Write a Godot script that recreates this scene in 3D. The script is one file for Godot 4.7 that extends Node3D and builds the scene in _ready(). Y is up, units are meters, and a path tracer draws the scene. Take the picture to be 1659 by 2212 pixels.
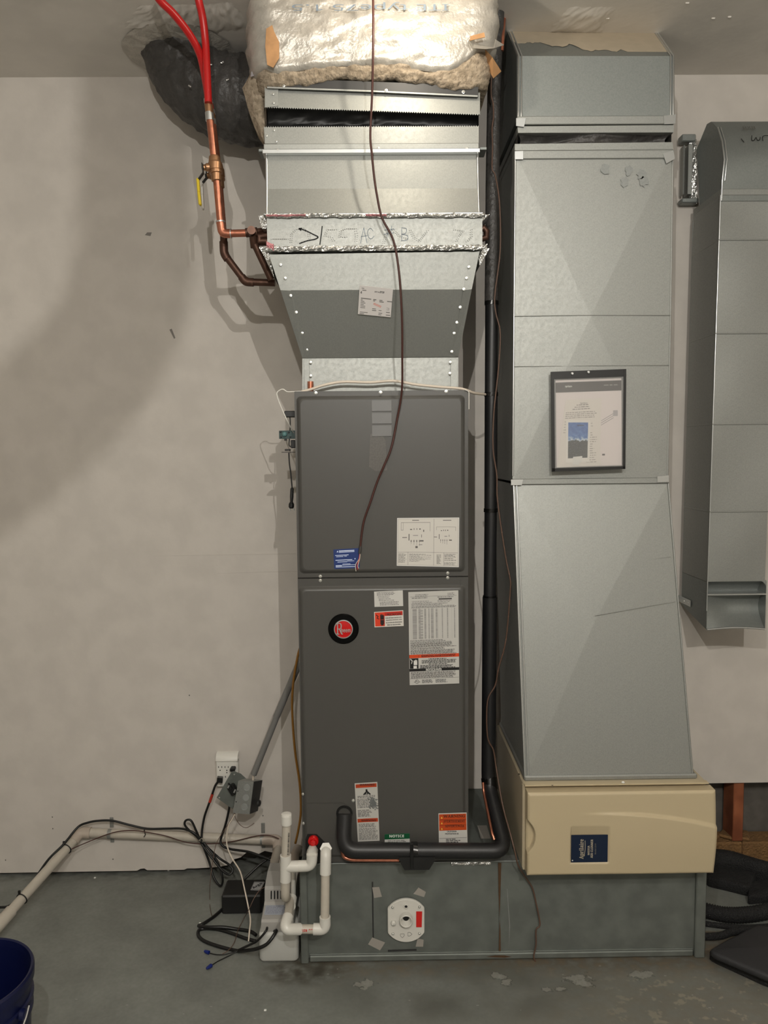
extends Node3D
# A garage corner: an air handler with its ducts, pipes and wiring against a back wall at z = 0. Metres, y up, z towards the viewer.

var M := {}
var rng := RandomNumberGenerator.new()
var noise := FastNoiseLite.new()


func _ready() -> void:
	# camera
	var cam := Camera3D.new()
	cam.name = "camera"
	cam.fov = 67.6681
	cam.position = Vector3(0, 1.62, 2.845)
	cam.rotation = Vector3(-0.07854, -0.0105, -0.009)
	cam.near = 0.05
	cam.far = 60.0
	add_child(cam)
	cam.current = true
	# surroundings: a closed room, lit by its ceiling bulbs
	var env := Environment.new()
	env.background_mode = Environment.BG_COLOR
	env.background_color = Color(0.02, 0.02, 0.02)
	env.tonemap_mode = Environment.TONE_MAPPER_LINEAR
	env.tonemap_exposure = 0.695
	env.sdfgi_enabled = true
	env.ssao_enabled = true
	env.ssil_enabled = true
	var we := WorldEnvironment.new()
	we.name = "surroundings"
	we.environment = env
	add_child(we)
	rng.seed = 7
	noise.seed = 11
	noise.noise_type = FastNoiseLite.TYPE_SIMPLEX_SMOOTH
	noise.fractal_octaves = 3
	noise.frequency = 1.0
	make_materials()
	ceiling_bulb(Vector3(0.1, 2.96, 0.87), 0.07, 0.17, Color(1.0, 0.955, 0.88), "bare bulb in a white ceiling lampholder just in front of the foil wrapped plenum")
	ceiling_bulb(Vector3(-0.14, 2.96, 3.0), 0.40, 2.5, Color(1.0, 0.985, 0.955), "bare bulb hanging on a short stem from the ceiling above the viewer")
	ceiling_bulb(Vector3(0.6, 2.96, 4.0), 0.0, 5.0, Color(1.0, 0.985, 0.955), "bare bulb in a white ceiling lampholder behind the drooping black hose")
	# large structure, then the equipment from large to small
	room()
	floor_plenum()
	air_handler()
	supply_stack()
	insulated_plenum()
	return_stack()
	air_cleaner()
	wall_duct()
	flexible_duct()
	heating_pipes()
	refrigerant_line()
	cables_on_cabinet()
	drain_trap()
	condensate_pump()
	wall_power()
	drain_run()
	floor_items()
	small_marks()
	hanging_hose()


# ---------------------------------------------------------------- names and nodes

func numbered(parent: Node, called: String) -> String:
	if not parent.has_node(NodePath(called)):
		return called
	var k := 1
	while parent.has_node(NodePath("%s_%03d" % [called, k])):
		k += 1
	return "%s_%03d" % [called, k]


func tag(o: Node, label: String, category := "", group := "", kind := "") -> Node:
	if label: o.set_meta("label", label)
	if category: o.set_meta("category", category)
	if group: o.set_meta("group", group)
	if kind: o.set_meta("kind", kind)
	return o


func thing(called: String, label: String, category: String, base := Vector3.ZERO, group := "") -> Node3D:
	var o := Node3D.new()
	o.name = numbered(self, called)
	o.position = base
	add_child(o, true)
	tag(o, label, category, group)
	return o


func origin_of(n: Node) -> Vector3:
	var p := Vector3.ZERO
	while n != self and n != null:
		if n is Node3D: p += (n as Node3D).position
		n = n.get_parent()
	return p


# one named mesh; shapes are given in room coordinates whatever the parent's base is
func put(called: String, st: SurfaceTool, mat: Material, parent: Node = self) -> MeshInstance3D:
	st.generate_normals()
	var o := MeshInstance3D.new()
	o.name = numbered(parent, called)
	o.mesh = st.commit()
	o.material_override = mat
	o.cast_shadow = GeometryInstance3D.SHADOW_CASTING_SETTING_ON
	parent.add_child(o, true)
	o.position = -origin_of(parent)
	return o


func placed(called: String, mesh: Mesh, mat: Material, xf: Transform3D, parent: Node) -> MeshInstance3D:
	var o := MeshInstance3D.new()
	o.name = numbered(parent, called)
	o.mesh = mesh
	o.material_override = mat
	parent.add_child(o, true)
	o.transform = Transform3D(xf.basis, xf.origin - origin_of(parent))
	return o


# ---------------------------------------------------------------- shapes

func flat() -> SurfaceTool:
	var st := SurfaceTool.new()
	st.begin(Mesh.PRIMITIVE_TRIANGLES)
	st.set_smooth_group(-1)
	return st


func tri(st: SurfaceTool, a: Vector3, b: Vector3, c: Vector3) -> void:   # counter-clockwise seen from outside
	st.add_vertex(a)
	st.add_vertex(c)
	st.add_vertex(b)


func quad(st: SurfaceTool, a: Vector3, b: Vector3, c: Vector3, d: Vector3) -> void:
	tri(st, a, b, c)
	tri(st, a, c, d)


func uvquad(st: SurfaceTool, tl: Vector3, tr: Vector3, br: Vector3, bl: Vector3) -> void:
	var p := [bl, br, tr, tl]
	var u := [Vector2(0, 1), Vector2(1, 1), Vector2(1, 0), Vector2(0, 0)]
	for k in [0, 2, 1, 0, 3, 2]:
		st.set_uv(u[k])
		st.add_vertex(p[k])


func box(st: SurfaceTool, c: Vector3, s: Vector3, bev := 0.0, b := Basis.IDENTITY) -> void:
	st.set_smooth_group(-1)
	var h := s / 2.0
	bev = minf(bev, minf(h.x, minf(h.y, h.z)) * 0.9)
	# each face inset by the chamfer
	for ax in 3:
		for sg in [-1.0, 1.0]:
			var n := Vector3.ZERO
			n[ax] = sg
			var u := Vector3.ZERO
			u[(ax + 1) % 3] = 1.0
			var v := Vector3.ZERO
			v[(ax + 2) % 3] = 1.0
			var hu: float = h[(ax + 1) % 3] - bev
			var hv: float = h[(ax + 2) % 3] - bev
			var o: Vector3 = n * h[ax]
			var q := [o - u * hu - v * hv, o + u * hu - v * hv, o + u * hu + v * hv, o - u * hu + v * hv]
			if sg < 0: q.reverse()
			quad(st, c + b * q[0], c + b * q[1], c + b * q[2], c + b * q[3])
	if bev <= 0.0:
		return
	for ax in 3:
		var a1 := (ax + 1) % 3
		var a2 := (ax + 2) % 3
		for s1 in [-1.0, 1.0]:
			for s2 in [-1.0, 1.0]:
				var p := Vector3.ZERO
				p[a1] = s1 * h[a1]
				p[a2] = s2 * (h[a2] - bev)
				var r := Vector3.ZERO
				r[a1] = s1 * (h[a1] - bev)
				r[a2] = s2 * h[a2]
				var e := Vector3.ZERO
				e[ax] = h[ax] - bev
				var q := [p - e, p + e, r + e, r - e]
				if s1 * s2 > 0: q.reverse()
				quad(st, c + b * q[0], c + b * q[1], c + b * q[2], c + b * q[3])
	for sx in [-1.0, 1.0]:
		for sy in [-1.0, 1.0]:
			for sz in [-1.0, 1.0]:
				var p := Vector3(sx * h.x, sy * (h.y - bev), sz * (h.z - bev))
				var q := Vector3(sx * (h.x - bev), sy * h.y, sz * (h.z - bev))
				var r := Vector3(sx * (h.x - bev), sy * (h.y - bev), sz * h.z)
				if sx * sy * sz > 0: tri(st, c + b * p, c + b * q, c + b * r)
				else: tri(st, c + b * p, c + b * r, c + b * q)


# box between two corners
func span(st: SurfaceTool, lo: Vector3, hi: Vector3, bev := 0.0) -> void:
	box(st, (lo + hi) / 2.0, (hi - lo).abs(), bev)


# solid from a front outline (counter-clockwise seen from the front) pushed back
func prism(st: SurfaceTool, pts: Array, back: Vector3) -> void:
	st.set_smooth_group(-1)
	var n := Vector3.ZERO
	for k in pts.size():
		n += (pts[k] as Vector3).cross(pts[(k + 1) % pts.size()])
	n = n.normalized()
	var u := (Vector3.RIGHT if absf(n.x) < 0.8 else Vector3.BACK)
	u = (u - n * u.dot(n)).normalized()
	var v := n.cross(u)
	var flat2 := PackedVector2Array()
	for p in pts: flat2.append(Vector2((p as Vector3).dot(u), (p as Vector3).dot(v)))
	var ix := Geometry2D.triangulate_polygon(flat2)
	for k in range(0, ix.size(), 3):
		var a: Vector3 = pts[ix[k]]
		var b: Vector3 = pts[ix[k + 1]]
		var c: Vector3 = pts[ix[k + 2]]
		if (b - a).cross(c - a).dot(n) < 0:
			var t := b
			b = c
			c = t
		tri(st, a, b, c)
		tri(st, a + back, c + back, b + back)
	for k in pts.size():
		var a: Vector3 = pts[k]
		var b: Vector3 = pts[(k + 1) % pts.size()]
		quad(st, b, a, a + back, b + back)


# solid between two four-cornered faces, each top-left, top-right, bottom-right, bottom-left seen from the front
func hexa(st: SurfaceTool, f: Array, b: Array, front := true, rear := true) -> void:
	st.set_smooth_group(-1)
	if front: quad(st, f[3], f[2], f[1], f[0])
	if rear: quad(st, b[2], b[3], b[0], b[1])
	for k in 4:
		var j := (k + 1) % 4
		quad(st, f[k], f[j], b[j], b[k])


func curve(pts: Array, per := 6) -> Array:
	var out := []
	var m := pts.size()
	for i in m - 1:
		var p0: Vector3 = pts[maxi(i - 1, 0)]
		var p1: Vector3 = pts[i]
		var p2: Vector3 = pts[i + 1]
		var p3: Vector3 = pts[mini(i + 2, m - 1)]
		for k in per:
			var t := float(k) / per
			out.append(0.5 * (2.0 * p1 + (p2 - p0) * t + (2.0 * p0 - 5.0 * p1 + 4.0 * p2 - p3) * t * t + (3.0 * p1 - p0 - 3.0 * p2 + p3) * t * t * t))
	out.append(pts[m - 1])
	return out


# polyline with its inner corners rounded
func bends(pts: Array, r: float, n := 5) -> Array:
	var out := [pts[0]]
	for i in range(1, pts.size() - 1):
		var p: Vector3 = pts[i]
		var a: Vector3 = (pts[i - 1] as Vector3) - p
		var b: Vector3 = (pts[i + 1] as Vector3) - p
		var d := minf(r, minf(a.length(), b.length()) * 0.48)
		var pa := p + a.normalized() * d
		var pb := p + b.normalized() * d
		for k in n + 1:
			var t := float(k) / n
			out.append(pa.lerp(p, t).lerp(p.lerp(pb, t), t))
	out.append(pts[pts.size() - 1])
	return out


# tube along a path; r may be a number or an array of one radius per point
func tube(st: SurfaceTool, pts: Array, r, sides := 12, caps := true, bump := 0.0) -> void:
	var m := pts.size()
	var rings := []
	var t0: Vector3 = (pts[1] - pts[0]).normalized()
	var u := t0.cross(Vector3.UP if absf(t0.y) < 0.9 else Vector3.RIGHT).normalized()
	for i in m:
		var t: Vector3
		if i == 0: t = t0
		elif i == m - 1: t = (pts[i] - pts[i - 1]).normalized()
		else: t = ((pts[i + 1] - pts[i]).normalized() + (pts[i] - pts[i - 1]).normalized()).normalized()
		u = (u - t * u.dot(t)).normalized()
		var v := t.cross(u)
		var rr: float = r[i] if r is Array else r
		var ring := []
		for k in sides:
			var a := TAU * k / sides
			var d := u * cos(a) + v * sin(a)
			var q: Vector3 = pts[i] + d * rr
			if bump > 0.0: q += d * noise.get_noise_3dv(q * 30.0) * bump
			ring.append(q)
		rings.append(ring)
	st.set_smooth_group(1)
	for i in m - 1:
		for k in sides:
			var j := (k + 1) % sides
			quad(st, rings[i][k], rings[i][j], rings[i + 1][j], rings[i + 1][k])
	if caps:
		st.set_smooth_group(-1)
		for k in range(1, sides - 1):
			tri(st, rings[0][0], rings[0][k + 1], rings[0][k])
			tri(st, rings[m - 1][0], rings[m - 1][k], rings[m - 1][k + 1])


# turned shape: profile of (radius, height) pairs along an axis; sharp edges between the steps
func turned(st: SurfaceTool, profile: Array, at: Vector3, axis := Vector3.UP, sides := 20, smooth := false) -> void:
	var w := axis.normalized()
	var u := w.cross(Vector3.UP if absf(w.y) < 0.9 else Vector3.RIGHT).normalized()
	var v := w.cross(u)
	for i in profile.size() - 1:
		var a: Vector2 = profile[i]
		var b: Vector2 = profile[i + 1]
		st.set_smooth_group(1 if smooth else i + 1)
		for k in sides:
			var d0 := u * cos(TAU * k / sides) + v * sin(TAU * k / sides)
			var d1 := u * cos(TAU * (k + 1) / sides) + v * sin(TAU * (k + 1) / sides)
			var p0 := at + w * a.y + d0 * a.x
			var p1 := at + w * a.y + d1 * a.x
			var q0 := at + w * b.y + d0 * b.x
			var q1 := at + w * b.y + d1 * b.x
			if a.x > 0.0 and b.x > 0.0: quad(st, p0, p1, q1, q0)
			elif a.x > 0.0: tri(st, p0, p1, q0)
			elif b.x > 0.0: tri(st, p0, q1, q0)


# skin over rows of points; rows of equal length, seen from outside with rows going up and points going right
func skin(st: SurfaceTool, rows: Array, smooth := true, closed := false, uv := false) -> void:
	st.set_smooth_group(1 if smooth else -1)
	var h := rows.size()
	var w: int = rows[0].size()
	for i in h - 1:
		for k in (w if closed else w - 1):
			var j := (k + 1) % w
			if uv:
				var q := [rows[i][k], rows[i][j], rows[i + 1][j], rows[i + 1][k]]
				var c := [Vector2(float(k) / (w - 1), 1.0 - float(i) / (h - 1)), Vector2(float(k + 1) / (w - 1), 1.0 - float(i) / (h - 1)), Vector2(float(k + 1) / (w - 1), 1.0 - float(i + 1) / (h - 1)), Vector2(float(k) / (w - 1), 1.0 - float(i + 1) / (h - 1))]
				for e in [0, 2, 1, 0, 3, 2]:
					st.set_uv(c[e])
					st.add_vertex(q[e])
			else:
				quad(st, rows[i][k], rows[i][j], rows[i + 1][j], rows[i + 1][k])


func fan(st: SurfaceTool, ring: Array) -> void:   # ring counter-clockwise seen from outside
	var c := Vector3.ZERO
	for p in ring: c += p
	c /= ring.size()
	for k in ring.size(): tri(st, c, ring[k], ring[(k + 1) % ring.size()])


# rounded rectangle between lower-left and upper-right on a plane of constant z, counter-clockwise
func rrect(x0: float, y0: float, x1: float, y1: float, r: float, z: float, n := 6) -> Array:
	var out := []
	var cs := [[x1 - r, y0 + r, -PI / 2], [x1 - r, y1 - r, 0.0], [x0 + r, y1 - r, PI / 2], [x0 + r, y0 + r, PI]]
	for c in cs:
		for k in n + 1:
			var a: float = c[2] + PI / 2 * k / n
			out.append(Vector3(c[0] + cos(a) * r, c[1] + sin(a) * r, z))
	return out


# ---------------------------------------------------------------- print and lettering

# a thin sheet with a picture on its front: corners top-left, top-right, bottom-right, bottom-left
func sheet(called: String, q: Array, mat: Material, parent: Node, thick := 0.0006) -> MeshInstance3D:
	var st := flat()
	var n: Vector3 = ((q[2] - q[3]) as Vector3).cross(q[0] - q[3]).normalized()
	var f := [q[0] + n * thick, q[1] + n * thick, q[2] + n * thick, q[3] + n * thick]
	uvquad(st, f[0], f[1], f[2], f[3])
	st.set_uv(Vector2(0.5, 0.002))
	for k in 4:
		var j := (k + 1) % 4
		quad(st, f[k], f[j], q[j], q[k])
	quad(st, q[2], q[3], q[0], q[1])
	return put(called, st, mat, parent)


# raised or printed words: fitted into a box of given width and height round a centre
func words(called: String, text: String, at: Vector3, right: Vector3, up: Vector3, w: float, h: float, mat: Material, parent: Node, bold := true, serif := false, thick := 0.0004) -> MeshInstance3D:
	var tm := TextMesh.new()
	var f := SystemFont.new()
	f.font_names = PackedStringArray(["Droid Serif" if serif else "Droid Sans"])
	f.font_weight = 700 if bold else 400
	tm.font = f
	tm.text = text
	tm.font_size = 64
	tm.pixel_size = 0.01
	tm.depth = 0.02
	tm.curve_step = 2.0
	var bb := tm.get_aabb()
	var sx := w / maxf(bb.size.x, 0.001)
	var sy := h / maxf(bb.size.y, 0.001)
	right = right.normalized()
	up = (up - right * up.dot(right)).normalized()
	var n := right.cross(up)
	var b := Basis(right * sx, up * sy, n * (thick / 0.02))
	var c := bb.position + bb.size / 2.0
	c.z = bb.position.z
	return placed(called, tm, mat, Transform3D(b, at - b * c), parent)


# a marker stroke: a thin flat ribbon lying on a surface
func stroke(st: SurfaceTool, pts: Array, w: float, n: Vector3, thick := 0.0004) -> void:
	for i in pts.size() - 1:
		var a: Vector3 = pts[i]
		var b: Vector3 = pts[i + 1]
		var s := n.cross((b - a).normalized()).normalized() * w / 2.0
		var e := (b - a).normalized() * w * 0.3
		prism(st, [a - s - e + n * thick, b - s + e + n * thick, b + s + e + n * thick, a + s - e + n * thick], -n * thick * 0.9)


func page(w: int, h: int, bg: Color) -> Image:
	var im := Image.create(w, h, false, Image.FORMAT_RGB8)
	im.fill(bg)
	return im


# lines of small print: runs of short dashes
func print_lines(im: Image, x: int, y: int, w: int, lines: int, pitch: int, hgt: int, c: Color, ragged := 0.3) -> void:
	for l in lines:
		var px := x
		var stop := x + int(w * (1.0 - rng.randf() * ragged))
		while px < stop:
			var ww := mini(rng.randi_range(6, 26), stop - px)
			im.fill_rect(Rect2i(px, y + l * pitch, ww, hgt), c.lerp(Color.WHITE, rng.randf() * 0.15))
			px += ww + 4


func picture(im: Image, rough := 0.45) -> StandardMaterial3D:
	im.generate_mipmaps()
	var m := StandardMaterial3D.new()
	m.albedo_texture = ImageTexture.create_from_image(im)
	m.roughness = rough
	return m


# ---------------------------------------------------------------- materials

func mat(key: String, c: Color, rough := 0.6, metal := 0.0) -> StandardMaterial3D:
	var m := StandardMaterial3D.new()
	m.resource_name = key
	m.albedo_color = c
	m.roughness = rough
	m.metallic = metal
	M[key] = m
	return m


func noise_tex(kind: int, freq: float, cols: Array, offs: Array, size := 512, oct := 3, sd := 1) -> NoiseTexture2D:
	var f := FastNoiseLite.new()
	f.noise_type = kind
	f.frequency = freq
	f.fractal_octaves = oct
	f.seed = sd
	if kind == FastNoiseLite.TYPE_CELLULAR:
		f.cellular_return_type = FastNoiseLite.RETURN_CELL_VALUE
		f.fractal_type = FastNoiseLite.FRACTAL_NONE
	var t := NoiseTexture2D.new()
	t.width = size
	t.height = size
	t.seamless = true
	t.noise = f
	if cols.size():
		var g := Gradient.new()
		g.colors = PackedColorArray(cols)
		g.offsets = PackedFloat32Array(offs)
		t.color_ramp = g
	return t


func world_map(m: StandardMaterial3D, scale: float, albedo: Texture2D = null, rough: Texture2D = null, bump: Texture2D = null, depth := 0.0) -> StandardMaterial3D:
	m.uv1_triplanar = true
	m.uv1_world_triplanar = true
	m.uv1_scale = Vector3.ONE * scale
	if albedo: m.albedo_texture = albedo
	if rough:
		m.roughness_texture = rough
		m.roughness_texture_channel = BaseMaterial3D.TEXTURE_CHANNEL_RED
	if bump:
		m.heightmap_enabled = true
		m.heightmap_texture = bump
		m.heightmap_scale = depth
	return m


func grey(v: float) -> Color:
	return Color(v, v, v)


func make_materials() -> void:
	var SX := FastNoiseLite.TYPE_SIMPLEX
	var CE := FastNoiseLite.TYPE_CELLULAR
	var fine := noise_tex(SX, 0.05, [], [], 512, 4, 3)
	var spangle := noise_tex(CE, 0.09, [Color(0.945, 0.95, 0.95), Color(1, 1, 1)], [0.0, 1.0], 512, 1, 5)
	var cloudy := noise_tex(SX, 0.008, [grey(0.972), grey(1)], [0.25, 0.75], 512, 4, 8)
	var smear := noise_tex(SX, 0.012, [grey(0.90), grey(1.0)], [0.2, 0.8], 512, 5, 9)
	var wall := world_map(mat("wall_paint", Color(0.80, 0.775, 0.745), 0.7), 1.3, cloudy, null, fine, 0.02)
	wall.metallic_specular = 0.3
	world_map(mat("ceiling_paint", Color(0.87, 0.85, 0.82), 0.75), 0.9, cloudy, null, fine, 0.03)
	world_map(mat("room_paint", Color(0.78, 0.76, 0.73), 0.8), 0.5, cloudy)
	world_map(mat("galvanized", Color(0.63, 0.635, 0.62), 0.56, 0.70), 9.0, spangle, smear)
	world_map(mat("galvanized_dull", Color(0.56, 0.575, 0.565), 0.52, 0.6), 7.0, spangle, smear)
	world_map(mat("galvanized_old", Color(0.46, 0.48, 0.46), 0.6, 0.45), 1.6, smear, smear)
	world_map(mat("grease", Color(0.60, 0.61, 0.60), 0.6, 0.72), 5.0, spangle)
	mat("steel_bright", Color(0.82, 0.83, 0.83), 0.3, 0.9)
	mat("steel_dark", Color(0.22, 0.22, 0.22), 0.5, 0.4)
	mat("screw_zinc", Color(0.85, 0.85, 0.83), 0.28, 0.85)
	var foil := world_map(mat("foil", Color(0.73, 0.71, 0.675), 0.42, 0.35), 3.0, smear, smear, fine, 0.10)
	foil.resource_name = "foil"
	world_map(mat("foil_tape", Color(0.85, 0.85, 0.84), 0.26, 0.9), 6.0, null, null, noise_tex(SX, 0.02, [], [], 512, 4, 21), 0.35)
	world_map(mat("pink_tape", Color(0.80, 0.55, 0.57), 0.35, 0.4), 6.0, null, null, fine, 0.3)
	world_map(mat("glass_wool", Color(0.64, 0.585, 0.51), 0.95), 5.0, noise_tex(SX, 0.016, [Color(0.80, 0.79, 0.77), Color(1, 1, 1)], [0.25, 0.75], 512, 5, 31), null, noise_tex(SX, 0.02, [], [], 512, 4, 33), 0.45)
	world_map(mat("kraft_paper", Color(0.70, 0.53, 0.36), 0.8), 3.0, smear)
	var pf := mat("plastic_film", Color(0.55, 0.53, 0.54), 0.35)
	world_map(pf, 4.0, null, null, fine, 0.3)
	var bp := world_map(mat("black_film", Color(0.27, 0.262, 0.255), 0.5), 5.0, smear, smear, noise_tex(SX, 0.012, [], [], 512, 4, 41), 0.28)
	bp.metallic_specular = 0.45
	mat("black_fabric", Color(0.075, 0.075, 0.075), 0.5)
	mat("cabinet_paint", Color(0.275, 0.27, 0.258), 0.42)
	mat("cabinet_dark", Color(0.24, 0.235, 0.225), 0.5)
	mat("pipe_foam", Color(0.10, 0.10, 0.105), 0.45)
	mat("black_tape", Color(0.05, 0.05, 0.05), 0.25)
	mat("black_plastic", Color(0.055, 0.055, 0.055), 0.45)
	mat("black_cord", Color(0.045, 0.045, 0.045), 0.42)
	world_map(mat("copper", Color(0.80, 0.52, 0.42), 0.34, 0.85), 6.0, smear, smear)
	world_map(mat("copper_dark", Color(0.36, 0.26, 0.215), 0.45, 0.7), 6.0, smear)
	mat("brass", Color(0.66, 0.50, 0.37), 0.4, 0.75)
	mat("red_tube", Color(0.76, 0.12, 0.12), 0.32)
	mat("yellow", Color(0.88, 0.78, 0.16), 0.45)
	mat("white_vinyl", Color(0.88, 0.87, 0.84), 0.45)
	mat("pvc", Color(0.83, 0.82, 0.79), 0.33)
	world_map(mat("pvc_pipe", Color(0.74, 0.71, 0.66), 0.4), 5.0, cloudy)
	mat("pvc_aged", Color(0.70, 0.65, 0.60), 0.5)
	mat("conduit", Color(0.46, 0.455, 0.445), 0.5)
	mat("cream", Color(0.73, 0.67, 0.55), 0.45)
	mat("cream_side", Color(0.73, 0.68, 0.58), 0.5)
	mat("navy", Color(0.03, 0.10, 0.20), 0.35)
	mat("silver_print", Color(0.66, 0.62, 0.54), 0.5)
	mat("blue_plastic", Color(0.025, 0.055, 0.21), 0.4)
	mat("ink", Color(0.03, 0.03, 0.03), 0.6)
	mat("scuff_grey", Color(0.5, 0.48, 0.46), 0.7)
	var bb := mat("badge_black", Color(0.012, 0.012, 0.012), 0.35)
	bb.metallic_specular = 0.25
	mat("ink_blue", Color(0.45, 0.5, 0.55), 0.6)
	mat("ink_grey", Color(0.35, 0.34, 0.32), 0.7)
	mat("paper", Color(0.82, 0.81, 0.79), 0.6)
	mat("print_white", Color(0.88, 0.88, 0.86), 0.5)
	mat("print_red", Color(0.78, 0.12, 0.10), 0.5)
	mat("red_gloss", Color(0.75, 0.05, 0.06), 0.2)
	mat("green_label", Color(0.02, 0.33, 0.18), 0.45)
	mat("rust_wire", Color(0.25, 0.11, 0.075), 0.5)
	mat("tan_wire", Color(0.36, 0.27, 0.22), 0.5)
	mat("cream_wire", Color(0.85, 0.80, 0.74), 0.5)
	mat("grey_wire", Color(0.55, 0.53, 0.48), 0.5)
	mat("ochre_wire", Color(0.55, 0.38, 0.13), 0.5)
	world_map(mat("rust", Color(0.31, 0.22, 0.13), 0.9), 8.0, smear)
	world_map(mat("stud_wood", Color(0.60, 0.35, 0.22), 0.75), 1.0, noise_tex(SX, 0.02, [Color(0.75, 0.7, 0.65), Color(1, 1, 1)], [0.2, 0.8], 256, 3, 51))
	world_map(mat("plate_wood", Color(0.50, 0.37, 0.22), 0.85), 3.0, smear, null, fine, 0.4)
	world_map(mat("cavity_board", Color(0.36, 0.345, 0.325), 0.9), 2.0, smear)
	world_map(mat("rubber", Color(0.085, 0.085, 0.09), 0.75), 6.0, smear, null, fine, 0.5)
	mat("rubber_grey", Color(0.15, 0.15, 0.16), 0.65)
	mat("circuit_green", Color(0.08, 0.22, 0.22), 0.4)
	mat("pump_white", Color(0.75, 0.75, 0.73), 0.45)
	mat("pump_grey", Color(0.62, 0.61, 0.59), 0.5)
	mat("clear_tape", Color(0.60, 0.58, 0.55), 0.35)
	mat("wire_nut", Color(0.03, 0.12, 0.42), 0.4)
	mat("handle_wire", Color(0.75, 0.74, 0.72), 0.35, 0.6)
	var glow := mat("bulb_glow", Color(1, 0.95, 0.85), 0.4)
	glow.emission_enabled = true
	glow.emission = Color(1.0, 0.9, 0.75)
	glow.emission_energy_multiplier = 6.0
	mat("porcelain", Color(0.86, 0.85, 0.83), 0.3)
	var clear := mat("clear_vinyl", Color(0.9, 0.9, 0.9, 0.08), 0.15)
	clear.transparency = BaseMaterial3D.TRANSPARENCY_ALPHA


func ceiling_bulb(at: Vector3, drop: float, energy: float, tint: Color, label: String) -> void:
	var t := thing("ceiling_lamp", label, "lamp", at)
	var st := flat()
	if drop > 0.0:
		turned(st, [Vector2(0.008, -drop - 0.01), Vector2(0.008, -0.018), Vector2(0.05, -0.012), Vector2(0.055, 0.0)], at, Vector3.UP, 24)
		put("stem", st, M.porcelain, t)
		st = flat()
	var low := at - Vector3(0, drop, 0)
	turned(st, [Vector2(0.001, -0.05), Vector2(0.026, -0.05), Vector2(0.03, -0.03), Vector2(0.056, -0.018), Vector2(0.058, 0.0), Vector2(0.0, 0.0)], low, Vector3.UP, 28)
	put("lampholder", st, M.porcelain, t)
	st = flat()
	var prof := []
	for k in 13:
		var a := PI * k / 12.0
		prof.append(Vector2(maxf(sin(a) * 0.03, 0.0005 if k in [0, 12] else 0.0), -0.105 - cos(a) * 0.032))
	prof.append(Vector2(0.014, -0.06))
	prof.append(Vector2(0.013, -0.05))
	turned(st, prof, low, Vector3.UP, 20, true)
	put("bulb", st, M.bulb_glow, t)
	var l := OmniLight3D.new()
	l.name = "bulb_light"
	l.light_color = tint
	l.light_energy = energy
	l.light_size = 0.011
	l.omni_range = 14.0
	l.omni_attenuation = 2.0
	l.shadow_enabled = true
	t.add_child(l)
	l.position = Vector3(0, -drop - 0.105, 0)



# ---------------------------------------------------------------- the room

func structure(called: String, st: SurfaceTool, m: Material) -> MeshInstance3D:
	var o := put(called, st, m)
	o.set_meta("kind", "structure")
	return o


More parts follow.
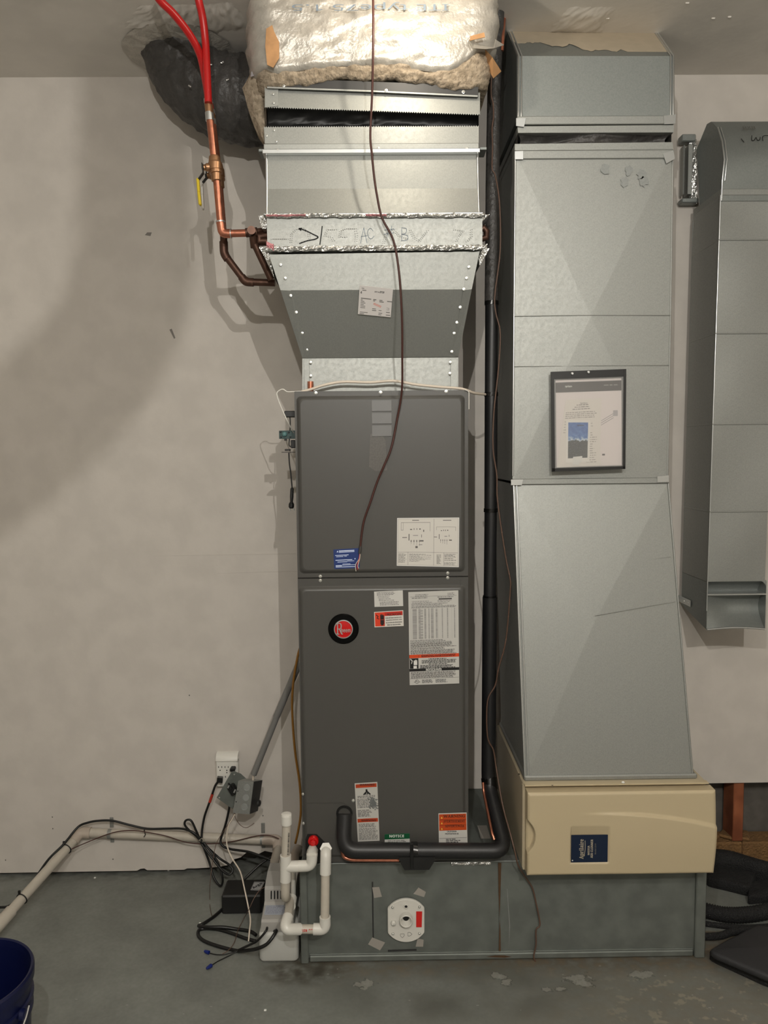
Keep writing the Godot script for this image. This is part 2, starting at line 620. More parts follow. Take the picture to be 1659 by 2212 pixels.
func room() -> void:
	var st := flat()
	span(st, Vector3(-2.7, 2.96, -0.25), Vector3(3.1, 3.1, 6.1))
	var ceil := structure("ceiling", st, M.ceiling_paint)
	# scraped joint compound round the duct openings
	st = flat()
	mud(st, Vector3(-0.7895, 2.96, 0.3109), Vector3(-0.4886, 2.96, 0.2985), Vector3(-0.5, 2.96, 0.4444), Vector3(-0.6957, 2.96, 0.4359), 26, 0.010)
	put("joint_compound", st, M.ceiling_paint, ceil)
	st = flat()
	mud(st, Vector3(-0.5528, 2.96, 0.2745), Vector3(-0.3759, 2.96, 0.3138), Vector3(-0.4154, 2.96, 0.4535), Vector3(-0.5287, 2.96, 0.4398), 12, 0.006)
	put("joint_compound", st, M.ceiling_paint, ceil)
	st = flat()
	mud(st, Vector3(0.5626, 2.96, 0.2815), Vector3(0.7437, 2.96, 0.275), Vector3(0.7488, 2.96, 0.4239), Vector3(0.6008, 2.96, 0.4247), 14, 0.004)
	put("joint_compound", st, M.ceiling_paint, ceil)
	for q in [Vector3(0.9528, 2.96, 0.4421), Vector3(0.7367, 2.96, 0.362), Vector3(1.1149, 2.96, 0.3676), Vector3(1.0675, 2.96, 0.3603)]:
		st = flat()
		box(st, q, Vector3(0.012, 0.006, 0.006), 0.002)
		put("paint_nib", st, M.ceiling_paint, ceil)
	# back wall: plasterboard with a broken lower edge on the left, cut short on the right
	st = flat()
	var edge := [Vector3(-0.9372, 0.0146, 0), Vector3(-0.9244, 0.0219, 0), Vector3(-0.9083, 0.0235, 0), Vector3(-0.8979, 0.0159, 0), Vector3(-0.7551, 0.0156, 0), Vector3(-0.7443, 0.021, 0), Vector3(-0.7157, 0.0205, 0), Vector3(-0.6263, 0.0248, 0), Vector3(-0.5796, 0.0334, 0), Vector3(-0.5612, 0.0554, 0), Vector3(-0.536, 0.0625, 0), Vector3(-0.5141, 0.0808, 0), Vector3(-0.4715, 0.0727, 0), Vector3(-0.4426, 0.0871, 0), Vector3(-0.3928, 0.0752, 0), Vector3(-0.3604, 0.0859, 0), Vector3(-0.3215, 0.063, 0)]
	var outline := [Vector3(-2.6, 2.96, 0), Vector3(-2.6, 0.012, 0)]
	outline.append_array(edge)
	outline.append_array([Vector3(-0.2, 0.06, 0), Vector3(0.98, 0.05, 0), Vector3(0.98, 2.96, 0)])
	prism(st, outline, Vector3(0, 0, -0.013))
	var wb := structure("wall_back", st, M.wall_paint)
	for row in [[Vector3(-0.8365, 1.2413, 0), Vector3(-0.3003, 1.2445, 0)], [Vector3(-0.5964, 1.1741, 0), Vector3(-0.2928, 1.1778, 0)]]:
		st = flat()
		var a: Vector3 = row[0]
		var b: Vector3 = row[1]
		prism(st, [a + Vector3(0, -0.004, 0.0002), b + Vector3(0, -0.004, 0.0002), b + Vector3(0, 0, 0.0012), a + Vector3(0, 0, 0.0006)], Vector3(0, 0, -0.0008))
		put("joint_tape", st, M.wall_paint, wb)
	for q in [Vector3(-1.2537, 0.2342, 0), Vector3(-1.2539, 0.1881, 0), Vector3(-1.4403, 0.0651, 0), Vector3(-1.0281, 0.0625, 0), Vector3(-0.4467, 0.228, 0), Vector3(-0.7156, 0.7052, 0)]:
		st = flat()
		box(st, q, Vector3(0.004, 0.005, 0.001), 0.0012)
		put("nail_dimple", st, M.ink_grey, wb)
	for q in [[Vector3(-0.8268, 2.4099, 0), Vector3(-0.8181, 2.4197, 0), Vector3(-0.8014, 2.4196, 0), Vector3(-0.8068, 2.4065, 0)], [Vector3(-0.7486, 2.0727, 0), Vector3(-0.7401, 2.076, 0), Vector3(-0.7276, 2.0425, 0), Vector3(-0.7328, 2.0392, 0)]]:
		st = flat()
		prism(st, [q[3] + Vector3(0, 0, 0.0005), q[2] + Vector3(0, 0, 0.0005), q[1] + Vector3(0, 0, 0.0005), q[0] + Vector3(0, 0, 0.0005)], Vector3(0, 0, -0.0004))
		put("scuff", st, M.scuff_grey, wb)
	st = flat()
	var low := Vector3(1.3988, 0.3346, 0)
	prism(st, [Vector3(0.98, 2.96, 0), Vector3(0.98, low.y, 0), Vector3(1.09, low.y, 0), Vector3(1.11, low.y + 0.004, 0), Vector3(1.2, low.y - 0.002, 0), Vector3(3.0, low.y, 0), Vector3(3.0, 2.96, 0)], Vector3(0, 0, -0.013))
	structure("wall_back", st, M.wall_paint)
	st = flat()
	span(st, Vector3(-2.7, -0.1, -0.25), Vector3(3.1, 3.0, -0.115))
	structure("wall_outer", st, M.cavity_board)
	st = flat()
	span(st, Vector3(-2.7, -0.1, -0.2), Vector3(-2.6, 3.0, 6.1))
	structure("wall_left", st, M.room_paint)
	st = flat()
	span(st, Vector3(3.0, -0.1, -0.2), Vector3(3.1, 3.0, 6.1))
	structure("wall_right", st, M.room_paint)
	st = flat()
	span(st, Vector3(-2.7, -0.1, 6.0), Vector3(3.1, 3.0, 6.1))
	structure("wall_front", st, M.room_paint)
	# floor: worn paint in front of the equipment, plain further off
	st = flat()
	uvquad(st, Vector3(-1.7, 0, -0.115), Vector3(1.9, 0, -0.115), Vector3(1.9, 0, 1.085), Vector3(-1.7, 0, 1.085))
	structure("floor", st, worn_floor())
	st = flat()
	span(st, Vector3(-2.6, -0.1, -0.115), Vector3(-1.7, 0, 1.085))
	span(st, Vector3(1.9, -0.1, -0.115), Vector3(3.0, 0, 1.085))
	span(st, Vector3(-2.6, -0.1, 1.085), Vector3(3.0, 0, 6.0))
	span(st, Vector3(-1.7, -0.1, -0.115), Vector3(1.9, -0.01, 1.085))
	var fl := mat("floor_paint", Color(0.465, 0.475, 0.455), 0.5)
	structure("floor", st, world_map(fl, 0.7, noise_tex(FastNoiseLite.TYPE_SIMPLEX, 0.008, [grey(0.95), grey(1)], [0.3, 0.7])))
	# timber in the opening under the right end of the plasterboard
	var sl := Vector3(1.3803, 0.1984, -0.014)
	var sr := Vector3(1.4147, 0.1979, -0.014)
	st = flat()
	span(st, Vector3(sl.x, 0.09, -0.102), Vector3(sr.x + 0.006, 2.9, -0.014), 0.003)
	var stud := put("wall_stud", st, M.stud_wood)
	tag(stud, "brown wooden wall stud in the opening below the plasterboard at the right", "stud", "", "structure")
	st = flat()
	span(st, Vector3(0.9, 0.002, -0.102), Vector3(sr.x + 0.003, 0.088, -0.010), 0.004)
	span(st, Vector3(sr.x + 0.006, 0.002, -0.102), Vector3(3.0, 0.086, -0.012), 0.004)
	for k in 5:
		box(st, Vector3(1.2 + 0.06 * k, 0.092 + 0.004 * (k % 2), -0.06), Vector3(0.07, 0.012, 0.05), 0.004, Basis(Vector3.UP, 0.3 * k) * Basis(Vector3.BACK, 0.08 * (k % 3 - 1)))
	tag(put("sill_plate", st, M.plate_wood), "stained wooden sill plate under the stud at the floor", "sill plate", "", "structure")


# a scraped patch of compound on the ceiling: short ridges inside four corners
func mud(st: SurfaceTool, a: Vector3, b: Vector3, c: Vector3, d: Vector3, count: int, h: float) -> void:
	var rows := []
	for i in 13:
		var row := []
		for k in 25:
			var u := k / 24.0
			var v := i / 12.0
			var p := a.lerp(b, u).lerp(d.lerp(c, u), v)
			var e := clampf(minf(minf(u, 1 - u), minf(v, 1 - v)) * 5.0 + noise.get_noise_2d(u * 9, v * 9) * 0.7, 0, 1)
			p.y = 2.9605 - e * (0.003 + h * maxf(0.0, noise.get_noise_2d(p.x * 45.0, p.z * 14.0) + 0.3))
			row.append(p)
		rows.append(row)
	skin(st, rows)


func worn_floor() -> StandardMaterial3D:
	var w := 1440
	var h := 480
	var im := Image.create(w, h, false, Image.FORMAT_RGB8)
	var n1 := FastNoiseLite.new()
	n1.frequency = 1.0
	n1.fractal_octaves = 5
	n1.seed = 3
	# spots where the paint has lifted: x, radius, z
	var peeled := []
	for q in [[Vector3(-0.0456, 0, 0.6321), 0.035], [Vector3(0.3621, 0, 0.6066), 0.03], [Vector3(0.3818, 0, 0.6339), 0.022], [Vector3(0.6079, 0, 0.6269), 0.045], [Vector3(0.6247, 0, 0.6437), 0.03], [Vector3(0.806, 0, 0.6108), 0.04], [Vector3(0.4997, 0, 0.665), 0.018], [Vector3(0.5438, 0, 0.668), 0.016]]: peeled.append(Vector3(q[0].x, q[1], q[0].z))
	var paint := Color(0.465, 0.475, 0.455)
	for j in h:
		var z := -0.115 + 1.2 * (j + 0.5) / h
		for i in w:
			var x := -1.7 + 3.6 * (i + 0.5) / w
			var a := n1.get_noise_2d(x * 4.0, z * 4.0)
			var b := n1.get_noise_2d(x * 16.0 + 9.0, z * 22.0)
			var c := paint * (1.0 + 0.10 * a + 0.04 * b)
			var fine := n1.get_noise_2d(x * 60.0, z * 60.0 + 5.0)
			c = c * (1.0 + 0.05 * fine)
			if z > 0.40:
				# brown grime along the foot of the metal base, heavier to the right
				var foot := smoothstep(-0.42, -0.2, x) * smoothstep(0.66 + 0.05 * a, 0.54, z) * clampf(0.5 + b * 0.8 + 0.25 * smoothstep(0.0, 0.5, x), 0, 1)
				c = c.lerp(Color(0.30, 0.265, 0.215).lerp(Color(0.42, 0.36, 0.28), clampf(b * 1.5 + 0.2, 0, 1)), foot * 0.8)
				# paint worn thin to dusty concrete on the right
				var thin := smoothstep(0.05, 0.75, x + 0.25 * a) * smoothstep(0.55, 0.68, z)
				c = c.lerp(Color(0.43, 0.415, 0.375), thin * clampf(0.55 + 0.5 * b, 0, 0.85))
				var flake := smoothstep(0.30, 0.40, n1.get_noise_2d(x * 13.0 + 40.0, z * 20.0) + 0.3 * fine) * smoothstep(0.45, 0.9, x) * smoothstep(0.58, 0.66, z)
				c = c.lerp(Color(0.56, 0.54, 0.48), flake * 0.75)
				# damp dark patches
				var damp := smoothstep(0.33, 0.12, Vector2((x - 0.22) * 0.6, (z - 0.66) * 1.7).length()) * clampf(0.5 + a * 1.3, 0, 1)
				c = c.lerp(Color(0.33, 0.335, 0.31), damp * 0.75)
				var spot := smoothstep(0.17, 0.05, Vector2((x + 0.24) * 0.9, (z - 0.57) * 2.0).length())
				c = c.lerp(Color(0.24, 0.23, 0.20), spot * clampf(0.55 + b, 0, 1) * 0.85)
			else:
				var dirt := smoothstep(0.08, 0.0, z) * clampf(0.35 + b, 0, 1)
				c = c.lerp(Color(0.24, 0.235, 0.22), dirt * 0.5)
			for q in peeled:
				var v := Vector2(x - q.x, (z - q.z) * 1.6)
				var r: float = q.y * (0.75 + 0.9 * n1.get_noise_2d(x * 22.0, z * 34.0))
				if v.length() < r: c = c.lerp(Color(0.545, 0.545, 0.515) * (1.0 + 0.1 * fine), 0.8)
				elif v.length() < r + 0.005: c = c * 0.82
			im.set_pixel(i, j, c)
	for k in 60:
		im.fill_rect(Rect2i(rng.randi_range(300, 1300), rng.randi_range(180, 470), rng.randi_range(1, 3), 1), Color(0.6, 0.6, 0.58))
	var m := picture(im, 0.5)
	m.resource_name = "worn_floor"
	return m


# ---------------------------------------------------------------- small hardware

var screw_mesh: Mesh

func screw(parent: Node, at: Vector3, n := Vector3.BACK, r := 0.006) -> void:
	if screw_mesh == null:
		var st := flat()
		turned(st, [Vector2(1.0, 0.0), Vector2(0.95, 0.35), Vector2(0.62, 0.4), Vector2(0.58, 0.75), Vector2(0.4, 0.9), Vector2(0, 0.9)], Vector3.ZERO, Vector3.UP, 12)
		st.generate_normals()
		screw_mesh = st.commit()
	var u := n.cross(Vector3.RIGHT if absf(n.x) < 0.8 else Vector3.UP).normalized()
	placed("screw", screw_mesh, M.screw_zinc, Transform3D(Basis(u * r, n.normalized() * r, u.cross(n).normalized() * r), at), parent)


# strip of sheet metal whose lower or upper edge is pinked into teeth
func pinked(st: SurfaceTool, tl: Vector3, tr: Vector3, br: Vector3, bl: Vector3, top: bool, teeth: int, size: float, back: Vector3) -> void:
	var pts := []
	if top:
		pts = [bl, br]
		for k in teeth * 2 + 1:
			pts.append(tr.lerp(tl, k / (teeth * 2.0)) + Vector3(0, -size if k % 2 else 0.0, 0))
	else:
		pts = [tr, tl]
		for k in teeth * 2 + 1:
			pts.append(bl.lerp(br, k / (teeth * 2.0)) + Vector3(0, size if k % 2 else 0.0, 0))
	prism(st, pts, back)


# crumpled strip of foil tape along a line
func crumple(st: SurfaceTool, a: Vector3, b: Vector3, hgt: float, out: Vector3, rough := 0.004, n := 60) -> void:
	var rows := []
	for i in 6:
		var row := []
		for k in n:
			var p := a.lerp(b, k / float(n - 1)) + Vector3(0, hgt * (i / 5.0 - 0.5), 0)
			var e := sin(PI * i / 5.0)
			p += out * (e * 0.004 + rough * (noise.get_noise_3d(p.x * 60.0, p.y * 160.0, p.z * 60.0) + 0.15))
			p.y += noise.get_noise_2d(p.x * 40.0, i * 3.0) * hgt * 0.22
			row.append(p)
		rows.append(row)
	skin(st, rows, false)


# ---------------------------------------------------------------- metal base duct

func floor_plenum() -> void:
	var t := thing("base_duct", "long low galvanized sheet metal base duct on the floor under both units", "duct base", Vector3(0.39, 0, 0.27))
	var x0 := -0.252
	var x1 := 1.036
	var st := flat()
	span(st, Vector3(x0 + 0.004, 0.012, 0.006), Vector3(x1 - 0.004, 0.328, 0.526), 0.003)
	put("shell", st, M.galvanized_old, t)
	st = flat()
	var e := Vector3(-0.2277, 0.2918, 0.53)
	span(st, Vector3(x0, 0.0, 0.5), Vector3(e.x, 0.318, 0.536), 0.003)
	put("end_flange", st, M.galvanized_old, t)
	st = flat()
	e = Vector3(1.0034, 0.2728, 0.53)
	span(st, Vector3(e.x, 0.0, 0.5), Vector3(x1, 0.326, 0.538), 0.003)
	put("end_flange", st, M.galvanized_old, t)
	st = flat()
	span(st, Vector3(-0.225, 0.004, 0.52), Vector3(1.0, 0.024, 0.534), 0.003)
	span(st, Vector3(-0.225, 0.024, 0.52), Vector3(1.0, 0.029, 0.531), 0.001)
	put("foot_flange", st, M.galvanized_old, t)
	st = flat()
	var sx := Vector3(0.3809, 0.2671, 0.53)
	span(st, Vector3(sx.x - 0.003, 0.02, 0.52), Vector3(sx.x + 0.003, 0.327, 0.5295), 0.001)
	put("seam", st, M.galvanized_old, t)
	st = flat()
	prism(st, [Vector3(0.3749, 0.3221, 0.53), Vector3(0.3852, 0.322, 0.53), Vector3(0.3825, 0.2212, 0.53), Vector3(0.3798, 0.1367, 0.53), Vector3(0.3766, 0.2213, 0.53)], Vector3(0, 0, -0.0004))
	tag(put("rust_streak", st, M.rust, t), "brown rust streak down the seam")
	st = flat()
	prism(st, [Vector3(0.3798, 0.1367, 0.53), Vector3(0.3829, 0.0981, 0.53), Vector3(0.3846, 0.0144, 0.53), Vector3(0.3772, 0.0115, 0.53)], Vector3(0, 0, -0.0004))
	tag(put("rust_streak", st, M.rust, t), "brown rust streak low on the seam")
	st = flat()
	prism(st, [Vector3(0.3366, 0.0137, 0.5345), Vector3(0.3662, 0.0179, 0.5345), Vector3(0.3957, 0.0174, 0.5345), Vector3(0.4179, 0.0123, 0.5345), Vector3(0.3957, 0.0096, 0.5345)], Vector3(0, 0, -0.0004))
	var rs := put("rust_streak", st, M.rust, t)
	tag(rs, "brown rust along the foot flange")
	st = flat()
	prism(st, [Vector3(0.4036, 0.2342, 0.5266), Vector3(0.4051, 0.2341, 0.5266), Vector3(0.4144, 0.1108, 0.5266), Vector3(0.4103, 0.0334, 0.5266), Vector3(0.4115, 0.1109, 0.5266)], Vector3(0, 0, -0.0004))
	put("drip_mark", st, M.galvanized, t)
	st = flat()
	crumple(st, Vector3(0.227, 0.3213, 0.53), Vector3(0.3515, 0.3225, 0.53), 0.012, Vector3.BACK, 0.003, 40)
	tag(put("foil_strip", st, M.foil_tape, t), "shiny torn foil tape on the top edge")
	st = flat()
	span(st, Vector3(-0.225, 0.3255, 0.495), Vector3(0.44, 0.3295, 0.532), 0.001)
	put("top_rail", st, M.galvanized_dull, t)
	# scored rectangle and tape left by an old patch
	for q in [[Vector3(-0.025, 0.264, 0.527), Vector3(-0.0206, 0.264, 0.527), Vector3(-0.0198, 0.0563, 0.527), Vector3(-0.0242, 0.0564, 0.527)], [Vector3(0.0243, 0.037, 0.527), Vector3(0.1159, 0.0386, 0.527), Vector3(0.1158, 0.0324, 0.527), Vector3(0.0243, 0.0308, 0.527)]]:
		st = flat()
		prism(st, [q[3], q[2], q[1], q[0]], Vector3(0, 0, -0.0004))
		put("scratch", st, M.steel_dark, t)
	for q in [[Vector3(-0.0237, 0.246, 0.5275), Vector3(-0.0017, 0.2472, 0.5275), Vector3(0.0068, 0.2149, 0.5275), Vector3(-0.0182, 0.2107, 0.5275)], [Vector3(0.1066, 0.2225, 0.5275), Vector3(0.1229, 0.2437, 0.5275), Vector3(0.1463, 0.228, 0.5275), Vector3(0.1403, 0.2112, 0.5275)], [Vector3(-0.0389, 0.057, 0.5275), Vector3(-0.0254, 0.08, 0.5275), Vector3(0.0157, 0.0623, 0.5275), Vector3(-0.0008, 0.0362, 0.5275)], [Vector3(0.1129, 0.0467, 0.5275), Vector3(0.119, 0.0745, 0.5275), Vector3(0.1382, 0.0695, 0.5275), Vector3(0.1366, 0.0463, 0.5275)]]:
		st = flat()
		prism(st, [q[3], q[2], q[1], q[0]], Vector3(0, 0, -0.0006))
		tag(put("tape_scrap", st, M.clear_tape, t), "torn scrap of clear tape")
	st = flat()
	span(st, Vector3(0.3396, 0.2877, 0.3) * Vector3(1, 0, 1) + Vector3(0, 0.3285, 0), Vector3(0.3724, 0.3315, 0.36) * Vector3(1, 0, 1) + Vector3(0, 0.3292, 0.03))
	put("tape_scrap", st, M.clear_tape, t)
	lamp_plate()


# white round-cornered plate with a socket on the front of the base
func lamp_plate() -> void:
	var c := Vector3(0.0825, 0.14, 0.53)
	var t := thing("socket_plate", "white plastic socket plate with flat sides screwed to the metal base", "plate", c)
	var st := flat()
	var r := 0.0665
	var front := []
	var bev := []
	var rear := []
	for k in 72:
		var a := TAU * k / 72.0
		var d := Vector3(clampf(cos(a) * r * 1.06, -0.0585, 0.0585), sin(a) * r * 1.08, 0)
		rear.append(c + d)
		bev.append(c + d + Vector3(0, 0, 0.006))
		front.append(c + d * 0.965 + Vector3(0, 0, 0.009))
	skin(st, [rear, bev, front], false, true)
	st.set_smooth_group(-1)
	fan(st, front)
	put("plate", st, M.pvc, t)
	st = flat()
	var s := Vector3(0.0821, 0.1494, 0.54)
	turned(st, [Vector2(0.021, 0), Vector2(0.0205, 0.016), Vector2(0.0185, 0.018), Vector2(0.0165, 0.016), Vector2(0.0125, 0.004), Vector2(0.0095, -0.002)], s, Vector3.BACK, 32)
	put("socket", st, M.pvc, t)
	st = flat()
	turned(st, [Vector2(0.0096, 0.0), Vector2(0, 0.0)], s + Vector3(0, 0.002, 0.0005), Vector3.BACK, 24)
	put("hole", st, M.ink, t)
	s = Vector3(0.0825, 0.1901, 0.539)
	st = flat()
	turned(st, [Vector2(0.0085, 0), Vector2(0.0075, 0.004), Vector2(0.005, 0.0045), Vector2(0.0045, 0.002)], s, Vector3.BACK, 20)
	put("boss", st, M.pvc, t)
	st = flat()
	turned(st, [Vector2(0.005, 0.0), Vector2(0, 0.0)], s + Vector3(0, 0, 0.0025), Vector3.BACK, 20)
	put("hole", st, M.ink, t)
	s = Vector3(0.0426, 0.1372, 0.539)
	st = flat()
	turned(st, [Vector2(0.008, 0), Vector2(0.0075, 0.009), Vector2(0.005, 0.011), Vector2(0, 0.011)], s, Vector3.BACK, 20)
	put("plug", st, M.pvc, t)
	for q in [Vector3(0.04, 0.1865, 0.5395), Vector3(0.1248, 0.1867, 0.5395), Vector3(0.0408, 0.0992, 0.5395), Vector3(0.1244, 0.0993, 0.5395)]:
		screw(t, q, Vector3.BACK, 0.0045)
	screw(t, s + Vector3(0, -0.002, 0.011), Vector3.BACK, 0.0028)
	st = flat()
	prism(st, [Vector3(0.1142, 0.1199, 0.5402), Vector3(0.1317, 0.1196, 0.5402), Vector3(0.1335, 0.1717, 0.5402), Vector3(0.1145, 0.172, 0.5402)], Vector3(0, 0, -0.0006))
	var lb := put("warning_label", st, M.print_red, t)
	tag(lb, "red rectangular label")
	st = flat()
	tube(st, [Vector3(0.0702, 0.1255, 0.543), Vector3(0.0658, 0.1302, 0.543), Vector3(0.0644, 0.1455, 0.543), Vector3(0.0659, 0.1559, 0.545)], 0.0014, 6)
	put("wire_clip", st, M.steel_bright, t)
	for q in [[Vector3(0.0701, 0.0941, 0.5395), 0.0], [Vector3(0.0921, 0.0968, 0.5395), PI / 2]]:
		st = flat()
		var p: Vector3 = q[0]
		var pts := []
		for v in [Vector2(-5, 4), Vector2(-6, 0), Vector2(-4, -4), Vector2(0, -8), Vector2(4, -4), Vector2(6, 0), Vector2(5, 4), Vector2(-5, 4)]:
			var w2: Vector2 = v.rotated(q[1]) * 0.0011
			pts.append(p + Vector3(w2.x, w2.y, 0))
		stroke(st, pts, 0.0008, Vector3.BACK)
		put("approval_mark", st, M.ink_grey, t)


# ---------------------------------------------------------------- air handler

# pressed panel: flat rim and a raised field with rounded shoulders
func pressed(st: SurfaceTool, lo: Vector3, hi: Vector3, ilo: Vector3, ihi: Vector3, z: float, r: float) -> void:
	var outer := rrect(lo.x, lo.y, hi.x, hi.y, 0.002, z)
	var edge := rrect(lo.x, lo.y, hi.x, hi.y, 0.002, z - 0.01)
	skin(st, [edge, outer, rrect(ilo.x, ilo.y, ihi.x, ihi.y, r, z)], false, true)
	var rows := []
	for s in [[0.0, 0.0], [0.0015, 0.0008], [0.004, 0.0035], [0.007, 0.0065], [0.010, 0.0083], [0.013, 0.009]]:
		rows.append(rrect(ilo.x + s[0], ilo.y + s[0], ihi.x - s[0], ihi.y - s[0], r, z + s[1]))
	skin(st, rows, true, true)
	st.set_smooth_group(-1)
	fan(st, rows[5])


func air_handler() -> void:
	var t := thing("air_handler", "tall dark grey sheet metal air handler cabinet with warning labels, standing on the metal base", "air handler", Vector3(0.02, 0.33, 0.27))
	var tl := Vector3(-0.2425, 1.7998, 0.53)
	var tr := Vector3(0.2816, 1.8066, 0.53)
	var x0: float = tl.x
	var x1: float = tr.x
	var y1: float = (tl.y + tr.y) / 2.0
	var st := flat()
	span(st, Vector3(x0, 0.3295, 0.012), Vector3(x1, y1, 0.521), 0.003)
	put("cabinet", st, M.cabinet_paint, t)
	var gap := Vector3(0.0232, 1.2374, 0.53)
	st = flat()
	pressed(st, Vector3(x0 + 0.001, gap.y + 0.002, 0), Vector3(x1 - 0.001, y1, 0), Vector3(-0.2356, 1.2516, 0.53), Vector3(0.2704, 1.7887, 0.53), 0.530, 0.014)
	var up := put("upper_panel", st, M.cabinet_paint, t)
	st = flat()
	pressed(st, Vector3(x0 + 0.001, 0.332, 0), Vector3(x1 - 0.001, gap.y - 0.002, 0), Vector3(-0.2384, 0.3497, 0.53), Vector3(0.2715, 1.2118, 0.53), 0.530, 0.014)
	var lowp := put("lower_panel", st, M.cabinet_paint, t)
	st = flat()
	span(st, Vector3(x1 - 0.026, 0.36, 0.530), Vector3(x1 - 0.0235, gap.y - 0.01, 0.5312))
	put("edge_groove", st, M.cabinet_dark, lowp)
	# lifting grip near the top, with the ghost of a peeled sticker under it
	st = flat()
	for q in [[863, 889], [891, 917], [919, 944]]:
		pass
	var g0 := Vector3(-0.0095, 1.7766, 0.5395)
	var g1 := Vector3(0.0492, 1.6644, 0.5395)
	var hh: float = (g0.y - g1.y) / 3.0
	for k in 3:
		var ya: float = g0.y - hh * k
		hexa(st, [Vector3(g0.x, ya, 0.5388), Vector3(g1.x, ya, 0.5388), Vector3(g1.x, ya - hh * 0.93, 0.5418), Vector3(g0.x, ya - hh * 0.93, 0.5418)], [Vector3(g0.x, ya, 0.536), Vector3(g1.x, ya, 0.536), Vector3(g1.x, ya - hh * 0.97, 0.536), Vector3(g0.x, ya - hh * 0.97, 0.536)])
	put("grip", st, M.cabinet_paint, up)
	st = flat()
	prism(st, [Vector3(-0.0199, 1.5761, 0.5393), Vector3(0.0009, 1.562, 0.5393), Vector3(0.0344, 1.5644, 0.5393), Vector3(0.031, 1.6534, 0.5393), Vector3(0.0133, 1.691, 0.5393), Vector3(-0.0147, 1.6732, 0.5393)], Vector3(0, 0, -0.0004))
	tag(put("tape_residue", st, world_map(mat("residue", Color(0.37, 0.36, 0.345), 0.3), 20.0, M.foil.albedo_texture), up), "glossy outline of a peeled sticker")
	# screws
	for q in [Vector3(-0.1773, 1.7978, 0.531), Vector3(0.0171, 1.7976, 0.531), Vector3(0.2146, 1.7988, 0.531), Vector3(-0.172, 1.2425, 0.531), Vector3(-0.1722, 1.2297, 0.531), Vector3(0.2175, 1.2483, 0.531), Vector3(0.2174, 1.234, 0.531), Vector3(-0.2362, 0.5564, 0.531), Vector3(-0.2363, 0.4619, 0.531), Vector3(-0.0799, 0.5372, 0.5395)]:
		screw(t, q, Vector3.BACK, 0.0052)
	# lower knock-out: opening plate and pipe ports
	st = flat()
	stroke(st, bends([Vector3(-0.2257, 0.5302, 0.5393), Vector3(-0.1045, 0.53, 0.5393), Vector3(-0.089, 0.5029, 0.5393)], 0.03), 0.0012, Vector3.BACK)
	put("plate_outline", st, M.cabinet_dark, lowp)
	st = flat()
	turned(st, [Vector2(0.026, 0.0), Vector2(0.025, 0.0035), Vector2(0.019, 0.0035), Vector2(0.0185, 0.0)], Vector3(-0.1079, 0.4955, 0.539), Vector3.BACK, 24)
	put("pipe_port", st, M.black_plastic, lowp)
	st = flat()
	prism(st, [Vector3(-0.2305, 0.4154, 0.5402), Vector3(-0.2244, 0.4304, 0.5402), Vector3(-0.1955, 0.4299, 0.5402), Vector3(-0.167, 0.3994, 0.5402), Vector3(-0.165, 0.3391, 0.5402), Vector3(-0.2318, 0.3401, 0.5402)], Vector3(0, 0, -0.002))
	tag(put("drain_plate", st, M.black_plastic, lowp), "black plate round the drain ports")
	st = flat()
	var rc := Vector3(-0.2059, 0.4107, 0.5405)
	turned(st, [Vector2(0.0165, 0), Vector2(0.0165, 0.008), Vector2(0.0145, 0.011), Vector2(0.010, 0.012), Vector2(0.0095, 0.019), Vector2(0.0075, 0.021), Vector2(0, 0.021)], rc, Vector3.BACK, 24)
	tag(put("drain_plug", st, M.red_gloss, lowp), "bright red round plug")
	# maker's badge
	var bc := Vector3(-0.1031, 1.0813, 0.539)
	st = flat()
	turned(st, [Vector2(0.0468, 0), Vector2(0.0468, 0.003), Vector2(0.044, 0.006), Vector2(0.030, 0.0065), Vector2(0.0295, 0.004)], bc, Vector3.BACK, 48)
	var badge := put("badge", st, M.badge_black, lowp)
	tag(badge, "round black badge with a red centre")
	st = flat()
	turned(st, [Vector2(0.0288, 0.004), Vector2(0.0288, 0.0085), Vector2(0.0262, 0.0088), Vector2(0.0258, 0.006)], bc, Vector3.BACK, 48)
	put("badge_ring", st, M.steel_bright, lowp)
	st = flat()
	turned(st, [Vector2(0.0262, 0.006), Vector2(0.018, 0.0075), Vector2(0, 0.0078)], bc, Vector3.BACK, 40, true)
	put("badge_centre", st, M.red_gloss, lowp)
	words("badge_lettering", "R", bc + Vector3(-0.012, 0.002, 0.0079), Vector3.RIGHT, Vector3.UP, 0.021, 0.036, M.steel_bright, lowp, false, true, 0.0015)
	words("badge_lettering", "heem", bc + Vector3(0.0075, -0.003, 0.0079), Vector3.RIGHT, Vector3.UP, 0.029, 0.013, M.steel_bright, lowp, true, false, 0.0012)
	labels_on_cabinet(up, lowp)


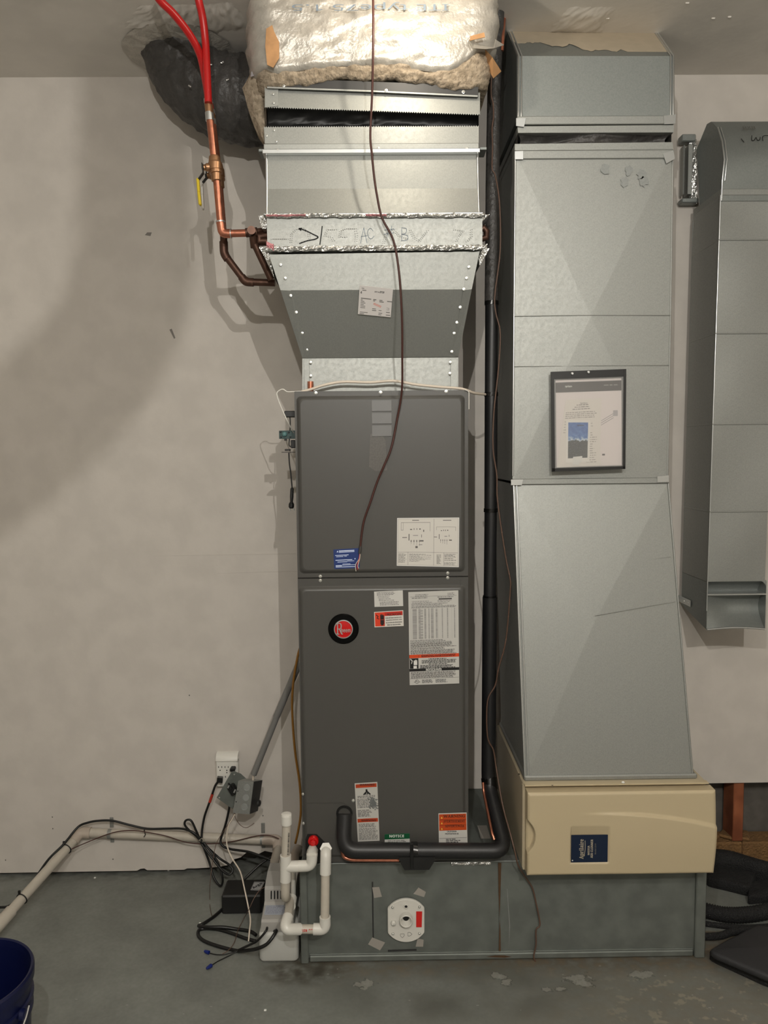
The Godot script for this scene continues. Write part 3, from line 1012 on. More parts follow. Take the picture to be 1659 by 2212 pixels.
func labels_on_cabinet(up: Node, lowp: Node) -> void:
	var z := 0.5392
	var ink := Color(0.35, 0.34, 0.33)
	# wiring diagram
	var im := page(536, 424, Color(0.80, 0.785, 0.76))
	for r in [Rect2i(0, 0, 536, 4), Rect2i(0, 420, 536, 4), Rect2i(0, 0, 4, 424), Rect2i(532, 0, 4, 424)]: im.fill_rect(r, Color(0.88, 0.88, 0.87))
	for r in [Rect2i(10, 302, 516, 2), Rect2i(318, 8, 2, 408), Rect2i(96, 304, 2, 112), Rect2i(405, 304, 2, 112), Rect2i(8, 8, 520, 1), Rect2i(8, 414, 520, 1), Rect2i(8, 8, 1, 406), Rect2i(527, 8, 1, 406)]: im.fill_rect(r, ink)
	for r in [Rect2i(130, 18, 58, 6), Rect2i(396, 20, 72, 6), Rect2i(34, 40, 2, 66), Rect2i(52, 40, 2, 66), Rect2i(36, 40, 250, 3), Rect2i(284, 40, 2, 80), Rect2i(34, 106, 20, 3), Rect2i(340, 80, 2, 30), Rect2i(340, 80, 166, 2), Rect2i(505, 80, 2, 34), Rect2i(112, 98, 18, 8), Rect2i(144, 92, 5, 14), Rect2i(168, 92, 5, 14), Rect2i(192, 94, 12, 10), Rect2i(226, 106, 8, 18), Rect2i(378, 112, 12, 6), Rect2i(400, 106, 5, 12), Rect2i(416, 106, 5, 12), Rect2i(434, 106, 8, 10), Rect2i(100, 142, 7, 58), Rect2i(362, 145, 5, 42), Rect2i(210, 148, 4, 26), Rect2i(448, 150, 4, 16), Rect2i(46, 170, 40, 6), Rect2i(320, 168, 26, 5), Rect2i(138, 154, 44, 4), Rect2i(410, 160, 24, 4), Rect2i(200, 198, 30, 12), Rect2i(450, 190, 24, 9), Rect2i(160, 250, 20, 18), Rect2i(190, 236, 30, 4)]: im.fill_rect(r, ink)
	for k in 4:
		im.fill_rect(Rect2i(118 + 24 * k, 196, 10, 18), Color(0.5, 0.49, 0.47))
		im.fill_rect(Rect2i(122 + 24 * k, 214, 2, 18 + 6 * k), ink)
		im.fill_rect(Rect2i(374 + 18 * k, 190, 7, 12), Color(0.5, 0.49, 0.47))
		im.fill_rect(Rect2i(376 + 18 * k, 202, 2, 18 + 4 * k), ink)
	print_lines(im, 14, 316, 70, 12, 7, 3, ink)
	print_lines(im, 108, 318, 200, 9, 8, 3, ink, 0.6)
	print_lines(im, 344, 320, 40, 14, 6, 3, ink)
	print_lines(im, 412, 314, 100, 4, 8, 4, ink)
	print_lines(im, 412, 350, 104, 2, 14, 5, ink)
	print_lines(im, 410, 385, 110, 4, 7, 3, ink)
	tag(sheet("wiring_diagram", [Vector3(0.064, 1.4198, 0.5392), Vector3(0.2522, 1.4194, 0.5392), Vector3(0.2506, 1.2678, 0.5392), Vector3(0.0615, 1.2741, 0.5392)], picture(im), up), "white wiring diagram sheet")
	# blue notice
	im = page(290, 250, Color(0.03, 0.17, 0.42))
	var wht := Color(0.82, 0.86, 0.95)
	for r in [Rect2i(62, 18, 172, 12), Rect2i(62, 36, 172, 8), Rect2i(18, 74, 150, 8), Rect2i(28, 92, 80, 7), Rect2i(118, 90, 30, 7), Rect2i(18, 136, 190, 9), Rect2i(234, 124, 10, 14), Rect2i(40, 160, 110, 8), Rect2i(150, 154, 80, 6), Rect2i(96, 190, 90, 6), Rect2i(18, 206, 70, 12), Rect2i(92, 202, 150, 6), Rect2i(18, 224, 220, 8)]: im.fill_rect(r, wht)
	for k in 22: im.fill_rect(Rect2i(46 - k / 2, 16 + k, k, 1), wht)
	tag(sheet("blue_label", [Vector3(-0.1308, 1.3258, 0.5392), Vector3(-0.052, 1.3292, 0.5392), Vector3(-0.0513, 1.2682, 0.5392), Vector3(-0.1288, 1.2662, 0.5392)], picture(im), up), "small blue label with white lines of print")
	# specification label
	im = page(320, 170, Color(0.78, 0.77, 0.75))
	print_lines(im, 30, 12, 230, 3, 13, 6, ink, 0.2)
	print_lines(im, 40, 54, 160, 2, 15, 5, ink, 0.5)
	print_lines(im, 50, 84, 180, 2, 16, 6, ink, 0.3)
	print_lines(im, 60, 118, 220, 3, 15, 7, ink, 0.15)
	tag(sheet("specification_label", [Vector3(-0.0084, 1.195, 0.5392), Vector3(0.0793, 1.1983, 0.5392), Vector3(0.0804, 1.1496, 0.5392), Vector3(-0.0074, 1.1477, 0.5392)], picture(im), lowp), "small white label of fine print above the orange one")
	# orange caution label
	im = page(320, 170, Color(0.82, 0.80, 0.77))
	im.fill_rect(Rect2i(8, 8, 106, 154), Color(0.83, 0.22, 0.09))
	im.fill_rect(Rect2i(114, 8, 198, 44), Color(0.75, 0.15, 0.08))
	im.fill_rect(Rect2i(110, 52, 3, 110), Color(0.3, 0.1, 0.06))
	var hand := Color(0.10, 0.05, 0.05)
	im.fill_rect(Rect2i(66, 44, 40, 96), hand)
	for k in 4: im.fill_rect(Rect2i(66 + 10 * k, 28 + 5 * absi(k - 1), 8, 30), hand)
	im.fill_rect(Rect2i(72, 138, 28, 16), hand)
	for k in 22: im.fill_rect(Rect2i(20 + k, 30 + k, 6, 8), hand)
	for k in 16: im.fill_rect(Rect2i(42 - k, 52 + k, 6, 6), hand)
	for k in 22: im.fill_rect(Rect2i(28 + k, 68 + k / 2, 6, 6), hand)
	im.fill_rect(Rect2i(72, 90, 30, 3), Color(0.83, 0.3, 0.2))
	var cq := [Vector3(-0.009, 1.132, 0.5392), Vector3(0.0803, 1.1367, 0.5392), Vector3(0.0814, 1.0878, 0.5392), Vector3(-0.008, 1.0845, 0.5392)]
	var cl := sheet("caution_label", cq, picture(im), lowp)
	tag(cl, "orange and white caution label with a hand")
	var rx: Vector3 = (cq[1] - cq[0]).normalized()
	var uy := Vector3.UP
	words("caution_lettering", "! PRECAUCION !", Vector3(0.0518, 1.1243, 0.5398), rx, uy, 0.050, 0.0085, M.ink, lowp)
	var cy := 1337.0
	for row in [[Vector3(0.0503, 1.1142, 0.5398), "Antes de hacer servicio a los"], [Vector3(0.0517, 1.107, 0.5398), "dispositivos interiores, todos"], [Vector3(0.0516, 1.0998, 0.5398), "los circuitos de alimentacion"], [Vector3(0.0516, 1.0926, 0.5398), "deben ser desconectados."]]:
		words("caution_lettering", row[1], row[0], rx, uy, 0.049 if row[1].length() > 25 else 0.042, 0.0048, M.ink, lowp)
	# rating plate
	im = page(440, 820, Color(0.74, 0.73, 0.71))
	print_lines(im, 60, 24, 130, 2, 12, 5, ink)
	print_lines(im, 345, 20, 80, 2, 14, 5, ink)
	im.fill_rect(Rect2i(16, 42, 408, 2), ink)
	print_lines(im, 30, 52, 180, 1, 12, 6, ink)
	print_lines(im, 256, 50, 160, 1, 12, 6, ink)
	im.fill_rect(Rect2i(266, 64, 116, 12), Color(0.25, 0.24, 0.23))
	print_lines(im, 30, 82, 180, 2, 12, 4, ink)
	print_lines(im, 256, 82, 130, 2, 10, 4, ink)
	print_lines(im, 26, 104, 390, 2, 10, 5, ink)
	print_lines(im, 26, 126, 400, 3, 7, 4, ink, 0.05)
	for k in 44:
		var yy := 152 + k * 6
		for col in [[34, 38], [86, 18], [102, 24 if k % 4 else 3], [138, 16], [174, 10], [196, 22], [238, 16], [292, 8], [338, 10], [400, 10]]:
			im.fill_rect(Rect2i(col[0], yy, col[1], 4), ink.lerp(Color.WHITE, 0.15 + rng.randf() * 0.2))
	for k in 11: im.fill_rect(Rect2i(20 + 40 * k, 146, 1, 272), Color(0.55, 0.54, 0.52))
	print_lines(im, 12, 424, 400, 3, 9, 5, ink, 0.5)
	print_lines(im, 12, 450, 414, 5, 8, 6, ink, 0.15)
	print_lines(im, 12, 492, 330, 2, 9, 6, ink, 0.3)
	print_lines(im, 12, 512, 414, 5, 8, 6, ink, 0.1)
	im.fill_rect(Rect2i(0, 552, 440, 30), Color(0.80, 0.26, 0.07))
	im.fill_rect(Rect2i(82, 552, 2, 30), Color(0.25, 0.1, 0.05))
	im.fill_rect(Rect2i(4, 584, 76, 90), Color(0.03, 0.03, 0.03))
	var pale := Color(0.85, 0.84, 0.82)
	im.fill_rect(Rect2i(38, 612, 32, 32), pale)
	for k in 4: im.fill_rect(Rect2i(38 + 8 * k, 596 + 4 * absi(k - 2), 7, 24), pale)
	im.fill_rect(Rect2i(36, 650, 30, 24), pale)
	for k in 16: im.fill_rect(Rect2i(8 + k, 588 + k, 6, 6), pale)
	for k in 12: im.fill_rect(Rect2i(22 - k / 2, 604 + k * 2, 6, 6), pale)
	im.fill_rect(Rect2i(36, 644, 36, 4), Color(0.03, 0.03, 0.03))
	print_lines(im, 170, 590, 170, 1, 10, 7, Color(0.1, 0.1, 0.1), 0.05)
	print_lines(im, 110, 602, 310, 3, 11, 7, Color(0.12, 0.12, 0.12), 0.15)
	print_lines(im, 170, 636, 170, 1, 10, 7, Color(0.1, 0.1, 0.1), 0.05)
	print_lines(im, 96, 648, 330, 3, 10, 7, Color(0.15, 0.15, 0.15), 0.15)
	im.fill_rect(Rect2i(0, 676, 440, 24), Color(0.02, 0.02, 0.02))
	print_lines(im, 12, 706, 416, 7, 8, 6, ink, 0.12)
	im.fill_rect(Rect2i(4, 764, 432, 2), Color(0.05, 0.05, 0.05))
	for k in 40:
		var a := TAU * k / 40.0
		im.fill_rect(Rect2i(64 + int(cos(a) * 16), 790 + int(sin(a) * 16), 3, 3), Color(0.1, 0.1, 0.1))
	im.fill_rect(Rect2i(56, 782, 5, 10), Color(0.1, 0.1, 0.1))
	im.fill_rect(Rect2i(66, 786, 4, 12), Color(0.1, 0.1, 0.1))
	im.fill_rect(Rect2i(38, 792, 10, 5), ink)
	im.fill_rect(Rect2i(84, 792, 10, 5), ink)
	print_lines(im, 110, 776, 96, 4, 8, 5, Color(0.2, 0.2, 0.2), 0.1)
	print_lines(im, 230, 776, 110, 4, 8, 5, Color(0.2, 0.2, 0.2), 0.2)
	tag(sheet("rating_plate", [Vector3(0.0962, 1.1924, 0.5392), Vector3(0.2491, 1.1965, 0.5392), Vector3(0.2516, 0.906, 0.5392), Vector3(0.0987, 0.9021, 0.5392)], picture(im), lowp), "large white rating plate with a table and an orange band")
	rx = Vector3(0.2488, 0.9994, 0.54) - Vector3(0.0978, 0.9954, 0.54)
	words("rating_lettering", "WARNING/AVERTISSEMENT", Vector3(0.1875, 0.9943, 0.5399), rx, uy, 0.106, 0.0075, M.ink, lowp)
	words("rating_lettering", "NOTICE/AVIS", Vector3(0.1731, 0.9509, 0.5399), rx, uy, 0.048, 0.007, M.print_white, lowp)
	# tall warning strip
	im = page(150, 390, Color(0.72, 0.71, 0.69))
	im.fill_rect(Rect2i(6, 8, 138, 24), Color(0.66, 0.22, 0.07))
	im.fill_rect(Rect2i(70, 44, 12, 12), Color(0.04, 0.04, 0.04))
	for k in 22:
		im.fill_rect(Rect2i(74 - k, 54 + k, 9, 6), Color(0.04, 0.04, 0.04))
		im.fill_rect(Rect2i(72 + k, 54 + k, 9, 6), Color(0.04, 0.04, 0.04))
	im.fill_rect(Rect2i(68, 66, 6, 14), Color(0.04, 0.04, 0.04))
	im.fill_rect(Rect2i(78, 66, 6, 14), Color(0.04, 0.04, 0.04))
	print_lines(im, 14, 86, 120, 2, 8, 5, ink, 0.1)
	print_lines(im, 10, 106, 120, 9, 7, 4, ink, 0.2)
	print_lines(im, 10, 180, 100, 6, 8, 5, ink, 0.3)
	for k in 240:
		var v := Vector2(rng.randfn(0, 14), rng.randfn(0, 18))
		im.fill_rect(Rect2i(clampi(112 + int(v.x), 70, 144), clampi(138 + int(v.y), 100, 180), 7, 5), Color(0.38, 0.39, 0.39))
	im.fill_rect(Rect2i(6, 238, 138, 24), Color(0.66, 0.22, 0.07))
	print_lines(im, 12, 272, 126, 3, 9, 5, ink, 0.15)
	print_lines(im, 10, 302, 130, 10, 8, 4, ink, 0.15)
	var wq := [Vector3(-0.0749, 0.5921, 0.5392), Vector3(-0.0043, 0.5956, 0.5392), Vector3(0.0012, 0.4054, 0.5392), Vector3(-0.067, 0.4034, 0.5392)]
	tag(sheet("warning_strip", wq, picture(im), lowp), "tall narrow warning label, worn in the middle")
	words("warning_lettering", "WARNING", Vector3(-0.0361, 0.5875, 0.5399), Vector3.RIGHT, uy, 0.046, 0.0058, mat("print_brown", Color(0.13, 0.04, 0.02), 0.6), lowp)
	words("warning_lettering", "WARNING", Vector3(-0.0329, 0.4724, 0.5399), Vector3.RIGHT, uy, 0.046, 0.0058, M.print_brown, lowp)
	# green notice
	im = page(160, 60, Color(0.76, 0.76, 0.74))
	im.fill_rect(Rect2i(0, 0, 160, 34), Color(0.02, 0.30, 0.17))
	print_lines(im, 20, 42, 120, 2, 8, 4, ink, 0.1)
	tag(sheet("notice_label", [Vector3(0.0173, 0.4263, 0.5392), Vector3(0.0956, 0.4281, 0.5392), Vector3(0.0955, 0.398, 0.5392), Vector3(0.017, 0.3962, 0.5392)], picture(im), lowp), "green and white notice label")
	words("notice_lettering", "NOTICE", Vector3(0.0549, 0.4201, 0.5399), Vector3.RIGHT, uy, 0.046, 0.0085, M.print_white, lowp)
	# orange warning
	im = page(190, 190, Color(0.76, 0.75, 0.73))
	im.fill_rect(Rect2i(4, 6, 182, 100), Color(0.72, 0.27, 0.07))
	im.fill_rect(Rect2i(4, 40, 182, 2), Color(0.4, 0.14, 0.05))
	im.fill_rect(Rect2i(4, 74, 182, 2), Color(0.4, 0.14, 0.05))
	for k in 3:
		for j in 10: im.fill_rect(Rect2i(20 - j / 2, 22 + 34 * k + j, j + 3, 1), Color(0.9, 0.75, 0.3))
	im.fill_rect(Rect2i(4, 152, 182, 2), ink)
	print_lines(im, 48, 158, 96, 3, 9, 5, Color(0.2, 0.2, 0.2), 0.3)
	tag(sheet("warning_label", [Vector3(0.1859, 0.4914, 0.5392), Vector3(0.2743, 0.4931, 0.5392), Vector3(0.2772, 0.3923, 0.5392), Vector3(0.187, 0.3906, 0.5392)], picture(im), lowp), "square orange and white warning label")
	words("warning_lettering", "WARNING", Vector3(0.2351, 0.482, 0.5399), Vector3.RIGHT, uy, 0.068, 0.0083, M.print_brown, lowp, true, true)
	words("warning_lettering", "AVERTISSEMENT", Vector3(0.235, 0.4655, 0.5399), Vector3.RIGHT, uy, 0.068, 0.0078, M.print_brown, lowp, true, true)
	words("warning_lettering", "ADVERTENCIA", Vector3(0.2364, 0.4505, 0.5399), Vector3.RIGHT, uy, 0.060, 0.0078, M.print_brown, lowp, true, true)
	words("warning_lettering", "CALIFORNIA", Vector3(0.2277, 0.4326, 0.5399), Vector3.RIGHT, uy, 0.030, 0.0046, M.ink, lowp)
	words("warning_lettering", "PROPOSITION 65", Vector3(0.2277, 0.425, 0.5399), Vector3.RIGHT, uy, 0.042, 0.0046, M.ink, lowp)


# ---------------------------------------------------------------- supply side: coil transition, heating coil, plenum pieces

func back_of(f: Array, z: float) -> Array:
	var out := []
	for p in f: out.append(Vector3(p.x, p.y, z))
	return out


func supply_stack() -> void:
	# transition between the cabinet and the heating coil
	var t := thing("transition_duct", "shiny galvanized transition duct widening upwards from the air handler, with a white tag on it", "duct", Vector3(0.01, 1.803, 0.27))
	var st := flat()
	var f := [Vector3(-0.2214, 1.9097, 0.47), Vector3(0.2576, 1.9089, 0.47), Vector3(0.2574, 1.8003, 0.47), Vector3(-0.2233, 1.8014, 0.47)]
	f[2].y = 1.804
	f[3].y = 1.804
	hexa(st, f, back_of(f, 0.05))
	put("collar", st, M.galvanized, t)
	var b0 := [Vector3(-0.2209, 1.9091, 0.475), Vector3(0.257, 1.9083, 0.475)]
	var m0 := [Vector3(-0.2699, 2.0889, 0.588), Vector3(0.284, 2.0879, 0.588)]
	var u0 := [Vector3(-0.2994, 2.1864, 0.602), Vector3(0.3049, 2.1918, 0.602)]
	st = flat()
	f = [m0[0], m0[1], b0[1], b0[0]]
	hexa(st, f, back_of(f, 0.05))
	f = [u0[0], u0[1], m0[1], m0[0]]
	hexa(st, f, back_of(f, 0.05))
	put("body", st, M.galvanized, t)
	# standing edges with rivets
	st = flat()
	prism(st, [u0[0] + Vector3(0, 0, 0.002), m0[0] + Vector3(0, 0, 0.002), Vector3(-0.2403, 2.087, 0.59), Vector3(-0.274, 2.1857, 0.604)], Vector3(0, 0, -0.006))
	prism(st, [m0[0] + Vector3(0, 0, 0.002), b0[0] + Vector3(0, 0, 0.002), Vector3(-0.2028, 1.9302, 0.484), Vector3(-0.2403, 2.087, 0.59)], Vector3(0, 0, -0.006))
	put("edge_strip", st, M.galvanized, t)
	st = flat()
	prism(st, [Vector3(0.2807, 2.1875, 0.604), Vector3(0.2596, 2.085, 0.59), m0[1] + Vector3(0, 0, 0.002), u0[1] + Vector3(0, 0, 0.002)], Vector3(0, 0, -0.006))
	prism(st, [Vector3(0.2596, 2.085, 0.59), Vector3(0.2365, 1.9188, 0.482), b0[1] + Vector3(0, 0, 0.002), m0[1] + Vector3(0, 0, 0.002)], Vector3(0, 0, -0.006))
	put("edge_strip", st, M.galvanized, t)
	for q in [[Vector3(-0.217, 1.9053, 0.472), Vector3(-0.2, 1.8208, 0.472)], [Vector3(0.2332, 1.9018, 0.472), Vector3(0.2544, 1.8115, 0.472)]]:
		st = flat()
		span(st, q[0] * Vector3(1, 0, 1) + Vector3(0, 1.806, 0), Vector3(q[1].x, q[0].y, q[1].z) + Vector3(0, 0, 0.002), 0.0005)
		put("collar_edge", st, M.galvanized, t)
	for q in [Vector3(-0.2671, 2.1581, 0.6), Vector3(-0.2551, 2.1214, 0.595), Vector3(-0.2415, 2.0744, 0.581), Vector3(-0.2293, 2.0321, 0.551), Vector3(-0.216, 1.9785, 0.514), Vector3(-0.2042, 1.933, 0.484), Vector3(0.2745, 2.1482, 0.6), Vector3(0.2684, 2.118, 0.595), Vector3(0.2608, 2.0874, 0.591), Vector3(0.2535, 2.0418, 0.56), Vector3(0.2469, 2.0023, 0.532), Vector3(0.2405, 1.9739, 0.513), Vector3(0.2364, 1.9228, 0.483), Vector3(-0.1957, 1.8949, 0.475), Vector3(-0.1963, 1.8543, 0.475), Vector3(0.2328, 1.8916, 0.475), Vector3(0.2314, 1.8579, 0.475)]:
		screw(t, q + Vector3(0, 0, 0.0035), Vector3.BACK, 0.0045)
	# service tag
	var im := page(300, 250, Color(0.84, 0.82, 0.81))
	var ink := Color(0.45, 0.44, 0.43)
	for r in [Rect2i(20, 18, 22, 6), Rect2i(26, 34, 36, 7), Rect2i(186, 30, 40, 5), Rect2i(18, 104, 94, 8), Rect2i(130, 104, 28, 8), Rect2i(130, 116, 18, 7), Rect2i(186, 106, 28, 7), Rect2i(186, 118, 40, 8), Rect2i(256, 108, 60, 8), Rect2i(18, 118, 18, 6), Rect2i(18, 130, 34, 6), Rect2i(18, 144, 44, 6), Rect2i(18, 158, 30, 6), Rect2i(18, 172, 44, 6), Rect2i(18, 186, 44, 6), Rect2i(126, 186, 34, 6), Rect2i(126, 200, 38, 7), Rect2i(186, 196, 26, 6), Rect2i(18, 226, 70, 6), Rect2i(186, 220, 34, 6), Rect2i(186, 234, 26, 6), Rect2i(256, 170, 22, 3), Rect2i(256, 186, 22, 3), Rect2i(276, 170, 3, 18), Rect2i(254, 206, 34, 7), Rect2i(254, 230, 40, 7), Rect2i(16, 240, 40, 6)]: im.fill_rect(r, ink)
	for k in 70:
		im.fill_rect(Rect2i(134 + k + rng.randi_range(-2, 2), 142 + k / 3 + int(9 * sin(k * 0.9)), 4, 3), Color(0.85, 0.5, 0.44))
	var q4 := [Vector3(-0.0405, 2.0987, 0.603), Vector3(0.0555, 2.0888, 0.597), Vector3(0.0491, 2.017, 0.549), Vector3(-0.0478, 2.0261, 0.555)]
	var tagm := sheet("service_tag", q4, picture(im), t, 0.0015)
	tag(tagm, "white service tag with red scribble")
	var rx: Vector3 = q4[1] - q4[0]
	var uy: Vector3 = q4[0] - q4[3]
	words("tag_lettering", "ATC 4-27-24", q4[0].lerp(q4[1], 0.6) - uy * 0.17 + Vector3(0, 0, 0.0017), rx, uy, 0.028, 0.0042, M.ink, t)
	words("tag_lettering", "4", q4[0].lerp(q4[1], 0.06) - uy * 0.24 + Vector3(0, 0, 0.0017), rx, uy, 0.004, 0.0075, M.ink, t)

	# heating coil in its case
	t = thing("heating_coil", "flat galvanized coil case with black marker writing and foil taped seams", "heating coil", Vector3(0.0, 2.2, 0.3))
	st = flat()
	f = [Vector3(-0.3032, 2.2936, 0.606), Vector3(0.3122, 2.2928, 0.606), Vector3(0.3123, 2.1946, 0.606), Vector3(-0.3026, 2.1944, 0.606)]
	hexa(st, f, back_of(f, 0.05))
	put("case", st, M.galvanized, t)
	st = flat()
	span(st, Vector3(-0.3123, 2.2983, 0.56), Vector3(0.3138, 2.2929, 0.614), 0.002)
	put("top_flange", st, M.steel_bright, t)
	st = flat()
	span(st, Vector3(-0.3143, 2.2036, 0.56), Vector3(0.3139, 2.2003, 0.614), 0.002)
	put("bottom_flange", st, M.steel_bright, t)
	st = flat()
	crumple(st, Vector3(-0.305, 2.2919, 0.612), Vector3(0.3193, 2.2896, 0.612), 0.012, Vector3.BACK, 0.005, 110)
	put("foil_strip", st, M.foil_tape, t)
	st = flat()
	crumple(st, Vector3(-0.3175, 2.1994, 0.612), Vector3(0.3248, 2.2007, 0.612), 0.015, Vector3.BACK, 0.006, 110)
	put("foil_strip", st, M.foil_tape, t)
	st = flat()
	crumple(st, Vector3(-0.303, 2.2902, 0.6175), Vector3(-0.1915, 2.2908, 0.6175), 0.006, Vector3.BACK, 0.003, 30)
	tag(put("tape_end", st, M.pink_tape, t), "pinkish torn end of the foil tape")
	st = flat()
	crumple(st, Vector3(-0.0209, 2.2899, 0.6175), Vector3(0.0382, 2.2896, 0.6175), 0.006, Vector3.BACK, 0.003, 20)
	tag(put("tape_end", st, M.pink_tape, t), "pinkish torn end of the foil tape")
	st = flat()
	crumple(st, Vector3(-0.3037, 2.2114, 0.615), Vector3(-0.2828, 2.201, 0.615), 0.018, Vector3.BACK, 0.005, 12)
	tag(put("tape_end", st, M.pink_tape, t), "pinkish torn end of the foil tape")
	st = flat()
	hexa(st, [Vector3(-0.3424, 2.3257, 0.5), Vector3(-0.3175, 2.3282, 0.5), Vector3(-0.3183, 2.2878, 0.5), Vector3(-0.3322, 2.2879, 0.5)], back_of([Vector3(-0.3424, 2.3257, 0.5), Vector3(-0.3175, 2.3282, 0.5), Vector3(-0.3183, 2.2878, 0.5), Vector3(-0.3322, 2.2879, 0.5)], 0.1))
	put("side_flap", st, M.foil_tape, t)
	st = flat()
	hexa(st, [Vector3(-0.343, 2.234, 0.5), Vector3(-0.3139, 2.2338, 0.5), Vector3(-0.2992, 2.1441, 0.5), Vector3(-0.315, 2.185, 0.5)], back_of([Vector3(-0.343, 2.234, 0.5), Vector3(-0.3139, 2.2338, 0.5), Vector3(-0.2992, 2.1441, 0.5), Vector3(-0.315, 2.185, 0.5)], 0.1))
	put("side_flap", st, M.foil_tape, t)
	st = flat()
	hexa(st, [Vector3(0.3242, 2.3246, 0.5), Vector3(0.3492, 2.3258, 0.5), Vector3(0.3326, 2.3111, 0.5), Vector3(0.327, 2.3057, 0.5)], back_of([Vector3(0.3242, 2.3246, 0.5), Vector3(0.3492, 2.3258, 0.5), Vector3(0.3326, 2.3111, 0.5), Vector3(0.327, 2.3057, 0.5)], 0.1))
	put("side_flap", st, M.foil_tape, t)
	st = flat()
	hexa(st, [Vector3(0.3243, 2.2245, 0.5), Vector3(0.3494, 2.2271, 0.5), Vector3(0.3188, 2.1742, 0.5), Vector3(0.316, 2.1947, 0.5)], back_of([Vector3(0.3243, 2.2245, 0.5), Vector3(0.3494, 2.2271, 0.5), Vector3(0.3188, 2.1742, 0.5), Vector3(0.316, 2.1947, 0.5)], 0.1))
	put("side_flap", st, M.foil_tape, t)
	st = flat()
	tube(st, [Vector3(0.317, 2.2832, 0.45), Vector3(0.3383, 2.301, 0.45), Vector3(0.3468, 2.2899, 0.45), Vector3(0.3454, 2.2719, 0.45), Vector3(0.317, 2.2624, 0.45)], 0.010, 10)
	tag(put("return_bend", st, M.copper_dark, t), "copper return bend at the right end")
	st = flat()
	tube(st, [Vector3(-0.3089, 2.2662, 0.45), Vector3(-0.3457, 2.2636, 0.45), Vector3(-0.3482, 2.2774, 0.45), Vector3(-0.3057, 2.2854, 0.45)], 0.016, 10)
	tag(put("return_bend", st, M.copper_dark, t), "dark copper return bend at the left end")
	# writing: marker arrow, faint blue pencil, dotted stencil letters
	st = flat()
	stroke(st, curve([Vector3(-0.2116, 2.257, 0.6065), Vector3(-0.1932, 2.2517, 0.6065), Vector3(-0.1723, 2.2413, 0.6065), Vector3(-0.1578, 2.2335, 0.6065), Vector3(-0.1672, 2.2271, 0.6065), Vector3(-0.1884, 2.2233, 0.6065), Vector3(-0.211, 2.2157, 0.6065)], 3), 0.0034, Vector3.BACK)
	stroke(st, [Vector3(-0.2064, 2.2518, 0.6065), Vector3(-0.2116, 2.257, 0.6065), Vector3(-0.2036, 2.2582, 0.6065)], 0.003, Vector3.BACK)
	tag(put("marker_arrow", st, M.ink, t), "black marker arrow")
	st = flat()
	stroke(st, [Vector3(-0.1455, 2.263, 0.6065), Vector3(-0.1485, 2.2399, 0.6065), Vector3(-0.1529, 2.2128, 0.6065)], 0.0032, Vector3.BACK)
	tag(put("marker_bar", st, M.ink, t), "black marker bar")
	for g in [[[Vector3(-0.0364, 2.2159, 0.6066), Vector3(-0.0322, 2.2379, 0.6066), Vector3(-0.0267, 2.2585, 0.6066)], [Vector3(-0.0267, 2.2585, 0.6066), Vector3(-0.023, 2.2378, 0.6066), Vector3(-0.0179, 2.2158, 0.6066)], [Vector3(-0.0349, 2.234, 0.6066), Vector3(-0.0177, 2.2365, 0.6066)]], [curve([Vector3(-0.0003, 2.2493, 0.6066), Vector3(-0.0082, 2.2571, 0.6066), Vector3(-0.0162, 2.2481, 0.6066), Vector3(-0.0137, 2.2326, 0.6066), Vector3(-0.0059, 2.2274, 0.6066), Vector3(0.0022, 2.2351, 0.6066)], 3)],
			[[Vector3(0.0421, 2.2619, 0.6066), Vector3(0.0392, 2.231, 0.6066)], [Vector3(0.0527, 2.2632, 0.6066), Vector3(0.0498, 2.2322, 0.6066)], [Vector3(0.0314, 2.2517, 0.6066), Vector3(0.0605, 2.2541, 0.6066)], [Vector3(0.03, 2.2401, 0.6066), Vector3(0.0591, 2.2438, 0.6066)]],
			[[Vector3(0.0817, 2.2578, 0.6066), Vector3(0.0815, 2.2217, 0.6066)], curve([Vector3(0.0817, 2.2578, 0.6066), Vector3(0.0949, 2.2552, 0.6066), Vector3(0.0922, 2.2423, 0.6066), Vector3(0.0816, 2.2398, 0.6066), Vector3(0.0975, 2.2358, 0.6066), Vector3(0.0974, 2.2242, 0.6066), Vector3(0.0801, 2.2217, 0.6066)], 3)]]:
		st = flat()
		for l in g: stroke(st, l, 0.0014, Vector3.BACK)
		put("pencil_letter", st, M.ink_blue, t)
	st = flat()
	dotted(st, [Vector3(-0.2387, 2.2184, 0.6066), Vector3(-0.2356, 2.2404, 0.6066), Vector3(-0.2248, 2.2532, 0.6066), Vector3(-0.2037, 2.2569, 0.6066), Vector3(-0.188, 2.2452, 0.6066), Vector3(-0.1832, 2.2181, 0.6066)])
	dotted(st, [Vector3(-0.1113, 2.2525, 0.6066), Vector3(-0.1338, 2.2526, 0.6066), Vector3(-0.1406, 2.2359, 0.6066), Vector3(-0.1222, 2.2307, 0.6066), Vector3(-0.1145, 2.2177, 0.6066)])
	dotted(st, [Vector3(-0.0984, 2.2331, 0.6066), Vector3(-0.0968, 2.2486, 0.6066), Vector3(-0.0809, 2.2549, 0.6066), Vector3(-0.0545, 2.2548, 0.6066), Vector3(-0.0508, 2.2354, 0.6066), Vector3(-0.0536, 2.2148, 0.6066)])
	dotted(st, [Vector3(-0.0944, 2.2318, 0.6066), Vector3(-0.0746, 2.2317, 0.6066)])
	dotted(st, [Vector3(0.0258, 2.2143, 0.6066), Vector3(0.034, 2.2401, 0.6066), Vector3(0.0513, 2.2541, 0.6066), Vector3(0.071, 2.2347, 0.6066), Vector3(0.0974, 2.2242, 0.6066)])
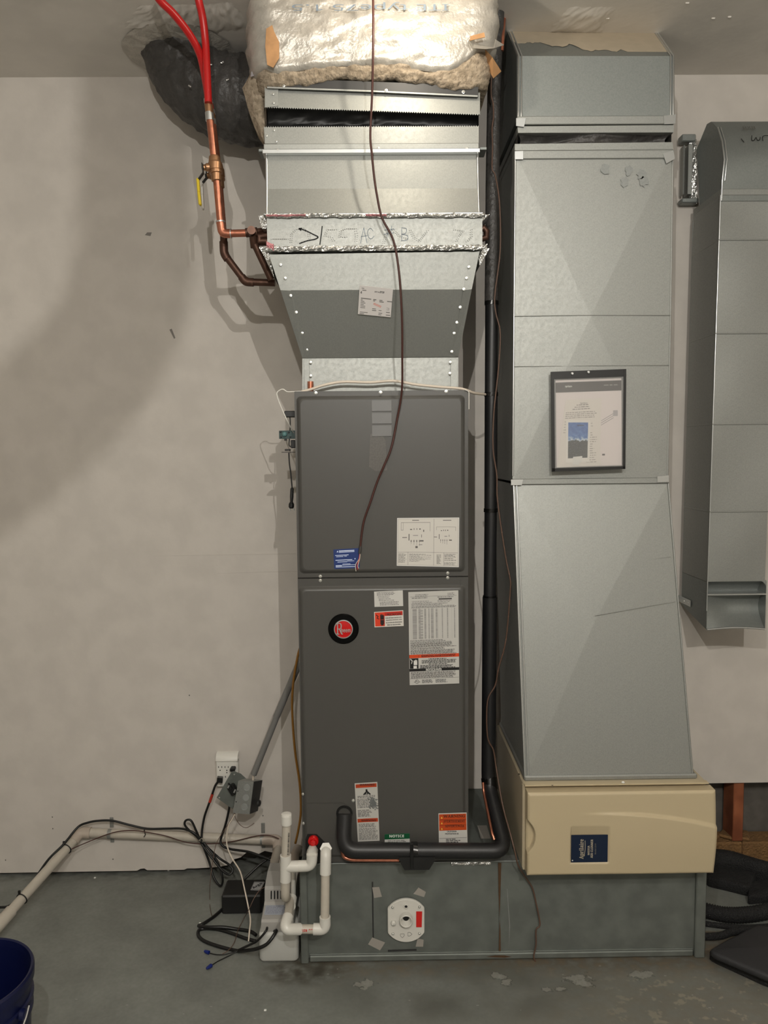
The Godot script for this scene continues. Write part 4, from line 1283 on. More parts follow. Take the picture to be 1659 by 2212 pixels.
	dotted(st, [Vector3(0.1029, 2.25, 0.6066), Vector3(0.1133, 2.2293, 0.6066), Vector3(0.1292, 2.2188, 0.6066), Vector3(0.1438, 2.2394, 0.6066), Vector3(0.1558, 2.2535, 0.6066)])
	dotted(st, [Vector3(0.23, 2.2505, 0.6066), Vector3(0.2539, 2.2465, 0.6066), Vector3(0.2406, 2.2311, 0.6066), Vector3(0.2326, 2.213, 0.6066)])
	dotted(st, [Vector3(0.2777, 2.2502, 0.6066), Vector3(0.2777, 2.2309, 0.6066), Vector3(0.2618, 2.2129, 0.6066)])
	dotted(st, [Vector3(-0.2913, 2.2278, 0.6066), Vector3(-0.2438, 2.2275, 0.6066)])
	tag(put("stencil_dots", st, M.ink_grey, t), "rows of small dark dots stencilled into large letters", "", "", "stuff")

	# short duct between the coil and the flexible joint
	t = thing("supply_duct", "galvanized supply duct section above the coil, creased across the middle", "duct", Vector3(0.0, 2.3, 0.3))
	st = flat()
	var a0 := [Vector3(-0.3081, 2.4864, 0.562), Vector3(0.3074, 2.4847, 0.562)]
	var a1 := [Vector3(-0.307, 2.3779, 0.576), Vector3(0.3083, 2.376, 0.576)]
	var a2 := [Vector3(-0.305, 2.2974, 0.602), Vector3(0.3075, 2.2953, 0.602)]
	f = [a1[0], a1[1], a2[1], a2[0]]
	hexa(st, f, back_of(f, 0.05))
	f = [a0[0], a0[1], a1[1], a1[0]]
	hexa(st, f, back_of(f, 0.05))
	put("body", st, M.galvanized, t)
	st = flat()
	tube(st, [a0[0] + Vector3(0.002, 0, 0.002), a1[0] + Vector3(0.002, 0, 0.002), a2[0] + Vector3(0.002, 0, 0.002)], 0.0035, 8)
	put("corner_seam", st, M.steel_bright, t)
	st = flat()
	tube(st, [a0[1] + Vector3(-0.004, 0, 0.002), a1[1] + Vector3(-0.004, 0, 0.002), a2[1] + Vector3(-0.004, 0, 0.002)], 0.0035, 8)
	put("corner_seam", st, M.steel_bright, t)
	st = flat()
	span(st, Vector3(-0.3124, 2.487, 0.55), Vector3(0.307, 2.5043, 0.575), 0.002)
	put("cleat", st, M.galvanized, t)
	st = flat()
	span(st, Vector3(-0.3152, 2.4869, 0.54), Vector3(0.309, 2.4753, 0.58), 0.001)
	put("cleat_lip", st, M.steel_bright, t)
	for q in [Vector3(-0.3234, 2.5033, 0.5), Vector3(0.3254, 2.5055, 0.5)]:
		st = flat()
		span(st, q + Vector3(-0.010, -0.004, -0.03), q + Vector3(0.010, 0.004, 0.03), 0.001)
		put("side_tab", st, M.galvanized_dull, t)
	for q in [Vector3(-0.2716, 2.4847, 0.576), Vector3(0.0166, 2.4885, 0.576), Vector3(0.2722, 2.4873, 0.576)]: screw(t, q, Vector3.BACK, 0.0048)

	# flexible joint: black fabric held between two pinked metal strips
	t = thing("flexible_joint", "black fabric duct joint between two metal strips with toothed edges, above the coil", "duct connector", Vector3(0.0, 2.47, 0.3))
	st = flat()
	pinked(st, Vector3(-0.3113, 2.5556, 0.566), Vector3(0.3068, 2.5555, 0.566), Vector3(0.3063, 2.5049, 0.57), Vector3(-0.3092, 2.5052, 0.57), true, 92, 0.0034, Vector3(0, 0, -0.004))
	put("lower_strip", st, M.galvanized, t)
	st = flat()
	pinked(st, Vector3(-0.3047, 2.6613, 0.578), Vector3(0.3091, 2.6412, 0.578), Vector3(0.3081, 2.5753, 0.586), Vector3(-0.3049, 2.5982, 0.586), false, 92, 0.0034, Vector3(0, 0, -0.004))
	put("upper_strip", st, M.galvanized, t)
	st = flat()
	prism(st, [Vector3(-0.3046, 2.5986, 0.588), Vector3(-0.2664, 2.6023, 0.588), Vector3(-0.2659, 2.6534, 0.584), Vector3(-0.304, 2.6561, 0.584)], Vector3(0, 0, -0.003))
	put("strip_overlap", st, M.galvanized, t)
	st = flat()
	prism(st, [Vector3(-0.3089, 2.5057, 0.572), Vector3(-0.2744, 2.5056, 0.572), Vector3(-0.2739, 2.5504, 0.569), Vector3(-0.3097, 2.5493, 0.569)], Vector3(0, 0, -0.003))
	put("strip_overlap", st, M.galvanized, t)
	var rows := []
	for i in 9:
		var row := []
		var v := i / 8.0
		for k in 40:
			var u := k / 39.0
			var p := Vector3(-0.3044, 2.5491, 0.56).lerp(Vector3(0.3076, 2.5489, 0.56), u).lerp(Vector3(-0.3014, 2.6106, 0.572).lerp(Vector3(0.306, 2.5889, 0.572), u), v)
			p.z -= sin(PI * v) * 0.03 - 0.012 * noise.get_noise_2d(u * 7.0 + v * 4.0, v * 2.5 + u * 2.0)
			row.append(p)
		rows.append(row)
	st = flat()
	skin(st, rows)
	for sx in [Vector3(-0.3044, 2.5491, 0.56), Vector3(0.3076, 2.5489, 0.56)]:
		st.set_smooth_group(-1)
		quad(st, sx, sx + Vector3(0, 0, -0.5), sx + Vector3(0, 0.075, -0.5), sx + Vector3(0, 0.075, 0))
	put("fabric", st, M.black_fabric, t)
	for q in [Vector3(-0.3031, 2.5275, 0.572), Vector3(-0.2816, 2.5428, 0.572), Vector3(-0.2754, 2.5116, 0.573), Vector3(-0.2801, 2.6347, 0.589), Vector3(-0.2793, 2.6107, 0.589)]: screw(t, q, Vector3.BACK, 0.003)


func dotted(st: SurfaceTool, pts: Array) -> void:
	for i in pts.size() - 1:
		var a: Vector3 = pts[i]
		var b: Vector3 = pts[i + 1]
		var n := maxi(2, int(a.distance_to(b) / 0.005))
		for k in n:
			var p := a.lerp(b, k / float(n))
			for s in [0.0, 0.0055]:
				var q := p + Vector3(s, s * 0.2, 0)
				prism(st, [q + Vector3(-0.0016, -0.0005, 0), q + Vector3(0.0016, -0.0005, 0), q + Vector3(0.0016, 0.0005, 0), q + Vector3(-0.0016, 0.0005, 0)], Vector3(0, 0, -0.0003))


func at_x(pts: Array, x: float) -> float:
	for k in pts.size() - 1:
		if x <= pts[k + 1].x or k == pts.size() - 2:
			return lerpf(pts[k].y, pts[k + 1].y, clampf((x - pts[k].x) / (pts[k + 1].x - pts[k].x), 0, 1))
	return 0.0


func insulated_plenum() -> void:
	var t := thing("insulated_plenum", "supply plenum wrapped in crinkled silver faced fibreglass insulation, torn along its lower edge", "duct", Vector3(0.0, 2.6, 0.3))
	var st := flat()
	span(st, Vector3(-0.285, 2.615, 0.06), Vector3(0.295, 2.959, 0.555), 0.002)
	put("duct_core", st, M.galvanized_dull, t)
	st = flat()
	hexa(st, [Vector3(-0.2961, 2.6785, 0.59), Vector3(0.3022, 2.6548, 0.59), Vector3(0.3022, 2.6257, 0.59), Vector3(-0.2966, 2.6533, 0.59)], back_of([Vector3(-0.2961, 2.6785, 0.59), Vector3(0.3022, 2.6548, 0.59), Vector3(0.3022, 2.6257, 0.59), Vector3(-0.2966, 2.6533, 0.59)], 0.55))
	put("cleat", st, M.steel_dark, t)
	st = flat()
	prism(st, [Vector3(-0.2964, 2.6498, 0.592), Vector3(-0.0043, 2.6386, 0.592), Vector3(0.3006, 2.6235, 0.592), Vector3(0.3006, 2.6273, 0.592), Vector3(-0.0043, 2.6424, 0.592), Vector3(-0.2963, 2.6536, 0.592)], Vector3(0, 0, -0.004))
	put("cleat_lip", st, M.galvanized, t)
	for q in [Vector3(-0.2492, 2.656, 0.592), Vector3(0.0403, 2.641, 0.592), Vector3(0.2598, 2.6363, 0.592)]: screw(t, q, Vector3.BACK, 0.005)
	# contour: left side from the wall, rounded corner, front, rounded corner, right side
	var lower := [Vector3(-0.2965, 2.6943, 0.63), Vector3(-0.2901, 2.6942, 0.63), Vector3(-0.275, 2.6781, 0.63), Vector3(-0.2094, 2.6865, 0.63), Vector3(-0.1514, 2.6925, 0.63), Vector3(-0.0806, 2.6984, 0.63), Vector3(0.0081, 2.7018, 0.63), Vector3(0.0815, 2.6966, 0.63), Vector3(0.1562, 2.684, 0.63), Vector3(0.2168, 2.6813, 0.63), Vector3(0.2478, 2.6948, 0.63), Vector3(0.2813, 2.7218, 0.63), Vector3(0.3161, 2.7365, 0.63)]
	var wool := [Vector3(-0.3159, 2.6492, 0.61), Vector3(-0.2938, 2.6504, 0.61), Vector3(-0.251, 2.6527, 0.61), Vector3(-0.212, 2.6563, 0.61), Vector3(-0.1782, 2.6549, 0.61), Vector3(-0.1469, 2.6623, 0.61), Vector3(-0.113, 2.6709, 0.61), Vector3(-0.0753, 2.6745, 0.61), Vector3(-0.0299, 2.6693, 0.61), Vector3(0.0325, 2.6691, 0.61), Vector3(0.0612, 2.6727, 0.61), Vector3(0.1079, 2.6601, 0.61), Vector3(0.1457, 2.6624, 0.61), Vector3(0.1848, 2.6523, 0.61), Vector3(0.2238, 2.6434, 0.61), Vector3(0.2578, 2.642, 0.61), Vector3(0.2826, 2.6469, 0.61), Vector3(0.3047, 2.6506, 0.61)]
	var outer := func(out: float) -> Array:
		var path := []
		var xl := -0.305 - out
		var xr := 0.306 + out
		var zf := 0.575 + out
		for k in 9: path.append(Vector3(xl, 0, lerpf(0.08, zf - 0.12, k / 8.0)))
		for k in 5: path.append(Vector3(xl + 0.07 - cos(k / 4.0 * PI / 2) * 0.07, 0, zf - 0.12 + sin(k / 4.0 * PI / 2) * 0.12))
		for k in range(1, 50): path.append(Vector3(lerpf(xl + 0.07, xr - 0.05, k / 50.0), 0, zf))
		for k in 5: path.append(Vector3(xr - 0.05 + sin(k / 4.0 * PI / 2) * 0.05, 0, zf - 0.05 + cos(k / 4.0 * PI / 2) * 0.05))
		for k in range(1, 9): path.append(Vector3(xr, 0, lerpf(zf - 0.05, 0.08, k / 8.0)))
		return path
	var pf: Array = outer.call(0.045)
	var rows := []
	for i in 34:
		var v := i / 33.0
		var row := []
		for p in pf:
			var lo := at_x(lower, p.x)
			if p.z < 0.5: lo = lower[0].y if p.x < 0 else lower[12].y
			var q := Vector3(p.x, lerpf(lo, 2.958, v), p.z)
			var c := Vector3(signf(p.x) if absf(p.x) > 0.3 else 0.0, 0, 1.0 if p.z > 0.55 else 0.0).normalized()
			var wrinkle := noise.get_noise_3d(q.x * 9.0, q.y * 26.0, q.z * 9.0) * 0.007 + noise.get_noise_3d(q.x * 34.0 + q.y * 12.0, q.y * 34.0, q.z * 20.0) * 0.0035 + 0.003 * absf(noise.get_noise_3d(q.x * 60.0, q.y * 18.0, 4.0))
			q += c * (wrinkle + 0.014 * sin(PI * clampf(v * 1.1, 0, 1)) - (0.012 if i == 0 else 0.0))
			row.append(q)
		rows.append(row)
	st = flat()
	skin(st, rows)
	put("foil_facing", st, M.foil, t)
	# the batt showing under the facing
	var pw: Array = outer.call(0.038)
	rows = []
	for i in 12:
		var v := i / 11.0
		var row := []
		for p in pw:
			var lo := at_x(wool, p.x)
			var hi := at_x(lower, p.x) + 0.02
			if p.z < 0.5:
				lo = wool[0].y if p.x < 0 else wool[17].y
				hi = (lower[0].y if p.x < 0 else lower[12].y) + 0.02
			lo += 0.006 * noise.get_noise_2d(p.x * 60.0, p.z * 60.0)
			var q := Vector3(p.x, lerpf(lo, hi, v), p.z)
			var c := Vector3(signf(p.x) if absf(p.x) > 0.3 else 0.0, 0, 1.0 if p.z > 0.55 else 0.0).normalized()
			q += c * (noise.get_noise_3d(q.x * 30.0, q.y * 70.0, q.z * 30.0) * 0.010 - 0.02 * pow(1.0 - v, 3.0))
			row.append(q)
		rows.append(row)
	var under := []
	for p in rows[0]: under.append(Vector3(clampf(p.x, -0.285, 0.295), p.y + 0.004, minf(p.z, 0.57)))
	rows.push_front(under)
	st = flat()
	skin(st, rows)
	tag(put("fibreglass_batt", st, M.glass_wool, t), "tan fibreglass showing under the torn facing")
	# loose batt hanging down on the left
	rows = []
	var la := [Vector3(-0.3468, 2.7444, 0.5), Vector3(-0.3722, 2.7052, 0.5), Vector3(-0.3807, 2.6896, 0.5), Vector3(-0.3732, 2.6633, 0.5), Vector3(-0.3657, 2.6317, 0.5), Vector3(-0.3529, 2.5921, 0.5), Vector3(-0.34, 2.5604, 0.5), Vector3(-0.3227, 2.5351, 0.5)]
	var ra := [Vector3(-0.3021, 2.7298, 0.53), Vector3(-0.3043, 2.6911, 0.53), Vector3(-0.306, 2.6756, 0.53), Vector3(-0.3119, 2.6497, 0.53), Vector3(-0.3139, 2.6186, 0.53), Vector3(-0.3134, 2.5795, 0.53), Vector3(-0.314, 2.5482, 0.53), Vector3(-0.3133, 2.5208, 0.53)]
	for i in 8:
		var row := []
		for k in 7:
			var p: Vector3 = la[i].lerp(ra[i], k / 6.0)
			p.z += 0.035 * sin(PI * k / 6.0) * (1.0 - i / 9.0) + 0.012 * noise.get_noise_2d(p.x * 60.0, p.y * 60.0)
			row.append(p)
		rows.push_front(row)
	st = flat()
	skin(st, rows)
	for r in rows.size(): rows[r] = rows[r].map(func(p: Vector3) -> Vector3: return p + Vector3(0.0, 0, -0.03))
	var rev := []
	for r in rows: 
		var rr: Array = r.duplicate()
		rr.reverse()
		rev.append(rr)
	skin(st, rev)
	tag(put("hanging_batt", st, M.glass_wool, t), "ragged strip of fibreglass hanging at the left side")
	# plastic facing at the left corner, tape and paper scraps
	flap(t, "film_flap", M.plastic_film, [Vector3(-0.3477, 2.6953, 0.56), Vector3(-0.3143, 2.7053, 0.56), Vector3(-0.2964, 2.7213, 0.6), Vector3(-0.2876, 2.7608, 0.62), Vector3(-0.2865, 2.8047, 0.63), Vector3(-0.2976, 2.8492, 0.6), Vector3(-0.3153, 2.8369, 0.57), Vector3(-0.3301, 2.7614, 0.57)], "greyish plastic facing at the left corner")
	flap(t, "tape_flap", M.kraft_paper, [Vector3(-0.2929, 2.7384, 0.64), Vector3(-0.2888, 2.6894, 0.64), Vector3(-0.2723, 2.682, 0.64), Vector3(-0.2552, 2.7077, 0.64), Vector3(-0.2544, 2.7505, 0.64), Vector3(-0.2679, 2.7774, 0.64), Vector3(-0.2726, 2.7944, 0.64), Vector3(-0.2893, 2.7848, 0.64)], "orange tan tape at the left corner")
	flap(t, "tape_flap", M.kraft_paper, [Vector3(-0.2999, 2.8469, 0.62), Vector3(-0.2846, 2.8395, 0.62), Vector3(-0.2507, 2.8688, 0.62), Vector3(-0.2452, 2.8883, 0.62), Vector3(-0.2772, 2.8884, 0.62), Vector3(-0.2878, 2.8713, 0.62)], "orange tan tape at the top left corner")
	flap(t, "tape_flap", M.kraft_paper, [Vector3(0.319, 2.7965, 0.6), Vector3(0.3308, 2.784, 0.6), Vector3(0.3268, 2.8437, 0.6), Vector3(0.328, 2.9056, 0.6), Vector3(0.315, 2.9057, 0.6), Vector3(0.3163, 2.8562, 0.6)], "orange tan tape up the right corner")
	flap(t, "paper_flap", M.kraft_paper, [Vector3(0.3175, 2.7391, 0.62), Vector3(0.3383, 2.7167, 0.62), Vector3(0.3688, 2.696, 0.585), Vector3(0.3472, 2.6795, 0.58), Vector3(0.3339, 2.7011, 0.58), Vector3(0.3259, 2.7163, 0.58)], "brown paper facing curling out at the right")
	flap(t, "foil_flap", M.foil, [Vector3(0.2688, 2.7496, 0.648), Vector3(0.2803, 2.7276, 0.648), Vector3(0.3161, 2.725, 0.648), Vector3(0.345, 2.7465, 0.61), Vector3(0.3773, 2.7704, 0.58), Vector3(0.3517, 2.774, 0.6), Vector3(0.3256, 2.7866, 0.6), Vector3(0.2969, 2.7941, 0.6)], "silver pointed flap at the right")
	flap(t, "tape_flap", M.kraft_paper, [Vector3(0.2696, 2.7451, 0.652), Vector3(0.29, 2.7499, 0.652), Vector3(0.3129, 2.7547, 0.652), Vector3(0.3104, 2.7669, 0.652), Vector3(0.29, 2.7621, 0.652), Vector3(0.2721, 2.7572, 0.652)], "orange tan tape on the silver flap")
	words("stencil_lettering", "ITE type75 1.5", Vector3(-0.0019, 2.839, 0.646), Vector3.LEFT, Vector3.DOWN, 0.43, 0.022, M.ink_blue, t, false)


# a curling scrap with a little thickness
func flap(t: Node, called: String, m: Material, pts: Array, label: String) -> void:
	var st := flat()
	prism(st, pts, Vector3(0, 0, -0.002))
	tag(put(called, st, m, t), label)


# ---------------------------------------------------------------- return side

# panel creased from corner to corner; the middle stands proud
func cross_broken(st: SurfaceTool, f: Array, c: Vector3, inset := 0.04) -> void:
	st.set_smooth_group(-1)
	for k in 4:
		var j := (k + 1) % 4
		tri(st, c, f[j], f[k])


func drive_cleat(t: Node, called: String, a: Vector3, b: Vector3, out: float, tabs: Array) -> void:
	var st := flat()
	span(st, Vector3(minf(a.x, b.x), minf(a.y, b.y), a.z - 0.01), Vector3(maxf(a.x, b.x), maxf(a.y, b.y), a.z + out), 0.002)
	put(called, st, M.galvanized, t)
	for q in tabs:
		st = flat()
		prism(st, [q[0], q[1], q[2], q[3]], Vector3(0, 0, -0.002))
		put("bent_tab", st, M.steel_bright, t)


func return_stack() -> void:
	# elbow at the ceiling
	var t := thing("return_elbow", "galvanized duct elbow slanting back into the ceiling at the top of the return duct", "duct", Vector3(0.67, 2.6, 0.25))
	var st := flat()
	var f := [Vector3(0.4378, 2.8033, 0.452), Vector3(0.9131, 2.8016, 0.452), Vector3(0.9167, 2.6281, 0.452), Vector3(0.4386, 2.6234, 0.452)]
	hexa(st, f, back_of(f, 0.05))
	put("body", st, M.galvanized_dull, t)
	var s := [Vector3(0.4378, 2.8033, 0.452), Vector3(0.9131, 2.8016, 0.452)]
	var c0 := Vector3(0.4369, 2.962, 0.2838)
	var c1 := Vector3(0.9299, 2.962, 0.27)
	st = flat()
	hexa(st, [c0, c1, s[1], s[0]], back_of([c0, c1, s[1], s[0]], 0.05))
	put("slanted_top", st, M.galvanized_dull, t)
	# smears of tan joint compound on the slope
	st = flat()
	var dn: Vector3 = ((c0 - s[0]) as Vector3).normalized()
	var nn := Vector3.RIGHT.cross(dn).normalized()
	var edge := []
	for k in 61:
		var u := k / 60.0
		var v := 0.62 - 0.5 * clampf(u * 1.3 + noise.get_noise_2d(u * 7.0, 3.0) * 0.4, 0, 0.9)
		edge.append(s[0].lerp(s[1], u).lerp(c0.lerp(c1, u), clampf(v, 0.08, 0.9)) + nn * 0.001)
	var poly := edge.duplicate()
	poly.append(c1 + nn * 0.001)
	poly.append(c0 + nn * 0.001)
	prism(st, poly, -nn * 0.0008)
	tag(put("compound_smear", st, world_map(mat("compound", Color(0.70, 0.65, 0.57), 0.75), 5.0, M.ceiling_paint.albedo_texture), t), "tan smear of joint compound")
	for q in [[s[0], f[3], c0, 0.004], [s[1], f[2], c1, -0.004]]:
		st = flat()
		var dx := Vector3(q[3], 0, 0.001)
		tube(st, [q[2] + dx, q[0] + dx, q[1] + dx], 0.0035, 8)
		put("corner_seam", st, M.steel_bright, t)
		st = flat()
		tube(st, [q[2] + dx * 3.2, q[0] + dx * 3.2, q[1] + dx * 3.2], 0.0025, 8)
		put("corner_seam", st, M.steel_bright, t)
	drive_cleat(t, "cleat", Vector3(0.4373, 2.6018, 0.452), Vector3(0.9154, 2.6268, 0.452), 0.006, [[Vector3(0.4341, 2.5964, 0.462), Vector3(0.4579, 2.5936, 0.462), Vector3(0.4633, 2.6191, 0.462), Vector3(0.434, 2.6192, 0.462)], [Vector3(0.8825, 2.5998, 0.462), Vector3(0.9162, 2.601, 0.462), Vector3(0.917, 2.628, 0.462), Vector3(0.8806, 2.6241, 0.462)]])
	# fabric joint
	t = thing("flexible_joint", "creased black fabric duct joint in the return duct, between two metal bands", "duct connector", Vector3(0.67, 2.55, 0.25))
	st = flat()
	hexa(st, [Vector3(0.4396, 2.5979, 0.455), Vector3(0.9147, 2.5998, 0.455), Vector3(0.9138, 2.5782, 0.455), Vector3(0.4411, 2.5789, 0.455)], back_of([Vector3(0.4396, 2.5979, 0.455), Vector3(0.9147, 2.5998, 0.455), Vector3(0.9138, 2.5782, 0.455), Vector3(0.4411, 2.5789, 0.455)], 0.05))
	put("upper_band", st, M.galvanized, t)
	st = flat()
	hexa(st, [Vector3(0.4319, 2.5476, 0.452), Vector3(0.9127, 2.5508, 0.452), Vector3(0.9145, 2.5304, 0.452), Vector3(0.432, 2.5286, 0.452)], back_of([Vector3(0.4319, 2.5476, 0.452), Vector3(0.9127, 2.5508, 0.452), Vector3(0.9145, 2.5304, 0.452), Vector3(0.432, 2.5286, 0.452)], 0.05))
	put("lower_band", st, M.galvanized, t)
	var rows := []
	for i in 10:
		var row := []
		var v := i / 9.0
		for k in 44:
			var u := k / 43.0
			var p := Vector3(0.4351, 2.5416, 0.45).lerp(Vector3(0.9122, 2.5448, 0.45), u).lerp(Vector3(0.4416, 2.5842, 0.452).lerp(Vector3(0.9134, 2.5834, 0.452), u), v)
			var pinch := 0.006 + 0.03 * sin(PI * v) * (0.6 + 0.4 * sin(u * 9.0))
			p.z -= pinch - 0.010 * noise.get_noise_2d(u * 6.0, v * 3.0 + u)
			p.x -= (u - 0.5) * 0.03 * sin(PI * v)
			row.append(p)
		rows.append(row)
	st = flat()
	skin(st, rows)
	for sx in [Vector3(0.4426, 2.5427, 0.44), Vector3(0.9132, 2.546, 0.44)]:
		st.set_smooth_group(-1)
		quad(st, sx, sx + Vector3(0, 0, -0.38), sx + Vector3(0, 0.06, -0.38), sx + Vector3(0, 0.06, 0))
	put("fabric", st, M.black_film, t)
	# long straight duct
	t = thing("return_duct", "tall straight galvanized return duct with a creased X across its front", "duct", Vector3(0.67, 1.53, 0.25))
	f = [Vector3(0.4324, 2.528, 0.45), Vector3(0.9153, 2.5312, 0.45), Vector3(0.9201, 1.5294, 0.45), Vector3(0.4296, 1.5238, 0.45)]
	st = flat()
	hexa(st, f, back_of(f, 0.05), false)
	cross_broken(st, f, Vector3(0.6687, 2.031, 0.459))
	put("body", st, M.galvanized, t)
	for y in [[Vector3(0.4327, 2.0338, 0.4525), Vector3(0.6686, 2.0338, 0.4595), Vector3(0.9161, 2.0333, 0.4525)], [Vector3(0.4305, 1.88, 0.4525), Vector3(0.7043, 1.8802, 0.457), Vector3(0.9163, 1.8805, 0.4525)]]:
		st = flat()
		tube(st, y, 0.0012, 6)
		put("bead", st, M.galvanized, t)
	drive_cleat(t, "cleat", Vector3(0.4325, 2.5021, 0.45), Vector3(0.9168, 2.5271, 0.45), 0.006, [[Vector3(0.4309, 2.5002, 0.459), Vector3(0.4562, 2.5001, 0.459), Vector3(0.456, 2.5245, 0.459), Vector3(0.4308, 2.5232, 0.459)], [Vector3(0.893, 2.4857, 0.459), Vector3(0.9181, 2.4992, 0.459), Vector3(0.9134, 2.5237, 0.459), Vector3(0.8811, 2.5157, 0.459)]])
	st = flat()
	for q in [Vector3(0.4342, 2.4793, 0.449), Vector3(0.4348, 2.0344, 0.449)]: pass
	tube(st, [Vector3(0.4337, 2.5018, 0.451), Vector3(0.4316, 2.0243, 0.451), Vector3(0.4308, 1.5413, 0.451)], 0.003, 8)
	put("corner_seam", st, M.steel_bright, t)
	st = flat()
	tube(st, [Vector3(0.9145, 2.4998, 0.45), Vector3(0.9173, 2.021, 0.45), Vector3(0.9184, 1.5367, 0.45)], 0.0025, 8)
	put("corner_seam", st, M.galvanized, t)
	# greasy hand marks
	for q in [Vector3(0.7082, 2.4731, 0.4548), Vector3(0.779, 2.4673, 0.4548), Vector3(0.8173, 2.4562, 0.4548), Vector3(0.8248, 2.4343, 0.4548), Vector3(0.7682, 2.4332, 0.4548)]:
		st = flat()
		var ring := []
		for k in 14:
			var a := TAU * k / 14.0
			ring.append(q + Vector3(cos(a) * 0.016, sin(a) * 0.019, 0) * (0.8 + 0.5 * noise.get_noise_2d(cos(a) + q.x * 9.0, sin(a) + q.y * 9.0)))
		prism(st, ring, Vector3(0, 0, -0.0003))
		put("hand_mark", st, M.grease, t)
	drive_cleat(t, "cleat", Vector3(0.4296, 1.5136, 0.45), Vector3(0.9215, 1.5323, 0.45), 0.008, [[Vector3(0.4231, 1.5127, 0.462), Vector3(0.4565, 1.5124, 0.462), Vector3(0.4607, 1.5298, 0.462), Vector3(0.4231, 1.5301, 0.462)], [Vector3(0.8822, 1.5171, 0.462), Vector3(0.9186, 1.5182, 0.462), Vector3(0.9182, 1.5385, 0.462), Vector3(0.8819, 1.5359, 0.462)]])
	# offset piece that widens towards the air cleaner
	t = thing("return_transition", "galvanized offset duct widening down onto the cream air cleaner", "duct", Vector3(0.7, 0.612, 0.25))
	f = [Vector3(0.434, 1.515, 0.45), Vector3(0.9203, 1.5148, 0.45), Vector3(0.9686, 0.6149, 0.57), Vector3(0.4533, 0.6103, 0.57)]
	st = flat()
	var fb := [Vector3(f[0].x, f[0].y, 0.05), Vector3(f[1].x, f[1].y, 0.05), Vector3(f[2].x, f[2].y, 0.11), Vector3(f[3].x, f[3].y, 0.11)]
	hexa(st, f, fb, false)
	cross_broken(st, f, Vector3(0.6738, 1.0863, 0.518))
	put("body", st, M.galvanized, t)
	for y in [[Vector3(0.4399, 1.2289, 0.488), Vector3(0.9211, 1.2843, 0.483)], [Vector3(0.6747, 1.1083, 0.519), Vector3(0.9296, 1.1457, 0.502)]]:
		st = flat()
		tube(st, y, 0.001, 6)
		put("bead", st, M.galvanized, t)
	st = flat()
	tube(st, [f[0] + Vector3(-0.002, 0, 0.002), f[3] + Vector3(-0.002, 0, 0.002)], 0.004, 8)
	put("corner_seam", st, M.steel_bright, t)
	st = flat()
	tube(st, [f[0] + Vector3(0.008, 0, 0.002), f[3] + Vector3(0.008, 0, 0.002)], 0.003, 8)
	put("corner_seam", st, M.steel_bright, t)
	st = flat()
	tube(st, [f[1] + Vector3(0, 0, 0.001), f[2] + Vector3(0, 0, 0.001)], 0.003, 8)
	put("corner_seam", st, M.galvanized, t)
	st = flat()
	span(st, Vector3(f[3].x - 0.006, 0.6075, 0.10), Vector3(f[2].x + 0.012, 0.624, 0.578), 0.004)
	put("base_flange", st, M.galvanized, t)
	pouch()


